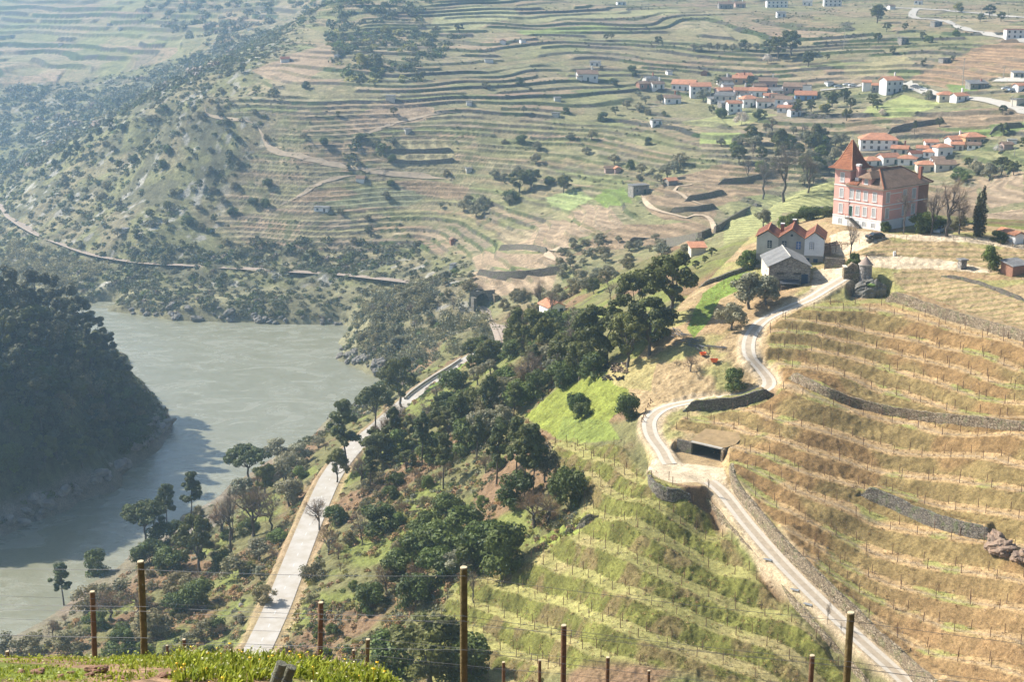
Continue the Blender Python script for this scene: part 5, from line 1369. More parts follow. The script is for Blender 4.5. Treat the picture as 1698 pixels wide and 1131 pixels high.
# ---- pink mansion: local x runs along the shaded front, local y along the sunlit front, the near corner is the origin
def mansion():
    x, y, z = pz(1460, 384, 89.8)
    z = min(gz(x, y), 90.3)
    r = tag(empty("mansion", (x, y, z), R(40)), "pink mansion with white trim, square tower and steep tiled spire on the hilltop", "mansion")
    A, B, T0, TX = 13.8, 18.0, 9.35, 6.0
    MB().box(0, B, 0, T0, 2.1, 9.9).box(TX, B, T0, A - 0.6, 2.1, 9.9).build("wall", MW_PINK, r)
    MB().box(-0.06, B + .06, -0.06, T0, -1.5, 2.1).box(TX, B + .06, T0, A - .6, -1.5, 2.1).build("basement_wall", MW_TRIM, r, "white basement wall")
    tw = MB().box(-0.12, TX, T0, A, 2.1, 13.4).build("tower", MW_PINK, r)
    MB().box(-0.16, TX + .04, T0 + .002, A + .04, -1.5, 2.1).build("tower_base", MW_TRIM, tw)
    s = MB()
    for zz in (2.1, 5.75, 9.45):
        s.box(-0.10, 0, 0.003, T0 - .003, zz, zz + 0.26); s.box(0.003, B, -0.10, 0, zz, zz + 0.26)
    s.box(-0.10, 0, -0.10, 0, 2.1, 2.36).box(-0.10, 0, -0.10, 0, 5.75, 6.01).box(-0.10, 0, -0.10, 0, 9.45, 9.71)
    s.build("string_course", MW_TRIM, r)
    s = MB()
    for zz in (2.1, 5.75, 9.35, 13.0):
        s.box(-0.22, -0.12, T0 + .003, A, zz, zz + 0.26); s.box(-0.12, TX, A, A + .1, zz, zz + .26)
    s.box(-0.1, TX, T0 - 0.1, T0, 13.0, 13.26)
    s.build("string_course", MW_TRIM, tw)
    for zz in (4.55, 8.35):
        MB().box(2.7, 7.4, -0.07, 0, zz, zz + .22).build("wall_band", MW_TRIM, r)
    for c in (2.2, 4.75, 6.85):
        window(r, 'y', 0, c, 2.95, 0.95, 2.05); window(r, 'y', 0, c, 6.65, 0.95, 2.05)
        window(r, 'y', -0.06, c, 0.55, 0.9, 1.0, sill=False, fw=0.1)
    window(r, 'y', 0, 8.75, 6.65, 0.9, 2.05)
    door(r, 'y', 0, 8.75, 2.36, 0.95, 2.5, M_DKGREEN, MW_TRIM)
    for zz in (2.95, 6.65, 10.35): window(tw, 'y', -0.12, 11.6, zz, 0.95, 2.05)
    window(tw, 'y', -0.16, 11.6, 0.4, 0.8, 1.2, sill=False, fw=0.1)
    for c in (2.0, 8.6, 12.2):
        window(r, 'x', 0, c, 2.85, 1.25, 2.3); window(r, 'x', 0, c, 6.55, 1.25, 2.3)
    door(r, 'x', -0.06, 8.6, 0, 1.2, 1.9, M_SHUT); window(r, 'x', -0.06, 2, .5, 1.0, 1.0, pane=M_GLASS, sill=False, fw=.1)
    MB().box(13.9, B, -0.03, 0, 2.4, 9.4).build("weathered_wall", MW_BRICKW, r, "weathered wall under bare creeper")
    rf = hip_roof(-0.75, B + .75, -0.75, T0 + 1.2, 9.95, 3.6, 'x').build("roof", MT_BROWN, r)
    hip_roof(TX - 1, B + .7, T0 - 3, A + 0.2, 9.93, 3.0, 'x').build("rear_roof", MT_BROWN, rf)
    MB().box(-.55, B + .55, -.55, T0 + .9, 9.72, 9.93).build("eaves", mat_plain("eaves_timber", (0.36, 0.30, 0.25), 0.9, 0.2, 2.0), rf)
    ridge = MB()
    d = (T0 + 1.95) / 2
    for a, b in (((-0.75, -0.75, 9.97), (-.75 + d, (T0 + .45) / 2, 13.57)), ((B + .75, -.75, 9.97), (B + .75 - d, (T0 + .45) / 2, 13.57)), ((-.75 + d, (T0 + .45) / 2, 13.57), (B + .75 - d, (T0 + .45) / 2, 13.57))):
        V, F = tubes([([a, tuple((np.array(a) + np.array(b)) / 2), b], [0.15] * 3)], 6); ridge.poly(V, F.tolist())
    ridge.build("ridge_tile", MT_RUST, rf)
    # wall dormer over the third window with its own hipped roof
    dm = MB().box(-0.05, 3.6, 3.45, 6.05, 9.9, 12.0).build("dormer", MW_PINK, r)
    window(dm, 'y', -0.05, 4.75, 10.5, 0.8, 1.1, sill=True, fw=.12)
    hip_roof(-0.75, 5.6, 2.75, 6.75, 12.0, 1.35, 'x', inset=1.6).build("dormer_roof", MT_BROWN, dm)
    MB().prism([(-.8, 6.75, 10.25), (2.2, 6.75, 11.6), (2.2, 6.75, 11.45), (-.8, 6.75, 10.08)], (0, 2.5, 0)).build("lean_to_roof", MT_RUST, rf)
    ch = MB().box(0.6, 1.5, 7.5, 8.3, 10.2, 14.3).build("chimney", MW_PINK, r); MB().box(0.5, 1.6, 7.4, 8.4, 14.3, 14.75).box(0.48, 1.62, 7.38, 8.42, 10.3, 11.6).build("chimney_cap", MW_TRIM, ch)
    MB().box(15.0, 15.7, 0.4, 1.1, 10.2, 13.7).build("chimney", M_BRICK, r, "red brick chimney")
    # flared pyramid spire
    cx, cyy = (TX - .12) / 2, (T0 + A) / 2; hx, hy = (TX + .12) / 2, (A - T0) / 2
    V = []; prof = ((1.0, 13.45), (0.78, 13.95), (0.55, 15.3), (0.28, 17.6), (0.02, 20.0))
    for k, zz in prof:
        for sx, sy in ((-1, -1), (1, -1), (1, 1), (-1, 1)): V.append((cx + sx * (hx + 1.15) * k, cyy + sy * (hy + 1.25) * k, zz))
    F = [[4 * i + s, 4 * i + (s + 1) % 4, 4 * i + 4 + (s + 1) % 4, 4 * i + 4 + s] for i in range(len(prof) - 1) for s in range(4)] + [[3, 2, 1, 0], [16, 17, 18, 19]]
    sp = MB().poly(V, F).build("spire_roof", MT_RUST, tw)
    hips = MB()
    for s in range(4):
        a = [V[4 * i + s] for i in range(len(prof))]
        v_, f_ = tubes([(a, [0.11] * len(a))], 5); hips.poly(v_, f_.tolist())
    hips.build("hip_tile", MT_ORANGE, sp)
    MB().cyl(cx, cyy, 19.9, 21.6, 0.07, 0.02, 8).build("finial", M_METAL, sp)
    st = MB()
    n = 11
    for i in range(n):
        st.box(-1.35, -0.17, 8.0 - 0.29 * (i + 1), 8.0 - 0.29 * i, 1.72 - 0.19 * (i + 1), 2.1 - 0.19 * (i + 1))
    st.box(-1.35, -0.17, 8.0, 9.3, 1.85, 2.1)
    so = st.build("outside_stair", MS_DARK, r)
    ra = MB()
    for yy in (8.0, 9.25): ra.box(-1.34, -1.28, yy, yy + .06, 2.1, 3.0)
    ra.box(-1.34, -1.28, 8.06, 9.25, 2.9, 3.0); ra.build("railing", M_BRICK, so)
    return r
mansion()

# ---- long barn with three gables
def gabled_house():
    x, y, z = pz(1252.5, 452, 81.2)
    r = tag(empty("gabled_house", (x, y, z), R(-14)), "long grey house with three tiled gables side by side and blue windows", "house")
    E = 8.3
    spans = [(0, 4.9, MW_PALEG, 1.55), (4.9, 10.8, MW_GREYR, 1.95), (10.8, 15.1, MW_BLUEW, 1.6)]
    MB().box(0, 15.1, 0, 9.6, -3.0, E - 3.75).build("lower_wall", MW_GREYR, r, "rough grey lower storey")
    for i, (a, b, m, rise) in enumerate(spans):
        pr = 0.02 if i != 1 else 0.0
        gable_wall(a, b, -pr, 9.6, E - 3.75, E, rise).build("wall", m, r)
        rf = gable_roof(a - (0.35 if i == 0 else 0.03), b + (0.4 if i == 2 else 0.03), -0.35, 9.8, E + 0.02, rise + 0.12).build("roof", MT_RED, r)
        xm = (a + b) / 2
        v_, f_ = tubes([([(xm, -0.4, E + rise + .34), (xm, 5, E + rise + .34), (xm, 9.85, E + rise + .34)], [0.13] * 3)], 6)
        MB().poly(v_, f_.tolist()).build("ridge_tile", MT_ORANGE, rf)
        k = MB()
        for e, sg in ((a - (0.35 if i == 0 else 0.03), 1), (b + (0.4 if i == 2 else 0.03), -1)):
            v_, f_ = tubes([([(e, -0.36, E + .20), (xm, -0.36, E + rise + .36)], [0.10] * 2)], 5); k.poly(v_, f_.tolist())
        k.build("rake_tile", MT_ORANGE, rf)
    for c, pane, bar in ((2.95, M_GLASS, MW_TRIM), (6.25, M_GLASS, MW_TRIM), (9.45, M_BLUEP, MW_TRIM), (12.4, MW_TRIM, M_BLUEP)):
        window(r, 'x', -0.02, c, E - 2.35, 0.85, 1.65, frame=M_DBLUE if pane is not M_BLUEP else M_BLUEP, pane=pane, sill=False, bars=bar, fw=.07)
    door(r, 'x', 0, 11.35, 1.55, 1.05, 2.25, M_DBLUE, M_DBLUE)
    window(r, 'x', 0, 13.4, 3.0, 0.85, 0.8, frame=M_DBLUE, pane=M_DBLUE, sill=False, fw=.06)
    v = MB()
    n = 16; v.poly([(7.85 + .3 * math.cos(6.28 * i / n), -0.04, E + .75 + .3 * math.sin(6.28 * i / n)) for i in range(n)] + [(7.85 + .3 * math.cos(6.28 * i / n), 0.05, E + .75 + .3 * math.sin(6.28 * i / n)) for i in range(n)], [list(range(n))] + [[i, (i + 1) % n, n + (i + 1) % n, n + i] for i in range(n)])
    v.build("round_vent", M_GLASS, r)
    window(r, 'x', 0, 2.3, 3.7, 1.0, .3, frame=MW_GREYR, pane=M_GLASS, sill=False, fw=.05)
    for cx, yy in ((5.0, 5.2), (7.5, 9.0)):
        c = MB().box(cx, cx + .75, yy, yy + .75, E - 0.2, E + 2.3 + (0.4 if cx > 6 else 0)).build("chimney", M_BRICK, r)
        MB().box(cx - .1, cx + .85, yy - .1, yy + .85, E + 2.3 + (0.4 if cx > 6 else 0), E + 2.55 + (0.4 if cx > 6 else 0)).build("cap", MW_TRIM, c)
    MB().box(15.1, 15.14, 2.0, 2.9, E - 2.3, E - .7).build("window", M_GLASS, r)
gabled_house()

# ---- granite block barn with a grey sheet roof
def block_barn():
    x, y, z = pz(1274.5, 474, 82.0)
    r = tag(empty("stone_barn", (x, y, z), R(-2)), "granite block barn with low grey sheet gable roof in front of the gabled house", "barn")
    W_, D_, E = 8.9, 12.6, 4.3
    gable_wall(0, W_, 0, D_, -2.5, E, 2.05).build("wall", MS_BLOCK, r)
    MB().box(-0.03, 0, 0, D_, -2.5, E).build("side_wall", MW_CREAM, r, "cream side wall")
    MB().box(-.06, .12, -.05, 0, -2.5, E + .1).build("corner_pipe", M_BRICK, r)
    rf = gable_roof(-0.45, W_ + .45, -0.35, D_ + .2, E - .12, 2.25).build("roof", MT_GREYR, r)
    v_, f_ = tubes([([(W_ / 2, -0.4, E + 2.36), (W_ / 2, 6, E + 2.36), (W_ / 2, D_ + .22, E + 2.36)], [0.14] * 3)], 6)
    MB().poly(v_, f_.tolist()).build("ridge_cap", M_CONC, rf)
    for c in (2.4, 6.1):
        window(r, 'x', 0, c, 2.55, 1.5, .42, frame=MS_BLOCK, pane=M_GLASS, sill=False, fw=.06)
    door(r, 'x', 0, 7.7, 0.0, 1.15, 2.5, M_DBLUE, M_DBLUE)
    window(r, 'y', -0.03, 4.2, 2.3, 0.45, 0.45, frame=MW_CREAM, pane=M_GLASS, sill=False, fw=.05)
    lt = tag(empty("lean_to_shelter", (x + 2.2, y - 0.4, gz(x + 3.5, y - 1.4)), R(-2)), "low dark shelter of sheeting leaning on the granite barn front", "shelter")
    MB().prism([(0, -1.9, 1.15), (0, 0, 1.75), (0, 0, 1.82), (0, -1.9, 1.22)], (4.3, 0, 0)).build("sheet_roof", mat_plain("dark_sheeting", (0.07, 0.075, 0.085), 0.6, 0.3, 1.5), lt)
    for px_ in (0.1, 2.1, 4.1): MB().box(px_, px_ + .09, -1.8, -1.71, -.6, 1.2).build("post", M_BARK, lt)
    MB().box(0.3, 3.8, -1.5, -.2, -.5, .55).build("stored_timber", mat_plain("dark_stacked_wood", (0.10, 0.08, 0.07), 0.9, 0.4, 2.0), lt)
block_barn()

# ---- round turret on its rock
def rock_mesh(name, rx, ry, rz_, seed, mat, sub=4, rough=0.35, flat=0.35):
    bm = bmesh.new(); bmesh.ops.create_icosphere(bm, subdivisions=sub, radius=1)
    co = np.array([v.co[:] for v in bm.verts])
    n = fbm(co[:, 0] * 1.3 + 5 * seed, co[:, 1] * 1.3 + co[:, 2] * 1.9, seed, 4) - 0.5
    cell = vnoise(np.round(co[:, 0] * 1.7) + seed, np.round(co[:, 1] * 1.7 + co[:, 2] * 1.2), seed + 3) - 0.5
    s = 1 + rough * n * 1.8 + rough * 0.6 * cell
    co = co * s[:, None] * np.array([rx, ry, rz_])
    for v, c in zip(bm.verts, co): v.co = c
    me = bpy.data.meshes.new(name); bm.to_mesh(me); bm.free()
    me.materials.append(mat)
    return me
M_ROCK = mat_plain("grey_rock", (0.20, 0.185, 0.165), 0.95, 0.5, 0.8, bump=0.6, bscale=2.0)
M_ROCKD = mat_plain("dark_mossy_rock", (0.12, 0.115, 0.10), 0.95, 0.4, 0.7, color2=(0.24, 0.22, 0.19), bump=0.8, bscale=1.5)
M_MOSS = mat_plain("moss", (0.14, 0.20, 0.05), 1.0, 0.4, 1.5)
def turret():
    x, y, z = pz(1434, 464, 83.6)
    r = tag(empty("turret", (x, y, z)), "small round stone turret with conical roof standing on a boulder", "turret")
    R_ = 1.38
    MB().cyl(0, 0, -0.6, 3.35, R_ * 1.03, R_, 28).build("wall", stone_mat("turret_stone", (0.30, 0.27, 0.25), (0.40, 0.37, 0.34), (0.20, 0.18, 0.16), 1.1), r)
    MB().cyl(0, 0, 3.35, 3.55, R_ + .2, R_ + .2, 28).build("cornice", M_CONC, r)
    cr = MB().cyl(0, 0, 3.55, 5.1, R_ + .08, 0.16, 28).build("cone_roof", mat_plain("old_cement_roof", (0.30, 0.23, 0.19), 0.95, 0.25, 1.5), r)
    MB().cyl(0, 0, 5.05, 5.4, 0.17, 0.1, 10).build("finial", M_BRICK, cr)
    gx, gy, gz_ = x + 0.4, y - 2.2, z - 2.2
    k = tag(link("boulder_outcrop", rock_mesh("boulder_outcrop", 3.0, 2.2, 3.1, 5, M_ROCKD, 5, 0.5), None, (gx, gy, gz_ - 0.2)), "big dark cracked boulder with moss carrying the round turret", "boulder")
    link("moss_patch", rock_mesh("moss_patch", 0.9, 0.7, 0.35, 8, M_MOSS, 3, .3), k, (0.2, -1.3, 2.0))
    for dx, dy, dz, s in ((-2.5, -0.9, -.6, 1.15), (-1.4, -1.8, -.9, 1.2), (2.2, -.6, 0.2, 1.5)):
        link("rock_lobe", rock_mesh("rock_lobe", s, s * .8, s * 1.3, int(dx * 10) % 7 + 1, M_ROCKD, 4, .4), k, (dx, dy, dz))
    # ruined walling between the turret and the yard
    a = tag(link("ruined_wall", MB().box(0, 0.6, 0, 2.4, -1.5, 2.1).box(0.6, 4.0, 0, .5, -1.5, .9).box(3.5, 4.0, .5, 2.2, -1.5, 1.3).prism([(0.6, .5, .9), (3.4, .5, .9), (3.0, .5, 2.5), (1.8, .5, 3.1), (.6, .5, 2.0)], (0, 1.6, 0)).build("tmp", MS_DRY).data), "ruined pale masonry and earth bank left of the round turret", "ruin")
    bpy.data.objects.remove(bpy.data.objects["tmp"])
    q = pz(1399, 460, 84.2); a.location = q; a.rotation_euler = (0, 0, R(-4)); a.name = "ruined_wall"
    MB().box(-.06, .75, -.06, 2.5, 2.1, 2.3).build("coping", MW_CREAM, a)
    w = MB().box(0, 4.5, 0, .6, -1.5, 2.4).build("yard_wall", MS_DARK)  # dark stone carries the shade of the side facing the camera
    q = pz(1382, 452, 84.2); w.location = (q[0] - 1.0, q[1] + 5.0, q[2]); w.rotation_euler = (0, 0, R(-30)); tag(w, "dark shaded stone wall closing the yard behind the ruin", "wall")
turret()

# ---- concrete and stone cart shelter cut into the slope above the platform
def shelter():
    a = np.array(pz(1122, 748, PLAT_Z)[:2]); b = np.array(pz(1197, 766, PLAT_Z)[:2])
    L = float(np.linalg.norm(b - a)); rz = math.atan2(b[1] - a[1], b[0] - a[0])
    r = tag(empty("cart_shelter", (a[0], a[1], PLAT_Z), rz), "dark open cart shelter under a concrete slab cut into the terraced slope", "shelter")
    H_ = 2.35; k = 3.1
    MB().box(0, k, 0, .5, -.5, H_ - .1).build("front_wall", MS_DARK, r)
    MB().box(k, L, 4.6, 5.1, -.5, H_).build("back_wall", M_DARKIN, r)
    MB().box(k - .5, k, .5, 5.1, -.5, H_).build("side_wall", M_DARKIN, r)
    MB().box(L, L + .5, -.5, 5.1, -.5, H_ + .1).build("end_wall", MS_DRY, r)  # paler stone stands in for sun on this end
    MB().box(k, L, -.25, .9, H_, H_ + .22).build("roof_slab", M_CONC, r)
    _w = lambda s, t: gz(a[0] + math.cos(rz) * s - math.sin(rz) * t, a[1] + math.sin(rz) * s + math.cos(rz) * t) - PLAT_Z
    MB().poly([(k - .3, .3, H_ + .224), (L + .2, .3, H_ + .224), (L + 1.1, 2.6, _w(L + 1.1, 2.6) + .05), (L + 1.1, 6.4, _w(L + 1.1, 6.4) + .05), (k - .9, 6.4, _w(k - .9, 6.4) + .05), (k - .9, 2.6, max(_w(k - .9, 2.6) + .05, H_ + .25))], [(0, 1, 2, 5), (2, 3, 4, 5)]).build("earth_cover", mat_plain("earth_cover", (0.27, 0.19, 0.10), 1.0, 0.3, 0.8), r)
    m = MB().box(k + .05, L - .05, .0, 4.5, -.05, .03).build("shelter_floor", M_DARKIN, r)  # thin dark sheet, the gloom under the slab painted on the floor
    return [tuple(np.array([a[0], a[1]]) + np.array([math.cos(rz) * s - math.sin(rz) * t, math.sin(rz) * s + math.cos(rz) * t])) for s, t in ((k, -1), (L, -1), (L, 4.7), (k, 4.7))]
shelter()

# ---- dry stone walls
def stone_wall(nm, pts, h, mat, label, th=0.62, name="stone_wall", cat="wall", top_drop=0.0, follow=True):
    pts = np.array(pts); n = len(pts)
    t = np.gradient(pts[:, :2], axis=0); t /= np.linalg.norm(t, axis=1, keepdims=True)
    nr = np.stack([-t[:, 1], t[:, 0]], 1)
    mid = n // 2
    up = 1 if float(base_z(np.array([pts[mid, 0] + 3 * nr[mid, 0]]), np.array([pts[mid, 1] + 3 * nr[mid, 1]]))[0]) > pts[mid, 2] else -1
    if nm in ("bend", "platform", "edge"): up = 1
    nr = nr * up
    K = max(5, int(h / 0.22))
    V = []
    hh = h * sst(0, 2.2, np.arange(n) * 0.8) * sst(0, 2.2, (n - 1 - np.arange(n)) * 0.8)
    jag = 0.22 * (vnoise(np.arange(n) * 0.7, np.zeros(n), 61) - 0.5)
    for k in range(K + 1):
        f = k / K
        z = pts[:, 2] - 1.0 + f * (hh + 1.0 + 0.12) + (jag if k == K else 0)
        off = -0.16 + 0.16 * f + 0.14 * (fbm(np.arange(n) * 0.9, z * 1.6, 63, 2) - 0.5)
        V.append(np.column_stack([pts[:, 0] + nr[:, 0] * off, pts[:, 1] + nr[:, 1] * off, z]))
    V.append(np.column_stack([pts[:, 0] + nr[:, 0] * th, pts[:, 1] + nr[:, 1] * th, V[-1][:, 2] - 0.02]))
    V.append(np.column_stack([pts[:, 0] + nr[:, 0] * th, pts[:, 1] + nr[:, 1] * th, pts[:, 2] - 1.0]))
    V = np.array(V); m = len(V)
    idx = np.arange(m * n).reshape(m, n)
    F = [list(map(int, (idx[i, j], idx[i, j + 1], idx[i + 1, j + 1], idx[i + 1, j]))) for i in range(m - 1) for j in range(n - 1)] + [list(map(int, idx[:, 0])), list(map(int, idx[::-1, -1]))]
    mb = MB().poly(V.reshape(-1, 3), F)
    return tag(mb.build(name, mat), label, cat)
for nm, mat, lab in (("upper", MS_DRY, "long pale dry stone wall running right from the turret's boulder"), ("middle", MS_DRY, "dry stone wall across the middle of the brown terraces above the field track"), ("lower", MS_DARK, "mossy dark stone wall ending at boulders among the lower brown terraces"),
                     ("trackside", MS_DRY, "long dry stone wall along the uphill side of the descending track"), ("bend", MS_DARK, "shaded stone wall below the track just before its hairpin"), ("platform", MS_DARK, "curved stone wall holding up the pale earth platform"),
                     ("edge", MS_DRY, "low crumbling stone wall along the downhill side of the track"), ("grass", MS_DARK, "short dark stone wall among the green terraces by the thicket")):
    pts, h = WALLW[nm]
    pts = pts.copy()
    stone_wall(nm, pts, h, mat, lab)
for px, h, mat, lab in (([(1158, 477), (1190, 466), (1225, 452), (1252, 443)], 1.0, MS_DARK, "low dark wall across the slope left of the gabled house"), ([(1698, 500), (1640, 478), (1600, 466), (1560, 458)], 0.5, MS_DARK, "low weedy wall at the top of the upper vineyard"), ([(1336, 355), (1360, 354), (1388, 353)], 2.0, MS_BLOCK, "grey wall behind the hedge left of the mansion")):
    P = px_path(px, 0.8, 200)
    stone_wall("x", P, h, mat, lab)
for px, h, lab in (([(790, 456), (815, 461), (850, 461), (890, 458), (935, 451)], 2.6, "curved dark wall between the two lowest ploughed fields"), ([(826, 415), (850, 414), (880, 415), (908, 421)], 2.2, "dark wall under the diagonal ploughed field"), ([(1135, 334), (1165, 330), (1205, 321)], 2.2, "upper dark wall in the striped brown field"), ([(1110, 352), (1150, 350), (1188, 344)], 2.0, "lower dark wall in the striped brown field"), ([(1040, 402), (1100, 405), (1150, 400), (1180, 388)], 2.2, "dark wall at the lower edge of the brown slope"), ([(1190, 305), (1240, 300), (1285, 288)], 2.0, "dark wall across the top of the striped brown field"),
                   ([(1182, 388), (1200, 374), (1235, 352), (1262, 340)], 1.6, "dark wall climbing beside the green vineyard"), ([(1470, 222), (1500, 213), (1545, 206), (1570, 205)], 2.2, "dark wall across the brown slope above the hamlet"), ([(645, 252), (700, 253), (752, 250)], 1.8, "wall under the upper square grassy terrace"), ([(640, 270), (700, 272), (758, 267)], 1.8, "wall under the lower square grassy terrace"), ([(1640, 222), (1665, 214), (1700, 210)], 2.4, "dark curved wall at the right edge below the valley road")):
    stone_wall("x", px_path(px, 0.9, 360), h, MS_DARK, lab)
# parapet beside the asphalt road, with drain gaps
def parapet(px, lab):
    P = resample([pz(*p) for p in px], 1.1)
    m = MB(); 
    for i in range(len(P) - 1):
        a, b = P[i], P[i + 1]
        d = (b - a)[:2]; L = np.linalg.norm(d); d /= L; nn = np.array([-d[1], d[0]]) * 0.2
        g = a[:2] + d * 0.75 * L; za, zb_ = a[2], a[2]
        ring = [(a[0] - nn[0], a[1] - nn[1], za - .6), (g[0] - nn[0], g[1] - nn[1], za - .6), (g[0] + nn[0], g[1] + nn[1], za - .6), (a[0] + nn[0], a[1] + nn[1], za - .6)]
        m.prism(ring, (0, 0, 1.15))
    o = m.build("road_parapet", MS_BLOCK); tag(o, lab, "parapet")
    V = P.copy(); V[:, 2] += 0.555
    c = drape("coping", V, 0.27, M_CONC, 0.0, None, 2, True); 
    cm = MB()
    for i in range(len(V) - 1):
        a, b = V[i], V[i + 1]
        d = (b - a)[:2]; d /= np.linalg.norm(d); nn = np.array([-d[1], d[0]]) * .27
        cm.prism([(a[0] - nn[0], a[1] - nn[1], a[2]), (b[0] - nn[0], b[1] - nn[1], b[2]), (b[0] + nn[0], b[1] + nn[1], b[2]), (a[0] + nn[0], a[1] + nn[1], a[2])], (0, 0, .14))
    bpy.data.objects.remove(c)
    cm.build("coping", M_CONC, o)
parapet([(671, 662, 24.0), (684, 650, 24.3), (715, 628, 24.9), (745, 610, 25.4), (764, 597, 25.8)], "long low roadside parapet with drain gaps above the river bank")
parapet([(641, 688, 23.4), (655, 675, 23.8)], "short low parapet on the road's river side before the long one")
# railway tunnel portal
def portal():
    x, y, z = hit(800, 509, 400)
    r = tag(empty("tunnel_portal", (x, y + 1.5, z), R(20)), "stone railway tunnel mouth below the ploughed fields", "tunnel portal")
    n = 12; w, s = 2.3, 2.6
    arch = [(-w, 0)] + [(-w * math.cos(math.pi * i / n), s + w * math.sin(math.pi * i / n)) for i in range(n + 1)] + [(w, 0)]
    outer = [(-5.5, 0), (-5.0, 6)] + [(-5.0 + 10 * i / n, 6) for i in range(1, n)] + [(5.0, 6), (5.0, 0)]
    m = MB(); k = min(len(arch), len(outer))
    V = [(p[0], 0, p[1]) for p in arch[:k]] + [(p[0], 0, p[1]) for p in outer[:k]]
    m.poly(V, [(i, i + 1, k + i + 1, k + i) for i in range(k - 1)])
    m.poly([(p[0], 0, p[1]) for p in arch] + [(p[0], 6, p[1]) for p in arch], [(i, i + 1, len(arch) + i + 1, len(arch) + i) for i in range(len(arch) - 1)])
    m.build("arch_wall", MS_BLOCK, r)
    MB().box(-w - .1, w + .1, 5.8, 6.0, -.2, 5.2).build("tunnel_gloom_sheet", M_DARKIN, r)  # dark sheet stands in for the unlit depth of the bore
    MB().box(-4.8, -3.6, -4, 0, -.5, 4.2).build("wing_wall", MS_DARK, r); MB().box(3.6, 5.5, -3.5, 0, -.5, 4.6).build("wing_wall", MS_DRY, r)
portal()

# ---- village houses: foot in the photograph, width in its pixels
WALLM = dict(w=MW_WHITE, c=MW_CREAM, g=MW_PALEG, s=MS_BLOCK, o=MW_OCHRE, r=MW_ROSE, k=MW_BRICKW, b=MW_BLUE)
ROOFM = dict(O=MT_ORANGE, B=MT_BROWN, R=MT_RED, G=MT_GREYR)
WNAME = dict(w="white", c="cream", g="grey", s="stone", o="ochre", r="dusty pink", k="red brick", b="blue")
RNAME = dict(O="orange tiled", B="brown tiled", R="red tiled", G="grey sheet")
SHAPE = dict(g="gable", h="hipped", f="flat", m="lean-to")
HOUSES = []
V1 = "in the distant village"
def house(u, v, wpx, hpx, wc, rc, shape, place, rz=None, group="village houses", depth=None, name="house", storeys=None):
    x, y, z = hit(u, v, 300)
    sc = (y / math.cos(PITCH)) / FPX
    w, h = wpx * sc * (1.0 if name != 'house' or place != V1 else 1.18), max(2.0, hpx * sc)
    d = depth or min(max(w * 0.7, 4.0), 10.0)
    rz = R(prnd.uniform(-24, 24)) if rz is None else R(rz)
    zc = min(gz(x - w / 2, y), gz(x + w / 2, y), z)
    r = empty(name, (x, y, zc), rz)
    lab = f"{WNAME[wc]} field hut {place}" if name == "field_hut" else None
    tag(r, lab or f"{'small ' if w < 6 else ('large ' if w > 11.5 else '')}{WNAME[wc]} {name.replace('_', ' ')} with {RNAME[rc]} {SHAPE[shape]} roof {place}", name.split("_")[-1], group)
    h += z - zc
    rise = w * 0.14 if shape == 'g' else 0.0
    if shape == 'g':
        along = 'x' if w >= d * 0.95 else 'y'
        span = d if along == 'x' else w
        rise = span * 0.24
        gable_wall(-w / 2, w / 2, 0, d, -3, h, rise, along).build("wall", WALLM[wc], r)
        gable_roof(-w / 2 - .45, w / 2 + .45, -.45, d + .45, h - .08, rise + .12, along, .2).build("roof", ROOFM[rc], r)
    elif shape == 'h':
        MB().box(-w / 2, w / 2, 0, d, -3, h).build("wall", WALLM[wc], r)
        hip_roof(-w / 2 - .5, w / 2 + .5, -.5, d + .5, h, min(w, d) * .26, 'x' if w >= d else 'y').build("roof", ROOFM[rc], r)
    elif shape == 'f':
        MB().box(-w / 2, w / 2, 0, d, -3, h).build("wall", WALLM[wc], r)
        MB().box(-w / 2 - .3, w / 2 + .3, -.3, d + .3, h, h + .25).build("roof", ROOFM[rc], r)
    else:
        MB().prism([(-w / 2, 0, -3), (-w / 2, d, -3), (-w / 2, d, h + d * .18), (-w / 2, 0, h)], (w, 0, 0)).build("wall", WALLM[wc], r)
        MB().prism([(-w / 2 - .4, -.5, h - .02), (-w / 2 - .4, d + .4, h + d * .2), (-w / 2 - .4, d + .4, h + d * .2 + .18), (-w / 2 - .4, -.5, h + .16)], (w + .8, 0, 0)).build("roof", ROOFM[rc], r)
    if w > 5:
        ns = storeys or (2 if h - (z - zc) > 4.6 else 1)
        nw = max(2, int(w / 3.0)); z0 = z - zc
        fh = (h - z0) / ns
        for s in range(ns):
            for i in range(nw):
                c = -w / 2 + w * (i + .5) / nw
                if s == 0 and i == nw // 2:
                    door(r, 'x', 0, c, z0, 1.1, min(2.1, fh * .8), prnd.choice([M_GLASS, M_BARK, M_DKGREEN]))
                else:
                    window(r, 'x', 0, c, z0 + s * fh + fh * .3, 1.15, min(1.35, fh * .5), MW_TRIM, M_GLASS, sill=False, fw=.1)
        if shape != 'f' and prnd.random() < .6 and w > 7:
            MB().box(w * .22, w * .22 + .7, d * .55, d * .55 + .7, h, h + rise + 2.2).build("chimney", MW_WHITE if prnd.random() < .6 else M_BRICK, r)
    HOUSES.append((r, u, v))
    return r
V1, V2, V3 = "in the distant village", "in the hamlet behind the mansion", "by the upper valley road"
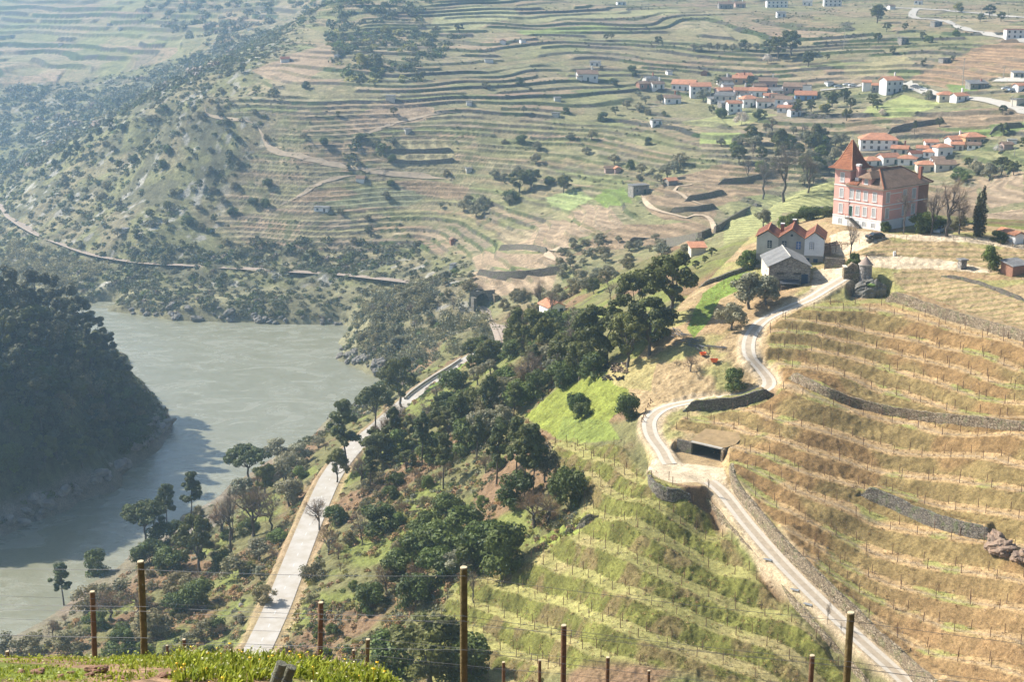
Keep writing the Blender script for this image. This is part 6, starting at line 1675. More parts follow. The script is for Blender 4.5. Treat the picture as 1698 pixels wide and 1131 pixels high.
for a in [(1132, 150, 31, 10, 'w', 'O', 'g', V1), (1162, 158, 27, 14, 'w', 'O', 'g', V1), (1116, 172, 22, 9, 'w', 'B', 'g', V1), (1081, 139, 18, 8, 'g', 'G', 'g', V1), (1070, 147, 17, 8, 'k', 'B', 'g', V1), (1092, 147, 17, 8, 'w', 'B', 'g', V1),
          (1238, 133, 20, 7, 'r', 'O', 'g', V1), (1227, 139, 20, 9, 'o', 'O', 'g', V1), (1204, 141, 18, 8, 'g', 'B', 'g', V1), (1208, 150, 15, 9, 'w', 'G', 'g', V1), (1273, 147, 24, 12, 'r', 'B', 'g', V1), (1203, 158, 20, 8, 'r', 'O', 'g', V1), (1231, 159, 20, 9, 'r', 'O', 'g', V1),
          (1256, 160, 23, 9, 'w', 'O', 'g', V1), (1275, 158, 14, 8, 'w', 'O', 'g', V1), (1316, 153, 28, 9, 'r', 'B', 'g', V1), (1337, 154, 10, 12, 'w', 'G', 'f', V1), (1336, 166, 28, 8, 'b', 'O', 'g', V1), (1200, 167, 26, 8, 'g', 'G', 'm', V1), (1246, 177, 24, 13, 'w', 'O', 'h', V1), (1270, 178, 24, 9, 'w', 'B', 'g', V1),
          (1219, 187, 19, 15, 'w', 'O', 'g', V1), (1298, 174, 22, 9, 'w', 'B', 'g', V1), (1314, 178, 15, 8, 'w', 'G', 'g', V1), (1300, 187, 18, 8, 'w', 'O', 'g', V1), (1320, 193, 16, 10, 'w', 'B', 'g', V1), (1278, 166, 17, 7, 'w', 'O', 'g', V1), (1295, 158, 24, 7, 'g', 'G', 'm', V1), (1240, 168, 18, 8, 'w', 'G', 'g', V1), (1290, 167, 16, 7, 's', 'B', 'g', V1), (1260, 150, 16, 7, 's', 'B', 'g', V1), (1186, 170, 14, 6, 'g', 'G', 'm', V1), (1205, 178, 16, 7, 's', 'G', 'm', V1),
          (1457, 249, 58, 17, 'w', 'O', 'h', V2, -8), (1449, 275, 30, 9, 'w', 'O', 'h', V2), (1478, 273, 30, 12, 'w', 'O', 'g', V2), (1491, 255, 26, 8, 'g', 'O', 'g', V2), (1503, 274, 28, 11, 'w', 'O', 'h', V2), (1537, 285, 30, 12, 'c', 'O', 'h', V2), (1568, 283, 32, 10, 'g', 'B', 'g', V2), (1543, 262, 24, 10, 'w', 'O', 'h', V2), (1567, 261, 26, 17, 'w', 'O', 'h', V2),
          (1529, 254, 18, 8, 'w', 'O', 'g', V2), (1545, 246, 20, 10, 'w', 'O', 'g', V2), (1587, 250, 19, 10, 'g', 'O', 'g', V2), (1591, 243, 30, 11, 'w', 'O', 'g', V2), (1617, 240, 34, 13, 'o', 'O', 'h', V2), (1614, 248, 20, 7, 'w', 'B', 'g', V2), (1672, 248, 16, 8, 'r', 'B', 'g', V2), (1520, 262, 18, 7, 'w', 'R', 'g', V2), (1556, 272, 18, 7, 'w', 'B', 'g', V2),
          (1437, 151, 12, 14, 'w', 'O', 'g', V3), (1454, 153, 17, 11, 's', 'O', 'g', V3), (1483, 154, 30, 20, 'w', 'O', 'g', V3, 20), (1571, 168, 26, 11, 'c', 'O', 'h', V3), (1596, 168, 24, 9, 'w', 'O', 'g', V3), (1624, 147, 30, 8, 's', 'G', 'm', V3), (1687, 64, 34, 14, 'w', 'R', 'f', V3), (1522, 7, 12, 7, 'w', 'O', 'g', V3), (1694, 150, 14, 8, 'w', 'O', 'g', V3), (1690, 128, 18, 7, 'g', 'G', 'm', V3), (1692, 172, 16, 7, 'c', 'G', 'f', V3),
          (1289, 12, 32, 10, 'w', 'G', 'f', "near the top edge of the valley"), (1381, 10, 27, 10, 'w', 'R', 'f', "near the top edge of the valley"), (1296, 28, 14, 7, 'w', 'G', 'm', "near the top edge of the valley"), (1204, 14, 22, 7, 's', 'B', 'g', "near the top edge of the valley"), (1338, 9, 14, 6, 'w', 'G', 'm', "near the top edge of the valley"), (1031, 8, 14, 5, 'w', 'G', 'f', "near the top edge of the valley"), (1228, 12, 16, 6, 'r', 'B', 'g', "near the top edge of the valley"),
          (975, 134, 32, 11, 'w', 'B', 'g', "alone among the middle terraces"), (986, 109, 16, 5, 'w', 'G', 'm', "above the lone white farmhouse"), (961, 133, 8, 5, 'w', 'B', 'm', "against the lone white farmhouse")]:
    house(*a)
M_ = "among the far terraces"
for u, v, w, h, wc, rc, pl in [(811, 104, 13, 5, 'w', 'G', "below the far wooded patch"), (833, 73, 9, 4, 'w', 'R', "high on the far terraces"), (868, 71, 8, 4, 'w', 'G', "high on the far terraces"), (778, 175, 8, 5, 'w', 'G', "mid slope on the far terraces"), (778, 286, 9, 5, 'g', 'G', "by the end of the hill path"), (597, 303, 13, 7, 'w', 'B', "below the hill path's bend"), (647, 168, 14, 9, 'g', 'G', "on the bare brown slope"), (677, 221, 9, 4, 'g', 'G', "beside the far dark thicket"),
                               (1063, 322, 28, 14, 's', 'G', "at the corner of the striped brown field"), (1116, 307, 16, 7, 's', 'O', "left of the striped brown field"), (532, 351, 24, 7, 'w', 'G', "low on the left hillside"), (473, 103, 13, 3, 'w', 'R', "on the upper left spur"), (413, 51, 8, 3, 'w', 'G', "on the crest of the left spur"), (202, 387, 12, 5, 'w', 'G', "above the railway at left"), (1090, 206, 17, 5, 'w', 'G', "on the terraces left of the village"), (1111, 124, 8, 6, 'w', 'G', "left of the distant village"),
                               (1167, 125, 10, 5, 'k', 'B', "above the distant village"), (1011, 287, 14, 6, 'r', 'B', "among the olives of the middle slope"), (1025, 287, 10, 5, 'r', 'O', "among the olives of the middle slope"), (925, 168, 10, 5, 'g', 'G', "mid slope on the far terraces"), (920, 194, 10, 3, 'g', 'G', "mid slope on the far terraces"), (1501, 70, 14, 7, 's', 'G', "below the upper road's bend"), (1570, 104, 15, 7, 's', 'G', "at the edge of the big striped field"), (1556, 42, 15, 6, 's', 'G', "under the upper valley road"), (1377, 142, 10, 6, 'w', 'G', "beside the road right of the village"), (752, 405, 9, 5, 'k', 'B', "above the railway's middle stretch"), (748, 447, 5, 3, 'w', 'G', "above the railway cutting"), (557, 96, 6, 3, 'w', 'G', "beside the far wooded patch"), (1678, 240, 14, 5, 'w', 'G', "right of the hamlet"), (100, 75, 6, 3, 'w', 'G', "on the farthest left terraces"), (180, 42, 6, 3, 'w', 'G', "on the farthest left terraces"), (200, 49, 6, 3, 'w', 'G', "on the farthest left terraces"), (1480, 15, 10, 5, 'w', 'B', V3)]:
    house(u, v, w, h, wc, rc, 'f' if rc == 'G' else 'g', pl, group="huts among the far terraces", name="field_hut")
house(924, 522, 30, 13, 'w', 'O', 'g', "between the wood and the ploughed fields", 25, "houses below the ridge", 6.5)
house(1158, 423, 24, 6, 'c', 'O', 'm', "behind the ridge", 5, "houses below the ridge", 4, "shed")
house(1690, 404, 16, 9, 'w', 'O', 'g', "behind the garden fence", 20, "houses below the ridge", 6, "shed")
sh = house(1690, 474, 34, 12, 'k', 'G', 'm', "in the dry garden", 25, "garden buildings", 3.5, "shed")
house(1598, 447, 10, 4, 's', 'G', 'f', "on the wall above the upper vineyard", 15, "garden buildings", 1.4, "well_hut")
# ------------------------------------------------------------------ far vegetation
ROUT = GX.ravel(); fy_, fz_ = GY.ravel(), GZ.ravel()
def pick_vertices(weight, n):
    w = weight / weight.sum()
    return rng.choice(len(w), n, replace=False, p=w)

def low_bush(n, r, h, size, mode='dome'):
    d = rng.normal(size=(n, 3)); d[:, 2] = np.abs(d[:, 2]); d /= np.linalg.norm(d, axis=1, keepdims=True)
    lob = 1 + 0.35 * np.sin(3 * np.arctan2(d[:, 1], d[:, 0]) + rng.uniform(0, 6)) * (1 - d[:, 2])
    rr = rng.uniform(0.72, 1.08, n) * lob
    cen = d * rr[:, None] * np.array([r, r, h])
    if mode == 'reed':
        cen = np.column_stack([rng.normal(0, r * .5, n), rng.normal(0, r * .5, n), rng.uniform(0.1, 1, n) * h])
        d = np.column_stack([rng.normal(size=(n, 2)), np.zeros(n)])
    t = 0.5 + rng.normal(0, .2, n)
    return leaf_quads(cen, d, size * rng.uniform(.6, 1.3, n), rng.random(n), t)
BUSH = [low_bush(80, 1.0, 1.0, 0.27) for _ in range(8)]
REED = [low_bush(70, 1.0, 2.0, 0.26, 'reed') for _ in range(5)]

def mass(name, xs, ys, sizes, mats, tpl, flat=(0.7, 1.1), label=None, sink=0.15):
    V, F, C, MI = [], [], [], []
    zs = ground_z(xs, ys); off = 0
    for x, y, z, s in zip(xs, ys, zs, sizes):
        p, f, c = tpl[prnd.randrange(len(tpl))]
        an = prnd.uniform(0, 6.28); ca, sa = math.cos(an), math.sin(an)
        q = np.column_stack([(p[:, 0] * ca - p[:, 1] * sa) * s + x, (p[:, 0] * sa + p[:, 1] * ca) * s + y, p[:, 2] * s * prnd.uniform(*flat) + z - sink * s])
        cc = c.copy(); cc[:, 0] = np.clip(cc[:, 0] + prnd.uniform(-.25, .25), 0, 1); cc[:, 1] = np.clip(cc[:, 1] * .6 + prnd.uniform(0, .5), 0, 1)
        V.append(q); F.append(f + off); C.append(cc); off += len(p)
        MI.append(np.full(len(f), prnd.choices(range(len(mats)), [m[1] for m in mats])[0]))
    me = np_mesh(name, np.vstack(V), np.vstack(F), [LEAFM.get(m[0], LEAF[m[0]]) for m in mats], np.vstack(C), mat_idx=np.concatenate(MI))
    return tag(link(name, me), label, kind="stuff")

uu, vv = GM['u'], GM['v']
clear = np.ones(len(uu))
for r_, u, v in HOUSES:
    d = (ROUT - r_.location.x) ** 2 + (fy_ - r_.location.y + 0) ** 2
    clear[d < 30] = 0
infield = np.zeros(len(uu), bool)
for poly, cc, st in FIELDS:
    infield |= inpoly(uu, vv, poly)
infr = (uu > -60) & (uu < 1760) & (vv > -40) & (fy_ > 480) & (fz_ > 0.8)
area = np.where(fy_ > 1150, 2.4, 1.0) * (fy_ / 800)
trend = sst(0.44, 0.60, fbm(ROUT / 22, fy_ / 22, 201, 3)) ** 1.5
w = infr * area * clear * np.where(infield, 0.0, 1.0)
wt = w * (GM['sc'] * (0.55 + 1.3 * trend) + GM['rF'] * 2.2 * (1 - GM['sc']) * (0.3 + trend) + 0.10 * trend) * (fy_ < 1250)
i = pick_vertices(wt, 12500)
mass("hillside_scrub", ROUT[i], fy_[i], rng.uniform(0.4, 1.6, len(i)) * (0.55 + 0.7 * GM['sc'][i]), [("scrub", 5), ("oak", 5), ("olive", 2), ("green", 1), ("laurel", 3)], BUSH)
ledge = inpoly(uu, vv, [(-40, 130), (60, 150), (190, 150), (250, 120), (330, 90), (400, 60), (380, 110), (240, 210), (130, 245), (40, 300), (-40, 310)]) | inpoly(uu, vv, [(230, 0), (470, 0), (440, 60), (370, 90), (300, 60), (240, 40)])
i = pick_vertices(infr * ledge * area * (fy_ > 850), 900)
mass("far_woodland", ROUT[i], fy_[i], rng.uniform(2.5, 5.5, len(i)), [("oak", 3), ("scrub", 4), ("olive", 2), ("twig", 1)], BUSH)
pA = inpoly(uu, vv, [(540, 60), (580, 40), (640, 45), (700, 40), (765, 62), (740, 90), (705, 110), (690, 140), (640, 148), (560, 132), (545, 100)])
pB = inpoly(uu, vv, [(470, -10), (720, -10), (722, 20), (700, 34), (620, 40), (560, 52), (500, 40)])
pC = inpoly(uu, vv, [(575, 240), (600, 225), (640, 222), (655, 240), (645, 262), (600, 275), (560, 280)]) | inpoly(uu, vv, [(400, 150), (470, 135), (500, 160), (460, 175)]) | inpoly(uu, vv, [(380, 370), (560, 375), (600, 400), (580, 440), (450, 440), (380, 420)])
i = pick_vertices((pA * 1.0 + pB * .8 + pC * .5) * area * infr, 640)
mass("hillside_woodland", ROUT[i], fy_[i], rng.uniform(1.8, 4.0, len(i)), [("oak", 6), ("green", 1), ("laurel", 3), ("scrub", 3), ("yellow", 1)], BUSH)
# river banks: shrubs, reeds
bank = (fz_ > 0.9) & (fz_ < 26) & (fy_ > 430) & (uu > 90) & (uu < 700) & (vv > 405)
i = pick_vertices(bank * (0.4 + trend) * (fz_ > 1.6), 2600)
mass("riverbank_scrub", ROUT[i], fy_[i], rng.uniform(0.7, 2.0, len(i)), [("scrub", 6), ("olive", 3), ("oak", 4), ("twig", 1), ("laurel", 2)], BUSH)
rb = inpoly(uu, vv, [(580, 540), (600, 490), (690, 470), (770, 475), (800, 520), (830, 560), (800, 590), (720, 600), (650, 610), (600, 590)]) & (fz_ > 1.5) & (fy_ > 465)
i = pick_vertices(rb * (0.2 + trend), 620)
mass("reed_bed", ROUT[i], fy_[i], rng.uniform(0.9, 1.8, len(i)), [("reed", 4), ("scrub", 3), ("olive", 3)], REED, (0.8, 1.3))
ra = inpoly(uu, vv, [(20, 400), (120, 430), (180, 450), (110, 490), (40, 480), (0, 440)]) & (fz_ > 1)
i = pick_vertices(ra * 1.0, 260)
mass("reed_bed", ROUT[i], fy_[i], rng.uniform(1.0, 2.0, len(i)), [("reed", 6), ("scrub", 3)], REED, (0.8, 1.2))
# undergrowth between the near trees
nw = GM['nearwild'] * (fy_ > 190) * (fy_ < 470) * (GM['road'] > 4.6) * (GM['track'] > 3) * (uu > -40) * (uu < 960) * (fz_ > 1.0)
nw = nw * (1 - inpoly(uu, vv, [(870, 690), (930, 640), (985, 622), (1060, 640), (1050, 690), (1000, 712), (930, 730), (905, 715)]))
nw = nw * ~((uu < 330) & (fy_ > 350))
t2 = sst(0.42, 0.6, fbm(ROUT / 9, fy_ / 9, 203, 3))
i = pick_vertices(nw * (0.14 + t2), 7600)
mass("undergrowth", ROUT[i], fy_[i], rng.uniform(0.18, 1.0, len(i)), [("scrub", 6), ("turf", 4), ("rusttwig", 5), ("laurel", 2), ("olive", 1), ("straw", 2)], BUSH, (0.6, 1.1))
TUFT = [low_bush(9, 0.55, 0.55, 0.17) for _ in range(8)]
near_ok = (fy_ > 178) & (fy_ < 335) & (uu > -20) & (uu < 1720) & (vv < 1150) & (GM['track'] > 2.2) & (GM['road'] > 4.5)
i = pick_vertices(near_ok * GM['mB'] * GM['rB'], 7000)
mass("brown_bank_grass", ROUT[i], fy_[i], rng.uniform(0.22, 0.5, len(i)), [("brown", 8), ("turf", 1)], TUFT, (0.4, 0.8), sink=0.05)
i = pick_vertices(near_ok * GM['mB'] * (1 - GM['rB']), 4200)
mass("dry_terrace_grass", ROUT[i], fy_[i], rng.uniform(0.25, 0.62, len(i)), [("straw", 8), ("rusttwig", 2), ("turf", 1.2)], TUFT, (0.5, 1.0), sink=0.05)
i = pick_vertices(near_ok * GM['mG'] * (0.2 + 1.0 * GM['rG']), 6500)
mass("green_terrace_grass", ROUT[i], fy_[i], rng.uniform(0.25, 0.7, len(i)), [("turf", 8), ("straw", 2), ("rusttwig", 1)], TUFT, (0.5, 1.0), sink=0.05)
mdw = inpoly(uu, vv, [(870, 690), (930, 640), (985, 622), (1040, 640), (1050, 672), (1020, 688), (1000, 712), (930, 730), (905, 715)]) | inpoly(uu, vv, [(1140, 545), (1165, 485), (1225, 448), (1262, 455), (1195, 495), (1150, 560)])
i = pick_vertices(near_ok * mdw, 1800)
mass("meadow_grass", ROUT[i], fy_[i], rng.uniform(0.2, 0.5, len(i)), [("turf", 8), ("straw", 1)], TUFT, (0.5, 1.0), sink=0.05)
dry = inpoly(uu, vv, [(1060, 560), (1130, 500), (1200, 440), (1395, 345), (1700, 390), (1700, 560), (1470, 498), (1365, 498), (1290, 540), (1250, 600), (1260, 640), (1100, 672), (1030, 640)]) & (fy_ < 420) & (fy_ > 240) & (GM['track'] > 2.2)
i = pick_vertices(dry * 1.0, 4200)
mass("dry_slope_grass", ROUT[i], fy_[i], rng.uniform(0.2, 0.55, len(i)), [("straw", 8), ("rusttwig", 2), ("turf", 1.5)], TUFT, (0.5, 1.0), sink=0.05)
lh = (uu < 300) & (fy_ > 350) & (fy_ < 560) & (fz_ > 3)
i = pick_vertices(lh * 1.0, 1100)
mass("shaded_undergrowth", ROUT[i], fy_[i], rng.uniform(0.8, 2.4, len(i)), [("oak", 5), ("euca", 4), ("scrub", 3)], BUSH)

FAR_PLACES = [(150, 260, "on the crest of the left spur"), (300, 200, "on the rocky left spur"), (200, 330, "low on the left spur"), (400, 300, "on the scrubby left slope"), (300, 400, "above the railway at left"), (480, 200, "beside the zigzag hill path"), (500, 420, "above the middle of the railway"), (620, 150, "below the far wooded patch"), (750, 110, "right of the far wooded patch"), (620, 250, "beside the square grassy terraces"), (700, 330, "below the long hill path"), (650, 410, "above the railway cutting"), (720, 430, "between the railway and the ploughed fields"),
              (850, 200, "in the middle of the far terraces"), (900, 100, "on the upper far terraces"), (1000, 60, "on the uppermost far terraces"), (900, 280, "among the olive dotted terraces"), (820, 330, "below the olive dotted terraces"), (950, 330, "beside the bright green field"), (1100, 240, "left of the striped brown field"), (1050, 180, "left of the distant village"), (1150, 80, "above the distant village"), (1250, 210, "just below the distant village"), (1320, 250, "in the hollow right of the village"), (1280, 300, "left of the spire"), (1380, 120, "right of the distant village"),
              (1450, 60, "below the upper valley road"), (1520, 170, "beside the valley road houses"), (1600, 60, "between the two upper roads"), (1560, 215, "above the hamlet"), (1650, 260, "right of the hamlet"), (1640, 330, "below the hamlet's right end"), (1420, 220, "left of the hamlet"), (1000, 430, "in the olive orchard below the ridge"), (930, 450, "in the orchard's left part"), (1080, 410, "at the orchard's right end"), (850, 510, "right of the tunnel mouth"), (760, 470, "above the tunnel mouth"), (700, 520, "on the reedy bank"), (620, 570, "above the rocky spit"), (760, 570, "between the reeds and the road")]
G_FAR, G_ORCH = "trees dotted over the far hillside", "olive trees of the orchard below the ridge"
# individual trees across the valley
scatter_px([(930, 405), (1000, 395), (1090, 400), (1130, 405), (1090, 430), (1010, 470), (950, 500), (920, 470)], 46, ["olive", "olive", "olive", "olive", "scrub"], 2.6, 4.4, G_ORCH, FAR_PLACES, 3.5, ymin=420)
for u, v, h in ((1018, 272, 18), (1064, 288, 18), (1106, 296, 24), (1118, 286, 20), (1128, 276, 24), (1082, 290, 12), (1090, 300, 13), (1100, 308, 9), (1060, 300, 12), (870, 300, 18), (820, 296, 16), (835, 300, 14), (858, 294, 20), (946, 232, 14), (981, 230, 15), (890, 250, 16), (888, 272, 18), (770, 350, 22), (800, 345, 22), (790, 360, 24), (845, 340, 18), (776, 338, 16), (640, 330, 14)):
    plant_px("olive", u, v, h, 1.1, FAR_PLACES, G_FAR, ymin=400)
for k in range(9):
    plant_px("olive", 1150 + 13 * k, 86 + prnd.uniform(-2, 2) - 0.4 * k, 13, 1.0, FAR_PLACES, "row of round trees above the village", label=None, ymin=400)
for u, v, h, k in ((762, 55, 16, "oak"), (1005, 66, 11, "oak"), (1014, 64, 9, "oak"), (1092, 74, 14, "oak"), (861, 320, 38, "oak"), (880, 315, 34, "oak"), (935, 320, 30, "oak"), (848, 335, 20, "laurel"), (1290, 96, 34, "oak"), (1312, 92, 40, "oak"), (1275, 92, 26, "oak"), (1455, 38, 30, "oak"), (1340, 110, 26, "oak"), (1380, 178, 26, "oak"), (1400, 170, 24, "oak"), (1410, 180, 18, "oak"), (1448, 178, 22, "oak"), (1455, 182, 18, "oak"), (1404, 200, 20, "oak"), (1354, 236, 30, "pine"), (1357, 228, 20, "pine"), (1516, 222, 22, "pine"), (1558, 210, 16, "oak"), (1662, 190, 16, "oak"), (1664, 225, 22, "oak"), (1700, 250, 22, "oak"),
                   (1320, 192, 18, "oak"), (1345, 185, 20, "oak"), (1370, 190, 18, "oak"), (1195, 195, 16, "laurel"), (1180, 188, 14, "oak"), (1166, 168, 22, "olive"), (1260, 196, 16, "laurel"), (1640, 300, 30, "olive"), (1620, 290, 24, "olive"), (1660, 290, 30, "oak"), (1605, 278, 18, "oak"), (1680, 290, 24, "oak"), (1600, 300, 16, "greenbush"), (1590, 298, 20, "greenbush"), (590, 10, 20, "oak"), (197, 185, 22, "pine"), (178, 190, 16, "pine"), (130, 262, 30, "pine"), (118, 270, 28, "pine"), (108, 272, 24, "pine"), (150, 245, 24, "pine"), (165, 232, 22, "pine"), (90, 285, 22, "pine"), (182, 215, 18, "oak"), (70, 300, 22, "pine"),
                   (1273, 105, 16, "blossom"), (1230, 207, 22, "blossom"), (1463, 192, 12, "blossom"), (1655, 255, 16, "blossom"), (1372, 182, 12, "mimosa"), (1590, 20, 16, "mimosa"), (600, 110, 22, "mimosa"), (640, 60, 18, "mimosa"), (1365, 186, 14, "mimosa"), (1325, 180, 16, "oak"), (1095, 170, 14, "olive"), (1070, 172, 14, "olive"), (1060, 185, 16, "olive"), (1040, 180, 14, "olive"), (1020, 190, 14, "oak"), (1000, 200, 14, "laurel"), (1480, 150, 10, "oak"), (1500, 152, 12, "oak"), (1540, 165, 16, "olive"), (1640, 28, 20, "oak"), (1625, 36, 14, "oak"), (1660, 35, 16, "oak"), (1585, 60, 10, "greenbush"), (1530, 65, 12, "oak"), (1540, 70, 12, "greenbush"), (1580, 100, 9, "oak"), (1530, 108, 9, "oak"), (1480, 90, 12, "oak"), (1456, 70, 16, "oak"), (1470, 52, 14, "oak"), (1500, 50, 12, "oak")):
    plant_px(k, u, v, h, 1.1, FAR_PLACES, G_FAR, ymin=400)
scatter_px([(1200, 258), (1250, 222), (1300, 212), (1360, 222), (1400, 240), (1395, 290), (1330, 310), (1290, 300), (1215, 272)], 54, ["olive", "olive", "oak", "bare", "oak", "greenbush"], 3.6, 7.0, "trees of the hollow below the village", FAR_PLACES, 4.0, ymin=400)
for u, v, h, w_ in ((1300, 335, 92, 0.95), (1265, 330, 66, .9), (1340, 320, 60, 0.9), (1240, 300, 40, .9)):
    plant_px("bare", u, v, h, w_, FAR_PLACES, "trees of the hollow below the village", ymin=400)
scatter_px([(600, 560), (640, 490), (700, 465), (770, 455), (800, 480), (790, 500), (760, 520), (720, 540), (660, 580), (640, 600)], 34, ["olive", "scrub", "olive", "bare", "scrub"], 2.6, 5.0, "shrubs of the reedy bank", FAR_PLACES, 3.5, ymin=430)
scatter_px([(820, 520), (850, 490), (920, 480), (960, 500), (940, 540), (880, 545), (840, 560)], 26, ["scrub", "bare", "olive", "scrub"], 2.4, 4.5, "shrubs of the reedy bank", FAR_PLACES, 3.0, ymin=430)
scatter_px([(100, 280), (250, 180), (400, 120), (470, 190), (440, 300), (480, 400), (300, 410), (120, 390), (60, 330)], 60, ["oak", "scrub", "scrub", "olive", "laurel"], 2.4, 5.0, G_FAR, FAR_PLACES, 6.0, ymin=560)
scatter_px([(480, 60), (760, 150), (1000, 100), (1380, 60), (1400, 200), (1150, 270), (800, 330), (680, 420), (500, 420), (470, 200)], 46, ["oak", "scrub", "olive", "laurel"], 2.2, 4.4, G_FAR, FAR_PLACES, 8.0, ymin=560)

# ------------------------------------------------------------------ rocks along the water
ROCKS = [rock_mesh("boulder", 1, .85, .72, k, M_ROCK if k < 5 else M_ROCKD, 3, .45) for k in range(1, 9)]
BOULD = []
def boulder(u, v, spx, place, ymin=300, grp="boulders along the waterline", dark=False):
    x, y, z = hit(u, v, ymin)
    s = spx * y / FPX / 2
    o = link("boulder", prnd.choice(ROCKS[5:] if dark else ROCKS[:5]), None, (x, y, z + s * .15))
    o.rotation_euler = (prnd.uniform(-.4, .4), prnd.uniform(-.4, .4), prnd.uniform(0, 6.28)); o.scale = (s * prnd.uniform(.9, 1.4), s, s * prnd.uniform(.7, 1.1))
    tag(o, None, "boulder", grp); PLANTS.append([o, f"{'big ' if spx > 15 else 'small ' if spx < 7 else ''}{'dark' if dark else 'grey'} boulder {place}", u, v, False])
for k in range(62):
    u = prnd.uniform(215, 585); sh_ = np.interp(u, [130, 200, 300, 420, 520, 585], [505, 519, 531, 535, 537, 545])
    dens = 1 if 240 < u < 450 else .55
    if prnd.random() < dens: boulder(u, sh_ - prnd.uniform(0, 24) * (1 if 270 < u < 440 else .4), prnd.uniform(6, 20 if 270 < u < 440 else 10), "on the rocky far shore" if u < 440 else "on the far shore near the spit")
for k in range(46):
    t = prnd.random(); u = 562 + 75 * t + prnd.uniform(-6, 22); v = 590 + 32 * t + prnd.uniform(-16, 3)
    boulder(u, v, prnd.uniform(6, 19), "on the rocky spit in the river")
M_ROCKP = mat_plain('sunlit_shore_rock', (0.33, 0.305, 0.275), 0.95, 0.4, 0.8, color2=(0.18, 0.165, 0.15), bump=0.6, bscale=2.0)  # lighter rock copy, sunlit faces painted in at the shaded hill's foot
PALE = [rock_mesh('boulder', 1, .85, .8, 50 + k, M_ROCKP, 3, .55) for k in range(4)]
for k in range(44):
    t = prnd.random(); u, v = np.interp(t, [0, .3, .6, .85, 1], [5, 120, 210, 262, 283]), np.interp(t, [0, .3, .6, .85, 1], [888, 834, 782, 742, 702])
    boulder(u - prnd.uniform(0, 24), v - prnd.uniform(-4, 26), prnd.uniform(8, 28), "at the foot of the shaded river hill"); PLANTS[-1][0].data = prnd.choice(PALE)
M_WARM = mat_plain("warm_brown_rock", (0.30, 0.205, 0.145), 0.95, 0.4, 0.9, color2=(0.20, 0.15, 0.115), bump=0.6, bscale=2.0)
ROCKS += [rock_mesh("boulder", 1, .8, .75, 40 + k, M_WARM, 4, .6) for k in range(3)]
for u, v, s in ((1662, 912, 46), (1694, 926, 40), (1640, 908, 24), (1652, 897, 34)):
    boulder(u, v, s, "at the right end of the mossy lower wall", 150, "boulders in the vineyard")
    PLANTS[-1][0].data = ROCKS[-1 - (s % 3)]; PLANTS[-1][1] = "warm brown boulder at the right end of the mossy lower wall"
for u, v, s in ((320, 1012, 22), (338, 1008, 18), (400, 1005, 12)): boulder(u, v, s, "in the scrub left of the road", 150, "boulders in the vineyard", True)

# ------------------------------------------------------------------ vine posts on the terraces
M_POST = mat_plain("weathered_vine_post", (0.17, 0.10, 0.065), 0.9, 0.3, 3.0)
def post_mesh(h, r, lean=0.0):
    v, f = tubes([([(0, 0, -.3), (lean * .5, 0, h * .5), (lean, 0, h)], [r, r * .95, r * .9])], 6)
    n = len(v); return np_mesh("vine_post", v, f.tolist() + [list(range(n - 6, n))], (M_POST,))
PM = [post_mesh(prnd.uniform(1.45, 1.75), 0.06, prnd.uniform(-.08, .08)) for _ in range(6)]
def rows(grid, kmax, polyw, offs, spacing, y0, y1):
    out = []
    aa = np.linspace(-0.06, 0.42, 640); ys = np.linspace(y0, y1, 420)
    A, Y = np.meshgrid(aa, ys); T_ = samp(grid, A, np.log(Y))
    for k in range(-1, kmax + 1):
        for of in offs:
            lev = k + of; d = T_ - lev
            cr = (d[:-1] > 0) & (d[1:] <= 0)
            pts = []
            for j in range(len(aa)):
                w_ = np.nonzero(cr[:, j])[0]
                if len(w_):
                    i0 = w_[0]; y = ys[i0] + (ys[1] - ys[0]) * d[i0, j] / (d[i0, j] - d[i0 + 1, j] + 1e-9); pts.append((aa[j] * y, y))
            if len(pts) < 8: continue
            pts = np.array(pts); seg = np.hypot(*np.diff(pts, axis=0).T); s = np.concatenate([[0], np.cumsum(seg)])
            q = np.arange(prnd.uniform(0, spacing), s[-1], spacing); q = q + rng.normal(0, .3, len(q))
            X, Y2 = np.interp(q, s, pts[:, 0]), np.interp(q, s, pts[:, 1])
            ok = inpoly(X, Y2, polyw) & (polydist(X, Y2, TRACK)[0] > 2.6)
            out += [(x, y, lev) for x, y in zip(X[ok], Y2[ok])]
    return out
VP = [(x, y, 'b', l) for x, y, l in rows(TB, 13, BROWN_W, (0.10, 0.42), 5.4, 178, 330)] + [(x, y, 'g', l) for x, y, l in rows(TG, 8, GREENT_W, (0.08, 0.40), 4.6, 185, 300)]
vis = []
for x, y, t, l in VP:
    z = gz(x, y); u, v = proj(x, y, z)
    if -20 < u < 1720 and 400 < v < 1131: vis.append((y, x, z, t, u, v))
vis.sort()
POST_PLACES = [(1500, 560, "on the top brown terraces"), (1600, 620, "on the upper brown terraces at right"), (1350, 600, "beside the track's upper bend"), (1400, 700, "just below the middle stone wall"), (1620, 740, "below the middle wall at right"), (1280, 740, "right of the cart shelter"), (1450, 820, "above the mossy lower wall"), (1620, 850, "near the boulders of the lower wall"), (1320, 870, "along the wall beside the descending track"), (1500, 960, "on the tall lower brown banks"), (1640, 1040, "at the bottom right brown terraces"),
               (960, 780, "on the top green terraces beside the pines"), (1080, 800, "below the pale earth platform"), (1000, 930, "on the middle green terraces"), (1150, 930, "left of the low crumbling wall"), (850, 980, "at the thicket end of the green terraces"), (1050, 1050, "on the lower green terraces"), (1250, 1050, "by the foot of the crumbling wall"), (850, 1080, "behind the tall foreground post")]
print("vine posts", len(vis))
